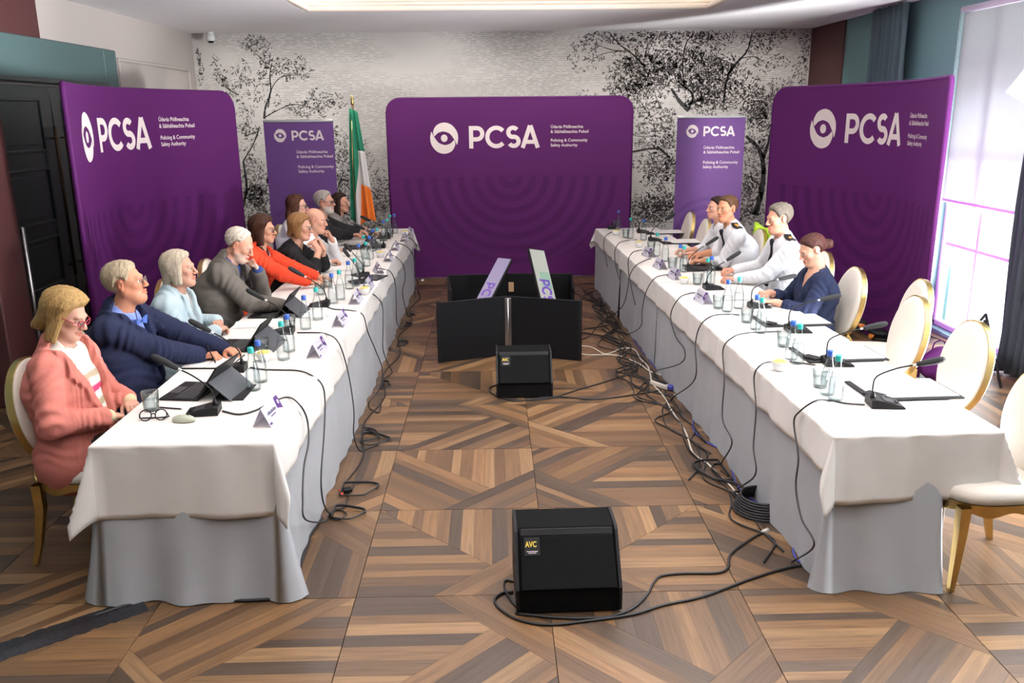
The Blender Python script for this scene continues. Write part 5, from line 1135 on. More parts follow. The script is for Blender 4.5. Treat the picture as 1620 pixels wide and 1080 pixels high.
def fabric_wall(name, ctrl, height, label, logo, sharp=0):
    """tension-fabric display following a plan curve; the print side faces the room"""
    path = spline([Vector((x, y, 0)) for x, y in ctrl], 14); acc = [0.0]
    for a, b in zip(path, path[1:]): acc.append(acc[-1] + (b - a).length)
    Lw = acc[-1]
    def pt(s, z, off=0.0):
        s = max(0, min(Lw, s)); i = max(0, min(len(acc) - 2, int(np.searchsorted(acc, s)) - 1)); t = (s - acc[i]) / (acc[i + 1] - acc[i]); p = path[i].lerp(path[i + 1], t)
        d = (path[min(i + 2, len(path) - 1)] - path[max(i - 1, 0)]).normalized(); nrm = Vector((d.y, -d.x, 0)); return p + nrm * off + Vector((0, 0, z))
    root = empty(name, path[len(path) // 2], 0, label, 'banner'); inv = -root.location
    def outline(k):
        lo = .015; s = Lw * k; e = min(s, Lw - s); R0 = .17 if not ((sharp < 0 and s < Lw / 2) or (sharp > 0 and s > Lw / 2)) else .03; drop = R0 - math.sqrt(max(0, R0 * R0 - max(0, R0 - e) ** 2)) if e < R0 else 0; return lo, height - drop
    us = sorted(set([0, .004, .010, .018, .028, .04, .053] + [1 - v for v in (0, .004, .010, .018, .028, .04, .053)] + [i / 46 for i in range(47)])); nv = 24
    def sheet(off, flip):
        m_ = MB(); vs = []
        for k in us:
            z0, z1 = outline(k)
            for j in range(nv + 1): vs.append(pt(Lw * k, z0 + (z1 - z0) * j / nv, off) + inv)
        n = nv + 1; m_.poly(vs, [((i * n + j, (i + 1) * n + j, (i + 1) * n + j + 1, i * n + j + 1) if flip else (i * n + j, i * n + j + 1, (i + 1) * n + j + 1, (i + 1) * n + j)) for i in range(len(us) - 1) for j in range(nv)], smooth=True); return m_
    sheet(.018, True).build('fabric_front', m_purple, root); sheet(-.018, False).build('fabric_back', m_purple, root)
    fr = [pt(Lw * k, outline(k)[1], 0) + inv for k in us]; loop = [pt(0, .03) + inv] + fr + [pt(Lw, .03) + inv]; MB().tube(loop, .021, 10).build('frame_tube', m_purple, root)
    MB().tube([pt(.0, .012) + inv] + [pt(Lw * k, .012) + inv for k in us[1:-1]] + [pt(Lw, .012) + inv], .012, 6).build('base_tube', m_alu, root)
    for s in (.12 * Lw, .88 * Lw):
        a, b = pt(s, .008, .20) + inv, pt(s, .008, -.20) + inv; MB().tube([a, b], .008, 6, flat=(3, 1)).build('foot', m_alu, root)
    mapf = lambda x, y: tuple(pt(x, y, .0205) + inv)
    brand(root, mapf, *logo)
    # tone-on-tone arches over the lower part
    c0, zt = logo[11] if len(logo) > 11 else Lw * .5, height * .575
    for k, r in enumerate((.12, .30, .48, .66, .84, 1.02, 1.20, 1.38)):
        w = .085; m_ = MB()
        for sgn in (-1, 1):
            vs = []
            for j in range(25):
                a = -PI / 2 * (j / 24); 
                for q in (r - w / 2, r + w / 2): vs.append((c0 + sgn * q * math.cos(a), zt + min(q, 1.30) * math.sin(a) * .95))
            vs = [mapf(min(max(x, .03), Lw - .03), max(y, .05)) for x, y in vs]; vs = [tuple(Vector(v)) for v in vs]
            m_.poly(vs, [(2 * j, 2 * j + 1, 2 * j + 3, 2 * j + 2) if sgn < 0 else (2 * j + 1, 2 * j, 2 * j + 2, 2 * j + 3) for j in range(24)])
        m_.build('arch_print', m_purple_dk, root)
    return root, pt, Lw
# central wall: left edge to right edge as seen; the path runs so that its print side faces the camera
B = fabric_wall('fabric_banner', [(-1.37, 11.52), (-.6, 11.56), (.23, 11.57), (1.0, 11.56), (1.83, 11.52)], 2.37, 'wide purple fabric display wall at the centre of the back wall',
                (.733, 1.87, .20, 1.06, 1.735, .287, 2.135, 1.985, .054, 2.05))
Bl = fabric_wall('fabric_banner', [(-3.130, 6.550), (-3.257, 6.929), (-3.354, 7.317), (-3.396, 7.714), (-3.374, 8.113), (-3.300, 8.506), (-3.172, 8.885), (-2.996, 9.244), (-2.793, 9.588)], 2.42, 'large purple fabric display wall behind the seated people on the left',
                 (.733, 2.02, .20, 1.06, 1.885, .287, 2.135, 2.135, .054, 2.05), -1)
Br = fabric_wall('fabric_banner', [(3.130, 9.750), (3.324, 9.400), (3.493, 9.038), (3.620, 8.659), (3.699, 8.267), (3.727, 7.868), (3.695, 7.470), (3.610, 7.079), (3.496, 6.696)], 2.41, 'large purple fabric display wall behind the officers on the right',
                 (.733, 1.99, .20, 1.06, 1.855, .287, 2.135, 2.105, .054, 2.05), 1)
def roll_up(x, y, rz, label, right):
    root = empty('roll_up_banner', (x, y, 0), rz, label, 'banner', 'roll-up banners either side of the central wall'); w, h = .82, 2.10
    MB().box((0, 0, .05), (w + .04, .10, .09), .03).build('base_cassette', m_alu, root)
    for sx in (-1, 1): MB().box((sx * .25, 0, .006), (.05, .26, .012), .004).build('foot', m_alu, root)
    MB().box((0, 0, .09 + (h - .09) / 2), (w, .004, h - .09)).build('banner_sheet', m_purple_roll, root); MB().box((0, 0, h + .012), (w + .01, .022, .032), .008).build('top_rail', m_alu, root)
    MB().tube([(0, .03, .09), (0, .03, h)], .010, 8).build('support_pole', m_alu, root)
    mapf = lambda a, b: (a - w / 2, -.0035, b)
    brand(root, mapf, .185, 1.945, .078, .32, 1.885, .117, .36 if not right else .33, 1.735, .047, 2.6, None, .37 if not right else .33)
    m_ = MB(); c0, zt = w * .52, .98
    for r in (.10, .20, .30, .40, .50):
        m_ = MB()
        for j in range(24):
            a0, a1 = PI * j / 24, PI * (j + 1) / 24
            q = [(c0 + rr_ * math.cos(a), zt - .35 + rr_ * math.sin(a)) for a, rr_ in ((a0, r - .026), (a0, r + .026), (a1, r + .026), (a1, r - .026))]
            if all(.01 < p[0] < w - .01 for p in q): m_.poly([mapf(*p) for p in q], [(0, 1, 2, 3)])
        m_.build('arch_print', m_roll_dk, root)
    return root
roll_up(-2.33, 10.62, .10, 'narrow purple roll-up banner with white logo between the left banner and the flag', False)
roll_up(2.655, 10.62, -.06, 'narrow purple roll-up banner with white logo behind the empty far chairs', True)
# flag on its pole
fl = empty('flag', (-1.77, 11.25, 0), 0, 'green white and orange flag draped on a gold-tipped pole beside the central wall', 'flag')
MB().lathe([(.16, 0), (.16, .02), (.05, .05), (.03, .10)], 20).build('base', m_brass, fl); MB().tube([(0, 0, .08), (0, 0, 2.30)], .014, 10).build('pole', M('dark_wood_pole', (.12, .06, .03), .4), fl)
MB().lathe([(.012, 2.29), (.024, 2.32), (.014, 2.35), (.020, 2.37), (.002, 2.44)], 12).build('finial', m_brass, fl)
def drapef(a, v):
    """a 0..1 across the hoist-to-fly cloth hanging in folds; v 0..1 downwards"""
    sp = .05 + .115 * v ** .9; x = (a - .42) * 2 * sp + .035 * v; fold = .038 * math.sin(a * 4.6 * PI) * (.35 + v) ; return (x, -.02 + fold - .03 * a * v, 2.24 - v * (1.42 + .05 * math.sin(a * 6)) + .02 * math.cos(a * 3))
m_green, m_fwhite, m_orange = M('flag_green', (.015, .20, .11), .7, bump=.05), M('flag_white', (.74, .70, .68), .7, bump=.05), M('flag_orange', (.80, .17, .012), .7, bump=.05)
def flagpiece(nm, mat, lo, hi):
    """strip of cloth between two diagonal seams, so the colours fall as in the drape"""
    m_ = MB(); m_.grid(lambda u, v: drapef(u, min(1, max(0, lo(u) + (hi(u) - lo(u)) * v))), 36, 18); o = m_.build(nm, mat, fl); so = o.modifiers.new('s', 'SOLIDIFY'); so.thickness = .004
g_w = lambda u: min(1, .99 - .02 * u if u < .25 else max(.34, 1.06 - u * 1.15) if u < .55 else .36 + .0 * u); w_o = lambda u: 1.0 if u < .40 else max(.60, 1.0 - (u - .40) * 2.6) if u < .55 else .66 + .10 * (u - .55)
flagpiece('green_band', m_green, lambda u: 0, g_w); flagpiece('white_band', m_fwhite, g_w, lambda u: max(g_w(u), w_o(u))); flagpiece('orange_band', m_orange, lambda u: max(g_w(u), w_o(u)), lambda u: 1)
MB().tube([(-.012, -.03, 2.2), (-.03, -.05, 1.6), (-.035, -.05, 1.0)], .006, 6).build('gold_cord', m_brass, fl)
# ------------------------------------------------------------------ floor monitors
TXP = lambda s: text_mesh(s, .02)
def wedge(x, y, rz, w, label, cover=False):
    root = empty('floor_monitor', (x, y, 0), rz, label, 'speaker', 'black wedge floor monitors'); h, d = .335, .42
    prof = [(0, .01), (0, .118), (.165, h - .012), (.185, h), (d - .05, h), (d, h - .06), (d, .01)]
    m_ = MB(); n = len(prof); vs = [(sx * (w / 2 - .014), py, pz) for sx in (-1, 1) for py, pz in prof]
    m_.poly(vs, [(i, (i + 1) % n, n + (i + 1) % n, n + i) for i in range(n)] + [tuple(range(n))[::-1], tuple(n + i for i in range(n))]); m_.build('cabinet', m_carpet, root)
    for sx in (-1, 1):
        m_ = MB(); vs = [(sx * (w / 2 - .014) + dx, py * 1.0 - .008, pz + .006) for dx in (0, sx * .014) for py, pz in prof]
        m_.poly(vs, [(i, (i + 1) % n, n + (i + 1) % n, n + i) for i in range(n)] + [tuple(range(n))[::-1], tuple(n + i for i in range(n))]); m_.build('side_cheek', m_black, root)
        MB().box((sx * (w / 2 + .001), .21, .20), (.004, .12, .05), .002).build('handle_recess', m_grout, root)
    s0, s1 = Vector((0, -.006, .122)), Vector((0, .152, h - .030)); e = (s1 - s0); nrm = Vector((0, -e.z, e.y)).normalized(); q = s0 + e * .5; R = rot_to(e.normalized(), nrm)
    MB().box(q + nrm * .004, (w - .05, e.length, .012), .004, R).build('grille', M('black_grille_cloth', (.008, .008, .008), .9, bump=.5, bscale=700, spec=.08), root)
    m_ = MB()
    for r_ in range(3):
        for i in range(int((w - .1) / .011)):
            t = s1 + e.normalized() * (.006 + .0095 * r_) + nrm * .007; xx = -w / 2 + .05 + i * .011 + (r_ % 2) * .0055; a = .0035
            m_.poly([t + Vector((xx + a * math.cos(k * PI / 3), 0, 0)) + e.normalized() * a * math.sin(k * PI / 3) for k in range(6)], [(0, 1, 2, 3, 4, 5)])
    tag(m_.build('perforation', M('dark_hole', (.002, .002, .002), .9), root), kind='stuff')
    MB().box(s1 + e.normalized() * .017 + nrm * .0005, (w - .05, .034, .012), .003, R).build('vent_strip', m_black, root)
    st = MB().box(s0 + e * .80 + nrm * .0115 + Vector((-w * .5 + .078, 0, 0)), (.070, .082, .002), 0, R).build('sticker', m_black, root); mapf = lambda a, b: tuple(s0 + e * .80 + nrm * .0130 + Vector((-w * .5 + .078 + a, 0, 0)) + e.normalized() * b)
    m_ = MB(); put(m_, [text_mesh('AVC', .02)], -.030, -.002, .036, mapf, .72); m_.build('lettering', M('yellow_print', (.78, .55, .05), .6), st)
    m_ = MB()
    for k, (a, b) in enumerate(((-.026, .026), (-.018, .018))):
        y = -.024 - k * .007; m_.poly([mapf(a, y), mapf(b, y), mapf(b, y + .0032), mapf(a, y + .0032)], [(0, 1, 2, 3)])
    m_.build('small_print', m_print, st); return root
wedge(.312, 3.385, .02, .475, 'black wedge floor monitor alone on the planks near the camera')
wedge(.222, 6.395, .0, .445, 'black wedge floor monitor standing before the hinged black panels')
# ------------------------------------------------------------------ hinged panels and screen well
def quad_board(name, a, b, h, th, mat, parent, z0=.006):
    a, b = Vector((*a, 0)), Vector((*b, 0)); d = b - a; m_ = MB(); m_.box((a + b) / 2 + Vector((0, 0, z0 + h / 2)), (d.length, th, h), .006, Matrix.Rotation(math.atan2(d.y, d.x), 3, 'Z')); return m_.build(name, mat, parent)
m_panel = M('matt_black_panel', (.007, .007, .008), .6, bump=.02, bscale=40, spec=.12)
def board_thing(label, pts, group='black hinged boards of the screen well'):
    c = Vector(((pts[0][0] + pts[-1][0]) / 2, (pts[0][1] + pts[-1][1]) / 2, 0)); root = empty('screen_enclosure', c, 0, label, 'enclosure', group)
    for a, b in zip(pts, pts[1:]): quad_board('panel', (a[0] - c.x, a[1] - c.y), (b[0] - c.x, b[1] - c.y), .555, .022, m_panel, root)
    return root, c
r1, c1 = board_thing('pair of low black boards hinged in a shallow V, nearest of the screen well', [(-.505, 7.42), (.115, 7.66), (.755, 7.41)])
for k, zz in ((0, .28),):
    for dx in (-.018, .018): MB().box((.117 - c1.x + dx, 7.636 - c1.y, zz), (.022, .006, .53), .002).build('hinge_leaf', m_steel, r1)
    MB().tube([(.117 - c1.x, 7.632 - c1.y, .02), (.117 - c1.x, 7.632 - c1.y, .545)], .006, 8).build('hinge_pin', m_alu, r1)
for x, y in ((-.51, 7.42), (.76, 7.41)): MB().box((x - c1.x, y + .02 - c1.y, .285), (.03, .06, .56), .004).build('end_cap', m_black, r1)
r2, c2 = board_thing('black boards standing open behind the screens, farthest of the screen well', [(-.42, 7.98), (-.485, 8.74), (.13, 8.80), (.80, 8.74), (.75, 7.98)])
MB().box((.17 - c2.x, 8.775 - c2.y, .42), (.055, .008, .10), .002).build('socket_plate', M('tan_label', (.45, .28, .15), .6), r2)
def tv(label, corner, e_long, e_short, flip, mats):
    """flat screen on a tilt: corner is its top, e_long runs down the long side, e_short along the short side"""
    C0, A, B_ = Vector(corner), Vector(e_long), Vector(e_short); B_ = B_ - A * (B_.dot(A) / A.dot(A)); nrm = A.cross(B_).normalized() * flip
    root = empty('screen', C0, 0, label, 'screen'); R = Matrix((A.normalized(), B_.normalized(), A.normalized().cross(B_.normalized()))).transposed(); cc = (A + B_) / 2; w, h = A.length, B_.length
    MB().box(cc - nrm * .022, (w, h, .036), .006, R).build('casing', m_black, root)
    def mp(a, b, off=.0): return tuple(A * a + B_ * b + nrm * (.0 + off))
    MB().poly([mp(.02, .03), mp(.98, .03), mp(.98, .97), mp(.02, .97)], [(0, 1, 2, 3)]).build('display', mats[0], root)
    return root, mp, w, h
m_scr1 = emit('lavender_display', (.20, .165, .28), .14); m_scr2 = emit('pale_grey_display', (.28, .29, .25), .14); m_scrp = emit('purple_display_letters', (.08, .02, .28), .2); m_scrg = emit('green_display_patch', (.16, .26, .19), .16)
# left screen faces the left table, right screen faces the right table
Yp = lambda px, py, y: on_plane(px, py, (0, y, 0), (0, 1, 0))
def tv_px(label, top, side, foot, k, mats):
    a, b_, c_ = Yp(*top), Yp(*side), Yp(*foot); el, es = (c_ - a) * k, b_ - a; n_ = el.cross(es - el * (es.dot(el) / el.dot(el))); flip = 1 if n_.dot(Vector((0, 0, CAMH)) - a) > 0 else -1
    return tv(label, a, el, es, flip, mats)
sL = tv_px('tilted screen showing lavender with purple letters, left one in the black well', (788, 406, 8.35), (793, 441, 8.10), (751, 477, 8.0), 1.25, [m_scr1])
sR = tv_px('tilted screen showing pale grey with a green patch, right one in the black well', (861, 395, 8.35), (845, 428, 8.10), (881, 477, 8.0), 1.25, [m_scr2])
for (rt_, mp, w, h), lettersize, s0, flip in ((sL, .30, .46, False), (sR, .26, .48, True)):
    m_ = MB()
    f_ = (lambda x, y, mp=mp, s0=s0: mp(s0 + x * .30 / 1.0 * .48, .18 + y * .62, .002)) if not flip else (lambda x, y, mp=mp, s0=s0: mp(s0 + x * .30 * .48, .80 - y * .62, .002))
    put(m_, letters_pcsa(), 0, 0, 1, f_); m_.build('display_lettering', m_scrp, rt_)
MB().poly([sR[1](.36, .08, .0015), sR[1](.36, .70, .0015), sR[1](.62, .70, .0015), sR[1](.62, .08, .0015)], [(0, 1, 2, 3)]).build('display_patch', m_scrg, sR[0])
MB().box((.10, 7.98, .42), (.05, .012, .05), .002, Matrix.Rotation(.6, 3, 'Y')).build('cable_tag', m_paper, None)
tag(bpy.data.objects['cable_tag'], 'small white paper tag hanging between the two screens', 'tag')

# ------------------------------------------------------------------ small things on the tables
protos = {}
def place(kind, maker, loc, rz, label, cat, group):
    if kind not in protos: protos[kind] = maker(); o = protos[kind]
    else: o = copy_tree(protos[kind])
    o.location = loc; o.rotation_euler = (0, 0, rz); return tag(o, label, cat, group)
def mk_bottle(cap):
    def f():
        r = empty('water_bottle', (0, 0, 0)); P = [(.028, .0), (.036, .004), (.0375, .02), (.0375, .085), (.034, .115), (.024, .155), (.0165, .180), (.0145, .215)]
        MB().lathe(P, 18, cap1=False).build('glass_body', m_glass, r); MB().lathe([(a * .9, z + .004) for a, z in P[:5]] + [(.001, .118)], 14, cap1=False).build('water', m_water, r)
        MB().lathe([(.0165, .207), (.0170, .211), (.0170, .234), (.0150, .238)], 16).build('cap', cap, r); return r
    return f
def mk_glass():
    r = empty('drinking_glass', (0, 0, 0)); MB().lathe([(.034, 0), (.036, .003), (.043, .100), (.0415, .100), (.034, .010), (.001, .008)], 20, cap1=False).build('tumbler', m_glass, r); MB().lathe([(.033, .010), (.0375, .055), (.001, .055)], 16, cap1=False).build('water', m_water, r); return r
def mk_bowl():
    r = empty('sweet_bowl', (0, 0, 0)); MB().lathe([(.026, 0), (.030, .003), (.052, .056), (.049, .056), (.027, .008), (.001, .007)], 22, cap1=False).build('bowl', m_ceramic, r); rr = random.Random(2); m_ = MB()
    for i in range(16):
        a = i * 2.4; q = .036 * math.sqrt(i / 16); m_.box((q * math.cos(a), q * math.sin(a), .050 + .012 * (1 - i / 16)), (.020, .013, .009), .003, Matrix.Rotation(rr.uniform(0, 6), 3, 'Z') @ Matrix.Rotation(rr.uniform(-.5, .5), 3, 'X'))
    tag(m_.build('wrapped_sweets', m_mint, r), kind='stuff'); return r
def mk_card():
    r = empty('name_card', (0, 0, 0)); h, b, L_ = .092, .045, .215
    for sx in (1, -1):
        m_ = MB(); n = Vector((sx * h, 0, b)).normalized(); vs = [Vector((sx * b, -L_ / 2, 0)), Vector((sx * b, L_ / 2, 0)), Vector((0, L_ / 2, h)), Vector((0, -L_ / 2, h))]; m_.poly(vs + [v - n * .0008 for v in vs], [(0, 1, 2, 3), (7, 6, 5, 4), (0, 4, 5, 1), (1, 5, 6, 2), (2, 6, 7, 3), (3, 7, 4, 0)])
        pn = m_.build('card_panel', m_card, r); mp = lambda a, q, n=n, sx=sx: tuple(Vector((sx * b * (1 - q), a * sx, h * q)) + n * .0006)
        m_ = MB(); m_.poly([mp(.048, .48), mp(L_ / 2 - .001, .30), mp(L_ / 2 - .001, .995), mp(.058, .995)], [(0, 1, 2, 3)]); m_.build('corner_print', m_purple_ink, pn)
        mp2 = lambda x, y, n=n, sx=sx: tuple(Vector((sx * b * (1 - (.70 + y)), (.085 + x) * sx, h * (.70 + y))) + n * .0011)
        m_ = MB(); put(m_, eye_logo(), 0, 0, 1, lambda x, y: mp2(x * .010, y * .105)); m_.build('eye_logo', m_paper, pn)
        m_ = MB(); rr = random.Random(1); x = -.072
        while x < .03: w = rr.uniform(.006, .011); m_.poly([mp(x, .50), mp(x + w, .50), mp(x + w, .50 + rr.choice((.12, .17))), mp(x, .50 + .12)], [(0, 1, 2, 3)]); x += w + .0022
        m_.build('name_print', m_ink, pn); m_ = MB(); m_.poly([mp(-.05, .36), mp(.01, .36), mp(.01, .41), mp(-.05, .41)], [(0, 1, 2, 3)]).poly([mp(-.098, .08), mp(-.072, .08), mp(-.072, .18), mp(-.098, .18)], [(0, 1, 2, 3)]); m_.build('small_print', m_purple_ink, pn)
    return r
def mk_mic(kind):
    def f():
        r = empty('conference_microphone', (0, 0, 0)); m_ = MB(); prof = [(-.055, 0), (-.055, .038), (-.030, .042), (.10, .012), (.11, 0)]; n = len(prof); vs = []
        for sx, k in ((-1, 1), (1, 1)): vs += [(sx * (.058 - (.004 if z > .02 else 0)), y, z) for y, z in prof]
        m_.poly(vs, [(i, n + i, n + (i + 1) % n, (i + 1) % n) for i in range(n)] + [tuple(range(n)), tuple(n + i for i in range(n))[::-1]]); m_.build('base', m_black, r)
        sl_ = Matrix.Rotation(-.226, 3, 'X')
        MB().box((0, .040, .0275), (.078, .055, .003), .001, sl_).build('speaker_grille', m_steel if False else m_foam, r); MB().box((.0, .082, .0185), (.030, .014, .005), .002, sl_).build('talk_button', m_black, r)
        if kind == 0: P = [(0, -.035, .035), (0, -.032, .085), (0, -.015, .130), (0, .050, .190), (0, .115, .232)]
        elif kind == 1: P = [(0, -.035, .035), (0, -.040, .095), (0, -.025, .150), (0, .060, .190), (0, .150, .212)]
        else: P = [(0, -.035, .035), (0, -.036, .08), (0, -.02, .118), (0, .07, .165), (0, .155, .205)]
        MB().lathe([(.014, .036), (.012, .052), (.006, .070)], 12, (0, -.035, 0)).build('stem_boot', m_black, r); S = spline(P, 8); MB().tube(S, .0042, 8).build('gooseneck', m_black, r)
        d = (S[-1] - S[-3]).normalized(); e = S[-1]; MB().tube([e - d * .012, e + d * .012], .0062, 8).build('light_ring', m_alu, r)
        MB().tube([e + d * .006, e + d * .016, e + d * .045, e + d * .095, e + d * .125, e + d * .140, e + d * .145], [.008, .0125, .016, .0175, .0165, .011, .002], 12).build('foam_windshield', m_foam, r); return r
    return f
def mk_folder():
    r = empty('leather_folder', (0, 0, 0)); MB().box((0, 0, .005), (.325, .485, .009), .003).build('cover', m_black, r)
    q = [(-.150, -.215), (.02, -.215), (.140, -.125), (.140, .225), (-.150, .225)]; m_ = MB(); m_.poly([(x, y, .0135) for x, y in q] + [(x, y, .0100) for x, y in q], [(0, 1, 2, 3, 4)] + [(i, i + 5, (i + 1) % 5 + 5, (i + 1) % 5) for i in range(5)]); m_.build('paper_pad', m_paper, r)
    MB().box((.085, -.195, .014), (.10, .07, .010), .003, Matrix.Rotation(.6, 3, 'Z')).build('pocket', m_black, r); return r
def mk_papers():
    r = empty('paper_sheets', (0, 0, 0)); 
    for k, (dx, dy, a) in enumerate(((0, 0, .05), (.015, .01, -.08), (-.01, .02, .14))): MB().box((dx, dy, .0012 + k * .0016), (.21, .297, .0012), 0, Matrix.Rotation(a, 3, 'Z')).build('sheet', m_paper, r)
    return r
def mk_laptop():
    r = empty('tablet_laptop', (0, 0, 0)); MB().box((0, 0, .006), (.300, .215, .008), .003).build('keyboard_deck', m_black, r)
    k_ = MB()
    for i in range(12):
        for j in range(5): k_.box((-.128 + i * .0233, -.018 + j * .0205, .0112), (.0195, .0165, .003), .001)
    tag(k_.build('keys', M('key_caps', (.035, .035, .038), .5), r), kind='stuff'); MB().box((0, -.070, .0106), (.105, .058, .0012)).build('touchpad', M('touchpad_grey', (.05, .05, .055), .35), r)
    R = Matrix.Rotation(-.62, 3, 'X'); b0 = Vector((0, .100, .012)); up = R @ Vector((0, 0, 1)); nn = R @ Vector((0, 1, 0)); s = MB().box(b0 + up * .105, (.295, .009, .205), .003, R).build('tablet', m_black, r)
    MB().box(b0 + up * .106 - nn * .0052, (.275, .001, .18), 0, R).build('display', M('dim_display', (.03, .035, .04), .12), s)
    a = b0 + up * .115 + nn * .005; c = Vector((0, .285, .002)); m_ = MB(); vs = [a + Vector((-.146, 0, 0)), a + Vector((.146, 0, 0)), c + Vector((.146, 0, 0)), c + Vector((-.146, 0, 0))]
    m_.poly(vs + [v + Vector((0, 0, -.004)) for v in vs], [(0, 1, 2, 3), (7, 6, 5, 4), (0, 4, 5, 1), (1, 5, 6, 2), (2, 6, 7, 3), (3, 7, 4, 0)]); m_.build('kickstand', M('slate_grey_metal', (.075, .080, .088), .4, .3), r); return r
TA = lambda px, py: at(px, py, TZ) + Vector((0, 0, .0015))
GB = {s: f'water bottles along the {s} table' for s in ('left', 'right')}
ob = lambda c: ('blue_bottle', mk_bottle(m_bluecap)) if c == 'blue' else ('teal_bottle', mk_bottle(m_tealcap))
bot_l = [('teal', 402, 617, 1), ('blue', 413, 604, 1), ('teal', 449, 569, 2), ('blue', 458, 556, 2), ('blue', 484, 521, 3), ('teal', 503, 506, 3), ('blue', 527, 480, 4), ('teal', 539, 474, 4), ('blue', 553, 457, 5), ('teal', 563, 452, 5), ('blue', 569, 425, 6), ('teal', 580, 421, 6), ('teal', 577, 409, 7), ('blue', 586, 410, 7), ('blue', 591, 397, 8), ('teal', 598, 395, 8), ('blue', 608, 381, 9), ('teal', 614, 378, 9), ('teal', 618, 370.5, 10), ('blue', 625, 369, 10)]
for c, x, y, k in bot_l: place(*ob(c), TA(x, y), 0, f'{c}-capped clear water bottle, {ORD[k-1]} pair from the near end of the left table', 'bottle', GB['left'])
bot_r = [('blue', 978, 363, 10, ''), ('teal', 997, 377, 9, ''), ('blue', 1018, 380, 8, ''), ('teal', 1039, 405, 7, ''), ('blue', 1052, 413, 6, ''), ('blue', 1075, 427, 5, ''), ('teal', 1081, 430, 5, ''), ('teal', 1118, 453, 4, ''), ('blue', 1124, 449, 4, ''), ('blue', 1150, 493, 3.5, ''), ('teal', 1168, 488, 3.5, ''), ('blue', 1195, 521, 3, ''), ('teal', 1203, 527, 3, ''), ('blue', 1251, 569, 2, ''), ('teal', 1261, 575, 2, ''), ('blue', 1308, 624, 1, ''), ('teal', 1321, 633, 1, '')]
rname = {1: 'nearest pair on the right table', 2: 'second pair from the near end of the right table', 3: 'third pair from the near end of the right table', 3.5: 'pair before the woman in navy', 4: 'pair before the long-sleeved officer', 5: 'pair before the short-sleeved officer', 6: 'standing alone beside the second farthest name card on the right', 7: 'standing alone beside the farthest name card on the right', 8: 'third from the far end of the right table', 9: 'second from the far end of the right table', 10: 'farthest on the right table'}
for c, x, y, k, _ in bot_r: place(*ob(c), TA(x, y), 0, f'{c}-capped clear water bottle, {rname[k]}', 'bottle', GB['right'])
for i, (x, y, w) in enumerate(((240, 649, 'half full beside the folded spectacles at the left table corner'), (416, 560, 'behind the first pair of bottles on the left table'), (459, 521, 'beside the third laptop, behind the second pair of bottles on the left'), (507, 467, 'before the woman in red on the left table'), (519, 455, 'behind the fourth pair of bottles on the left table'), (571, 431, 'beside the flat tablet, fifth place on the left table'), (606, 381, 'before the bearded man on the left table'), (617, 376, 'farthest on the left table'))):
    place('glass', mk_glass, TA(x, y), 0, f'clear water tumbler {w}', 'glass', 'tumblers on the left table')
for i, (x, y, w) in enumerate(((1297, 612, 'left of the nearest bottle pair on the right table'), (1239, 548, 'left of the second bottle pair on the right table'), (1181, 510, 'left of the third bottle pair on the right table'), (1136, 488, 'beside the nearest name card on the right table'), (1103, 450, 'before the long-sleeved officer on the right table'), (1063, 424, 'before the short-sleeved officer on the right table'), (1030, 397, 'behind the farthest name card on the right table'), (990, 376, 'beside the second farthest bottle on the right table'), (973, 362, 'farthest on the right table'))):
    place('glass', mk_glass, TA(x, y), 0, f'clear water tumbler {w}', 'glass', 'tumblers on the right table')
for x, y, w in ((418, 571, 'behind the nearest bottle pair on the left table'), (577, 466, 'beside the fourth name card on the left table'), (602, 407, 'beside the seventh name card on the left table'), (641, 373, 'by the farthest name card on the left table'), (1233, 586, 'near the second bottle pair on the right table'), (1082, 449, 'beside the third name card on the right table'), (1011, 391, 'beside the farthest name card on the right table'), (975, 372, 'at the far end of the right table')):
    place('bowl', mk_bowl, TA(x, y), 0, f'small white bowl of yellow wrapped sweets {w}', 'bowl', 'bowls of sweets on the tables')
for i, (x, y, a) in enumerate(((427, 664, -.10), (503, 560, -.06), (539, 513, -.04), (563, 478, 0), (582, 456, 0), (599, 431, .25), (615, 412, 0), (625, 395, 0), (640, 381, 0), (648, 371, 0))):
    place('card', mk_card, TA(x, y), a, f'white folded name card, {ORD[i]} from the near end of the left table', 'name card', 'name cards on the left table')
for i, (x, y, a) in enumerate(((1112, 478, .12), (1068, 440, .10), (1044, 424, .10), (1026, 405, .15))):
    place('card', mk_card, TA(x, y), PI + a, f'white folded name card, {ORD[i]} from the near end of the right table', 'name card', 'name cards on the right table')
for i, (x, y, a, k, w) in enumerate(((330, 653, .12, 0, 'in front of the woman in pink'), (374, 586, .08, 0, 'in front of the man in navy'), (452, 527, .05, 0, 'beside the open papers of the man in grey'), (510, 484, .05, 0, 'in front of the woman in red'), (572, 437, -.9, 2, 'beside the flat tablet'), (567, 448, -1.0, 2, 'behind the fifth bottle pair'), (602, 392, 0, 2, 'in front of the bearded man'), (610, 377, 0, 2, 'farthest on the left table'))):
    place(f'mic{k}', mk_mic(k), TA(x, y), PI / 2 + a, f'black gooseneck microphone {w}' + (' on the left table' if 'table' not in w else ''), 'microphone', 'microphones on the left table')
for i, (x, y, a, k, w) in enumerate(((1391, 641, -.10, 1, 'nearest on the right table, before the empty chair'), (1317, 576, -.06, 1, 'second from the near end of the right table'), (1256, 524, -.06, 1, 'third from the near end of the right table'), (1196, 487, .0, 1, 'in front of the woman in navy'), (1124, 457, .02, 0, 'in front of the long-sleeved officer'), (1094, 428, .02, 0, 'in front of the short-sleeved officer'), (1034, 381, .0, 0, 'before the second farthest empty chair'), (1015, 368, .0, 0, 'farthest on the right table'))):
    place(f'mic{k}', mk_mic(k), TA(x, y), -PI / 2 + a, f'black gooseneck microphone {w}', 'microphone', 'microphones on the right table')
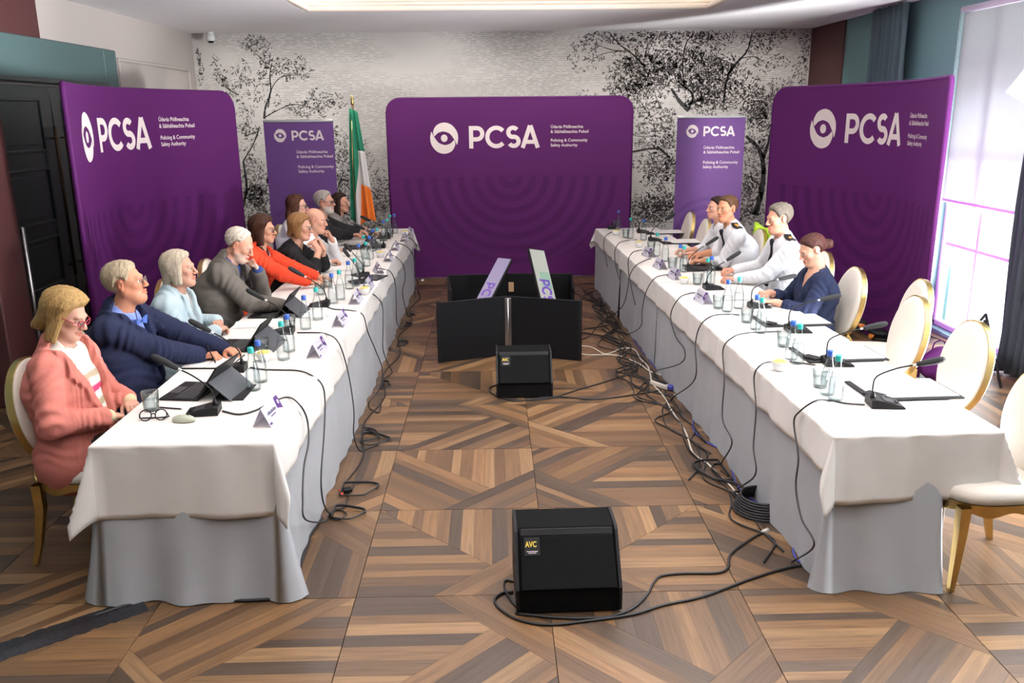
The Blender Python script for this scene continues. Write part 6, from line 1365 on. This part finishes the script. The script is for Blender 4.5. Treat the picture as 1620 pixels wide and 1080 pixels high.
for x, y, a, w in ((1428, 618, .04, 'nearest on the right table'), (1325, 561, .04, 'second from the near end of the right table'), (1252, 508, .04, 'third from the near end of the right table'), (1078, 383, .03, 'before the nearer of the two far empty chairs'), (1050, 368, .03, 'before the farthest empty chair')):
    o = place('folder', mk_folder, TA(x, y), -PI / 2 + a, f'black folder with a white paper pad, {w}', 'folder', 'black folders on the right table')
for x, y, a, w in ((1165, 470, -PI / 2 + .1, 'right', ), (1215, 486, -PI / 2 - .1, 'right'), (405, 513, -PI / 2 + .1, 'left'), (535, 425, -PI / 2 - .05, 'left'), (520, 447, -PI / 2 + .1, 'left'), (486, 497, -PI / 2, 'left')):
    lbl = {1165: 'loose white papers under the hands of the long-sleeved officer', 1215: 'loose white papers under the hands of the woman in navy', 405: 'loose white papers beside the second laptop on the left table', 535: 'loose white papers before the woman in the black top', 520: 'loose white papers before the woman in red', 486: 'loose white papers under the hand of the man in grey'}[x]
    place('papers', mk_papers, TA(x, y) + Vector((0, 0, .0005)), a, lbl, 'papers', 'loose papers on the tables')
for x, y, a, w in ((303, 620, -.12, 'in front of the woman in pink, kickstand open'), (374, 548, -.05, 'before the woman in pale blue'), (424, 497, -.03, 'before the man in grey'), (560, 392, -.05, 'before the bearded man')):
    place('laptop', mk_laptop, TA(x, y), -PI / 2 + a, f'black tablet laptop {w}', 'laptop', 'tablet laptops on the left table')
def simple(name, label, cat, loc, rz, parts):
    r = empty(name, loc, rz, label, cat)
    for nm, m_, mt in parts: m_.build(nm, mt, r)
    return r
# mouse, folded spectacles, pen, notebook, tablet, phone at the near left corner
mm = MB(); PR = [(0, .058), (.012, .0555), (.022, .048), (.030, .034), (.034, .016), (.034, -.01)]
mo = Shape().el((0, 0, .010), (.031, .058, .024), .01); mo.fn(lambda X, Y, Z: Z - .002 + 0 * X + 0 * Y, (-9,) * 3, (9,) * 3, .002, 'd'); V, Q = solid(mo, .004)
mr = empty('computer_mouse', TA(291, 667), -PI / 2 - .1, 'pale sage green computer mouse at the near corner of the left table', 'mouse'); link(bpy.data.objects.new('shell', to_mesh('shell', V, Q, M('sage_plastic', (.40, .43, .33), .4))), mr)
MB().tube([(0, .020, .0335), (0, .034, .0300)], .0035, 8).build('scroll_wheel', m_steel, mr)
sg = empty('reading_glasses', TA(244, 664), .12, 'folded round black reading glasses by the mouse on the left table', 'glasses')
m_ = MB()
for sx in (-1, 1): m_.tube([(sx * .036 + .027 * math.cos(t), -.006 + .01 * math.sin(t), .026 + .024 * math.sin(t)) for t in np.linspace(0, 2 * PI, 20)[:-1]], .0030, 6, True)
m_.tube([(-.010, -.004, .030), (0, -.006, .034), (.010, -.004, .030)], .003, 6).build('rim', m_black, sg)
for sx in (-1, 1): MB().tube([(sx * .064, -.004, .032), (sx * .070, .006, .010), (sx * .02, .016, .004), (-sx * .060, .020 + sx * .006, .004)], .0030, 6).build('temple', m_black, sg)
simple('pen', 'black pen lying beside the microphone of the woman in pink', 'pen', TA(271, 647) + Vector((0, 0, .004)), -.25, [('barrel', MB().tube([(-.065, 0, 0), (.055, 0, 0)], .004, 8), m_black), ('tip', MB().tube([(.055, 0, 0), (.068, 0, 0)], [.0035, .001], 8), m_steel)])
nb = simple('notebook', 'open cream notebook under the writing hand of the man in navy', 'notebook', TA(338, 573), -.05, [('cover', MB().box((0, 0, .004), (.28, .30, .007), .002), m_black), ('page', MB().box((-.07, 0, .0085), (.135, .285, .005), .001), m_paper), ('page', MB().box((.07, 0, .0085), (.135, .285, .005), .001), m_paper)])
simple('folder_case', 'flat black folder case lying under the first laptop beside the nearest bottles', 'folder', TA(372, 622), 0, [('cover', MB().box((0, 0, .004), (.16, .26, .007), .003), m_black)])
simple('tablet', 'flat dark tablet lying beside the sixth name card on the left table', 'tablet', TA(592, 440), -.3, [('body', MB().box((0, 0, .005), (.17, .25, .009), .003), m_black), ('display', MB().box((0, 0, .0097), (.155, .235, .001)), M('dark_display', (.02, .02, .022), .1))])
simple('notebook', 'small cream notebook before the hidden bald man', 'notebook', TA(552, 403), -.1, [('cover', MB().box((0, 0, .012), (.15, .21, .024), .004), m_paper)])
simple('phone', 'dark phone lying beside the third bottle pair on the right table', 'phone', TA(1222, 504), .2, [('body', MB().box((0, 0, .005), (.075, .15, .009), .003), m_black)])
simple('briefcase_pad', 'black leather pad lying open before the short-sleeved officer', 'folder', TA(1112, 424), .1, [('cover', MB().box((0, 0, .005), (.30, .34, .009), .003), m_black), ('flap', MB().box((-.02, -.10, .016), (.22, .10, .010), .003), m_black)])
simple('conference_unit', 'black control unit at the far end of the right table', 'microphone base', TA(967, 362), 0, [('base', MB().box((0, 0, .018), (.10, .12, .034), .008), m_black), ('panel', MB().box((0, 0, .036), (.07, .08, .003)), m_foam)])
simple('pen', 'slim pen held by the man in navy over his notebook', 'pen', at(335, 563, .80), -.9, [('barrel', MB().tube([(-.06, 0, .05), (.05, 0, -.03)], .0042, 8), m_black), ('tip', MB().tube([(.05, 0, -.03), (.06, 0, -.037)], [.0035, .001], 8), m_steel)])

# ------------------------------------------------------------------ cables
IN_L = lambda px, py, o: on_plane(px, py, LT['o'] - LT['n'] * o, LT['n'])
IN_R = lambda px, py, o: on_plane(px, py, RT['o'] - RT['n'] * o, RT['n'])
def cable(label, pts, r=.0048, mat=None, name='cable', group=None, n=7, plug=None):
    P = spline(pts, n); P = [Vector((p.x, p.y, max(p.z, r + .0006))) for p in P]; m_ = MB().tube(P, r, 6); o = m_.build(name, mat or m_cable); tag(o, label, 'cable', group)
    if plug: MB().tube([P[0], P[0] + (P[1] - P[0]).normalized() * .05], r * 1.9, 8).build('plug', plug, o)
    return o
def drop(side, k, table, hang, foot=None, what=None):
    f = IN_L if side == 'left' else IN_R; P = [at(x, y, TZ + .007) for x, y in table]; t = LT if side == 'left' else RT
    H_ = []
    for i, (x, y) in enumerate(hang):
        q = f(x, y, .055); d_ = max(0, TZ - q.z); off = .034 + min(.075, d_ * .16); q = f(x, y, off); H_.append(q)
    P += [p for p in H_ if p.z > .012] or H_
    if foot:
        for x, y in foot:
            q = at(x, y, .006); lim = t['o'].x + t['d'].x / t['d'].y * (q.y - t['o'].y); q.x = max(q.x, lim + .07) if side == 'left' else min(q.x, lim - .07); P.append(q)
    cable(what or f'black microphone cable running over the table edge, {ORD[k]} from the near end on the {side}', P, .0046, m_cable, 'microphone_cable', f'microphone cables of the {side} table')
for k, (tb, hg, ft) in enumerate([
    ([(352, 650), (378, 655), (404, 649), (428, 637), (455, 628)], [(474, 640), (486, 664), (488, 700), (481, 737), (479, 790), (484, 822)], [(500, 824), (530, 806), (548, 812), (535, 822), (505, 818)]),
    ([(396, 581), (416, 584), (446, 585), (471, 586), (490, 592)], [(508, 606), (514, 630), (513, 680), (508, 755), (512, 796)], [(524, 812), (545, 800), (552, 780), (560, 770)]),
    ([(470, 526), (501, 526), (516, 528)], [(532, 537), (543, 560), (553, 600), (560, 650), (560, 690)], [(572, 714), (600, 700), (594, 680), (570, 676)]),
    ([(518, 486), (530, 489), (556, 491)], [(574, 498), (582, 525), (595, 556), (605, 585), (600, 615), (584, 636)], [(580, 648), (600, 652), (604, 630)]),
    ([(575, 458), (583, 461)], [(596, 470), (605, 485), (606, 520), (606, 552), (614, 575)], [(620, 590), (606, 600)]),
    ([(598, 424), (608, 426)], [(618, 430), (625, 447), (627, 480), (628, 510)], [(636, 520), (650, 512)]),
    ([(612, 403), (618, 403)], [(629, 408), (638, 420), (641, 440), (637, 465)], [(630, 500)]),
    ([(622, 385), (629, 384.8)], [(640, 388), (650, 397), (655, 410), (656, 440)], [(650, 470)]),
    ([(636, 375), (643, 375)], [(651, 378), (658, 388), (658, 405), (656, 432)], [(658, 452)])]):
    drop('left', k, tb, hg, ft)
for k, (tb, hg, ft) in enumerate([
    ([(1368, 640), (1340, 638), (1310, 633)], [(1290, 634), (1266, 650), (1256, 668), (1263, 722), (1259, 770), (1268, 820), (1288, 862)], [(1300, 888)]),
    ([(1290, 577), (1250, 572), (1222, 572)], [(1204, 577), (1193, 596), (1196, 647), (1192, 707), (1195, 750)], [(1196, 772)]),
    ([(1236, 524), (1207, 525), (1180, 527)], [(1160, 533), (1144, 552), (1146, 600), (1143, 662), (1158, 700)], [(1174, 735), (1166, 752), (1140, 744)]),
    ([(1170, 498), (1150, 497)], [(1126, 500), (1108, 515), (1100, 545), (1099, 600)], [(1098, 630), (1110, 650)]),
    ([(1100, 463), (1090, 464)], [(1074, 472), (1061, 498), (1069, 532), (1083, 554), (1076, 575)], [(1064, 588), (1070, 602)]),
    ([(1064, 432), (1056, 434)], [(1036, 440), (1022, 462), (1016, 490), (1013, 517)], [(1010, 530)]),
    ([(1030, 409), (1022, 411)], [(1006, 420), (996, 436), (993, 455), (986, 482)], [(980, 500)]),
    ([(1016, 395.5), (1010, 396)], [(1000, 400), (994, 412), (995, 436), (1000, 460), (1005, 482)], None),
    ([(1008, 379), (994, 380)], [(980, 384), (973, 396), (973, 412), (976, 428), (980, 441)], None),
    ([(968, 367), (963, 369)], [(957, 375), (955, 390), (958, 406), (961, 422)], None)]):
    drop('right', k, tb, hg, ft)
F = lambda *L_: [at(x, y, .006) for x, y in L_]
GF = 'cables lying on the floor'
cable('white cable snaking along the floor beside the right table', F((905, 546), (935, 549), (958, 560), (985, 551), (1004, 553), (1013, 567), (1024, 578), (1029, 592), (1032, 606), (1050, 627), (1062, 648), (1075, 668), (1086, 686), (1096, 716), (1118, 732), (1136, 750), (1155, 768), (1172, 790), (1184, 806), (1214, 808)), .006, m_white_cable, group=GF)
cable('second white cable looping from the hinged panels to the power strip', F((905, 552), (925, 561), (975, 562), (1010, 575), (1030, 588), (1060, 598), (1084, 610), (1089, 620), (1076, 627), (1066, 624)), .006, m_white_cable, group=GF)
cable('long blue network cable beside the white one under the right table edge', F((984, 482), (992, 512), (1004, 540), (1020, 560), (1040, 585), (1060, 602), (1085, 630), (1098, 650), (1097, 678), (1115, 697), (1140, 712), (1155, 738), (1168, 770), (1190, 790), (1212, 802)), .0055, m_blue_cable, group=GF)
cable('short blue network cable curving out from under the near right table', F((1285, 882), (1268, 870), (1258, 862), (1255, 872), (1262, 886), (1282, 896), (1306, 900)), .006, m_blue_cable, group=GF)
cable('black speaker cable from the near monitor to the right table, ending in a pale plug', F((1215, 838), (1196, 848), (1168, 866), (1154, 880), (1152, 897), (1135, 906), (1080, 907), (1046, 911), (1034, 922), (1024, 940), (1000, 962), (965, 975), (920, 978), (870, 976), (815, 970)), .0065, m_cable, group=GF, plug=m_white_cable)
cable('long black cable crossing the floor before the near monitor', F((1306, 888), (1250, 897), (1190, 915), (1110, 944), (1050, 957), (1000, 972), (930, 982), (868, 988), (820, 980), (790, 962), (783, 948), (795, 938), (812, 936)), .0065, m_cable, group=GF)
cable('black lead curling at the left side of the near monitor', F((815, 920), (800, 918), (798, 930), (806, 945), (816, 958), (835, 972)), .0055, m_cable, group=GF)
cable('black cable from the farther monitor running level to the power strip', F((1046, 617), (1010, 623), (968, 629), (930, 631), (880, 627), (850, 630), (810, 634), (785, 622)), .0058, m_cable, group=GF)
cable('black cable from the farther monitor rising to the cable heap', F((1012, 575), (1000, 588), (960, 603), (915, 616), (880, 627), (845, 633), (800, 630), (778, 622), (775, 613), (786, 609)), .0058, m_cable, group=GF)
cable('black cable leaving the hinged panels towards the right table', F((905, 540), (930, 533), (946, 515), (960, 505)), .0055, m_cable, group=GF)
rc_ = random.Random(21)
for k in range(9):       # loose bundle running along the foot of the right table
    P = []; u0 = (.3, .2, 1.2, 1.6, 2.4, 2.9, 3.3, 3.6, 4.2)[k]; u1 = (3.2, 5.0, 5.8, 6.6, 6.9, 6.9, 7.0, 6.9, 7.1)[k]; n_ = int((u1 - u0) / .22); bias = rc_.uniform(.03, .16)
    for i in range(n_ + 1):
        u = u0 + (u1 - u0) * i / n_; P.append(tpt(RT, u, -.06 - abs(bias + rc_.gauss(0, .075)) - (.10 if 3.0 < u < 5.0 else 0) * rc_.random(), .006 + .004 * rc_.random()))
    cable(f'{ORD[k]} strand of the black cable bundle along the foot of the right table', P, .0052, m_cable, group='black cable bundle along the right table')
loops = [(1145, 745, .20), (1165, 752, .17), (1000, 520, .26), (985, 505, .22), (1010, 500, .2), (1060, 595, .14), (1045, 570, .18), (1185, 790, .10), (1125, 690, .12), (975, 480, .25)]
for k, (x, y, rad) in enumerate(loops):
    c = at(x, y, .006); P = [c + Vector((rad * (1 + .18 * math.sin(3 * a + k)) * math.cos(a) * .8, rad * (1 + .2 * math.cos(2 * a + k)) * math.sin(a), .004 + .010 * a / 9)) for a in [j * .45 for j in range(26)]]
    P = [p for p in P]; P = [Vector((min(p.x, RT['o'].x - .0318 * (p.y - RT['o'].y) - .07), p.y, p.z)) for p in P]
    cable(f'{ORD[k]} coil of slack black cable beside the right table, counted from the near end' if k < 12 else '', P, .005, m_cable, group='slack coils of cable', n=3)
for k, (x, y, rad) in enumerate(((560, 775, .13), (545, 812, .10), (585, 695, .12), (575, 690, .10), (600, 610, .10), (625, 545, .13), (632, 515, .12), (640, 500, .10))):
    c = at(x, y, .006); P = [c + Vector((rad * (1 + .2 * math.sin(3 * a + k)) * math.cos(a), rad * .9 * math.sin(a) * (1 + .2 * math.cos(2 * a + k)), .004 + .010 * a / 9)) for a in [j * .45 for j in range(24)]]
    P = [Vector((max(p.x, LT['o'].x - .006 * (p.y - LT['o'].y) + .09), p.y, p.z)) for p in P]
    cable(f'{ORD[k]} coil of slack black cable beside the left table, counted from the near end', P, .005, m_cable, group='slack coils of cable', n=3)
P = [tpt(LT, u, -.10 - .04 * math.sin(u * 5), .006) for u in np.linspace(1.2, 7.2, 30)]; cable('black cable running along the foot of the left table to its far end', P, .0055, m_cable, group=GF)
cable('thick black cable following the hem of the near left cloth', F((148, 975), (200, 958), (245, 946), (262, 944), (330, 950), (400, 950), (445, 944), (468, 925), (477, 890), (490, 850), (510, 820)), .008, m_cable, group=GF)
# power strip, red connectors, coiled reel, tape
ps = simple('power_strip', 'grey power strip with a blue plug lying among the cables', 'power strip', at(1046, 612, 0), -1.0, [('body', MB().box((0, 0, .022), (.20, .075, .040), .008), m_white_cable), ('plug', MB().box((.11, 0, .024), (.06, .05, .045), .01), m_blue_cable), ('socket_row', MB().box((-.01, 0, .043), (.15, .045, .004), .001), m_black)])
cn = simple('cable_connector', 'black cable connector with red ends beside the left table', 'connector', at(550, 776, .012), .4, [('body', MB().box((0, 0, .006), (.05, .045, .022), .004), m_black), ('red_end', MB().tube([(-.05, .02, 0), (-.03, .02, 0)], .008, 8), M('red_plastic', (.6, .05, .02), .5)), ('red_end', MB().tube([(-.055, -.03, 0), (-.035, -.03, 0)], .008, 8), M('red_plastic_2', (.6, .05, .02), .5))])
tr_ = MB()
for i in range(7): a = i * .013; tr_.tube([(.16 * math.cos(t) * (1 - .04 * i), .16 * math.sin(t) * (1 - .04 * i), .012 + a) for t in np.linspace(0, 2 * PI, 30)[:-1]], .007, 6, True)
o = tr_.build('cable_coil', m_cable, None, tpt(RT, .78, -.02, 0)); tag(o, 'thick round coil of black cable half under the near right table', 'cable coil')
a, b = at(-60, 1052, 0), at(228, 955, 0); d_ = (b - a).normalized(); nv_ = Vector((-d_.y, d_.x, 0)); mt = MB()
rr_ = random.Random(9); pts = [a + (b - a) * i / 40 for i in range(41)]; ws = [(.075 + rr_.gauss(0, .004), .075 + rr_.gauss(0, .004)) for _ in pts]; vs = []
for p, (w1, w2) in zip(pts, ws):
    for q, z in ((-w1, .0008), (-.03, .006 + rr_.gauss(0, .001)), (0, .011 + rr_.gauss(0, .0015)), (.03, .006 + rr_.gauss(0, .001)), (w2, .0008)): vs.append(p + nv_ * q + Vector((0, 0, z)))
mt.poly(vs, [(i * 5 + j, (i + 1) * 5 + j, (i + 1) * 5 + j + 1, i * 5 + j + 1) for i in range(40) for j in range(4)], smooth=True); o = mt.build('cable_tape', M('glossy_black_tape', (.018, .018, .022), .22, bump=.3, bscale=60)); tag(o, 'strip of glossy black tape over a cable at the near left', 'tape')

# ------------------------------------------------------------------ things by the window
def cap_(x, y, rz, lb):
    r = empty('peaked_cap', (x, y, 0), rz, lb, 'cap', 'officers caps on the floor'); MB().lathe([(.085, .045), (.092, .05), (.095, .085), (.132, .125), (.128, .140), (.05, .152), (.001, .153)], 26, cap1=False).build('crown', m_black, r); MB().lathe([(.0955, .052), (.097, .056), (.097, .080), (.0955, .084)], 26, cap0=False, cap1=False).build('band', M('black_cap_band', (.03, .025, .02), .7), r)
    m_ = MB().grid(lambda u, v: ((.094 + .055 * v * math.sin(PI * u)) * math.cos(PI * (1.15 + .7 * u)), (.094 + .060 * v * math.sin(PI * u)) * math.sin(PI * (1.15 + .7 * u)), .055 - .030 * v), 16, 4); p = m_.build('peak', m_bronze, r); so = p.modifiers.new('s', 'SOLIDIFY'); so.thickness = .004
    MB().lathe([(.001, .008), (.022, .004), (.026, 0)], 12).build('badge', M('gold_badge', (.75, .33, .05), .45), r); b = r.children[-1]; b.location = (0, -.112, .098); b.rotation_euler = (PI / 2 - .5, 0, 0)
    for sx in (-1, 1): q = MB().lathe([(.001, .006), (.030, .003), (.034, 0)], 12).build('orange_badge', M('orange_badge', (.72, .22, .03), .5), r); q.location = (sx * .10, -.075, .105); q.rotation_euler = (PI / 2 - .4, 0, sx * .9)
    return r
c = at(1393, 545, 0); cap_(c.x, c.y, -.3, 'black peaked cap with orange badges on the floor by the right banner, nearer of two'); c = at(1372, 530, 0); cap_(c.x + .0, c.y + .12, .4, 'black peaked cap with orange badges on the floor by the right banner, farther of two')
c = at(1478, 600, 0); bg = Shape().el((0, 0, .12), (.14, .11, .13), .03).el((.03, -.02, .22), (.08, .07, .07), .05); bg.fn(lambda X, Y, Z: Z - .003 + 0 * X + 0 * Y, (-9,) * 3, (9,) * 3, .003, 'd'); V, Q = solid(bg, .02); V = V + .006 * vnoise(V, 30)[:, None]; V[:, 2] = np.maximum(V[:, 2], .001)
o = bpy.data.objects.new('carry_bag', to_mesh('carry_bag', V, Q, m_purple)); link(o); o.location = c; tag(o, 'small purple drawstring carry bag on the floor between the empty chairs and the window', 'bag'); MB().tube(spline([(-.05, 0, .24), (-.03, 0, .32), (.04, 0, .33), (.06, -.01, .26)], 6), .006, 6).build('handle', m_purple_dk, o)
# wheeled base with casters
st = empty('wheeled_stand', (3.90, 5.55, 0), 0, 'dark steel base on casters behind the empty chairs, carrying a post', 'stand')
MB().box((0, 0, .18), (.70, .06, .055), .006).build('base_bar', m_blackcurtain, st); MB().box((.35, .0, .18), (.06, .60, .055), .006).build('cross_bar', m_blackcurtain, st)
for dx, dy in ((-.32, 0), (.35, .28), (.35, -.28)):
    f_ = MB().box((dx, dy, .135), (.05, .045, .05), .006).build('caster_fork', m_steel, st); MB().tube([(dx - .018, dy, .062), (dx + .018, dy, .062)], .058, 16).build('wheel', m_black, f_); MB().box((dx + .045, dy, .12), (.05, .02, .012), .003).build('brake_lever', m_alu, f_)
MB().tube([(.35, 0, .2), (.35, 0, .55)], .022, 10).build('post', m_black, st)
ts = empty('tripod', (4.02, 6.72, 0), 0, 'small black tripod with spread legs before the dark curtain', 'tripod')
for k in range(3): a = k * 2.1 + .6; MB().tube([(0, 0, .55), (.30 * math.cos(a), .30 * math.sin(a), .012)], .011, 6).build('leg', m_black, ts); MB().tube([(0, 0, .24), (.17 * math.cos(a), .17 * math.sin(a), .25)], .006, 6).build('brace', m_black, ts)
MB().tube([(0, 0, .2), (0, 0, .50)], .012, 8).build('column', m_black, ts)
# photographic light head with a pale square diffuser near the right edge
lh = empty('light_stand', (3.72, 6.02, 0), 0, 'tall stand with a pale square softbox at the right edge before the blind', 'light stand'); 
MB().tube([(.55, 0, .02), (.55, 0, 2.30)], .012, 8).build('pole', m_alu, lh); MB().tube([(.60, 0, 2.28), (.03, .06, 2.32)], .009, 8).build('boom_arm', m_alu, lh)
for k in range(3): a = k * 2.1; MB().tube([(.55, 0, .45), (.55 + .24 * math.cos(a), .24 * math.sin(a), .01)], .008, 6).build('leg', m_alu, lh)
R = Matrix.Rotation(.5, 3, 'Y') @ Matrix.Rotation(.25, 3, 'X'); sb = MB(); q = [Vector((-.17, 0, -.15)), Vector((.17, 0, -.15)), Vector((.17, 0, .15)), Vector((-.17, 0, .15))]; bk_ = [Vector((v.x * .3, .16, v.z * .3)) for v in q]
sb.poly([R @ v * .8 + Vector((0, 0, 2.32)) for v in q + bk_], [(0, 1, 2, 3), (0, 4, 5, 1), (1, 5, 6, 2), (2, 6, 7, 3), (3, 7, 4, 0), (7, 6, 5, 4)]); sb.build('softbox', M('pale_lilac_nylon', (.62, .58, .66), .6), lh)
cable('thin black cable lying along the foot of the bright window', [at(1462, 528, .006), at(1495, 540, .006), at(1530, 556, .006), at(1575, 575, .006)], .005, m_cable, group=GF)
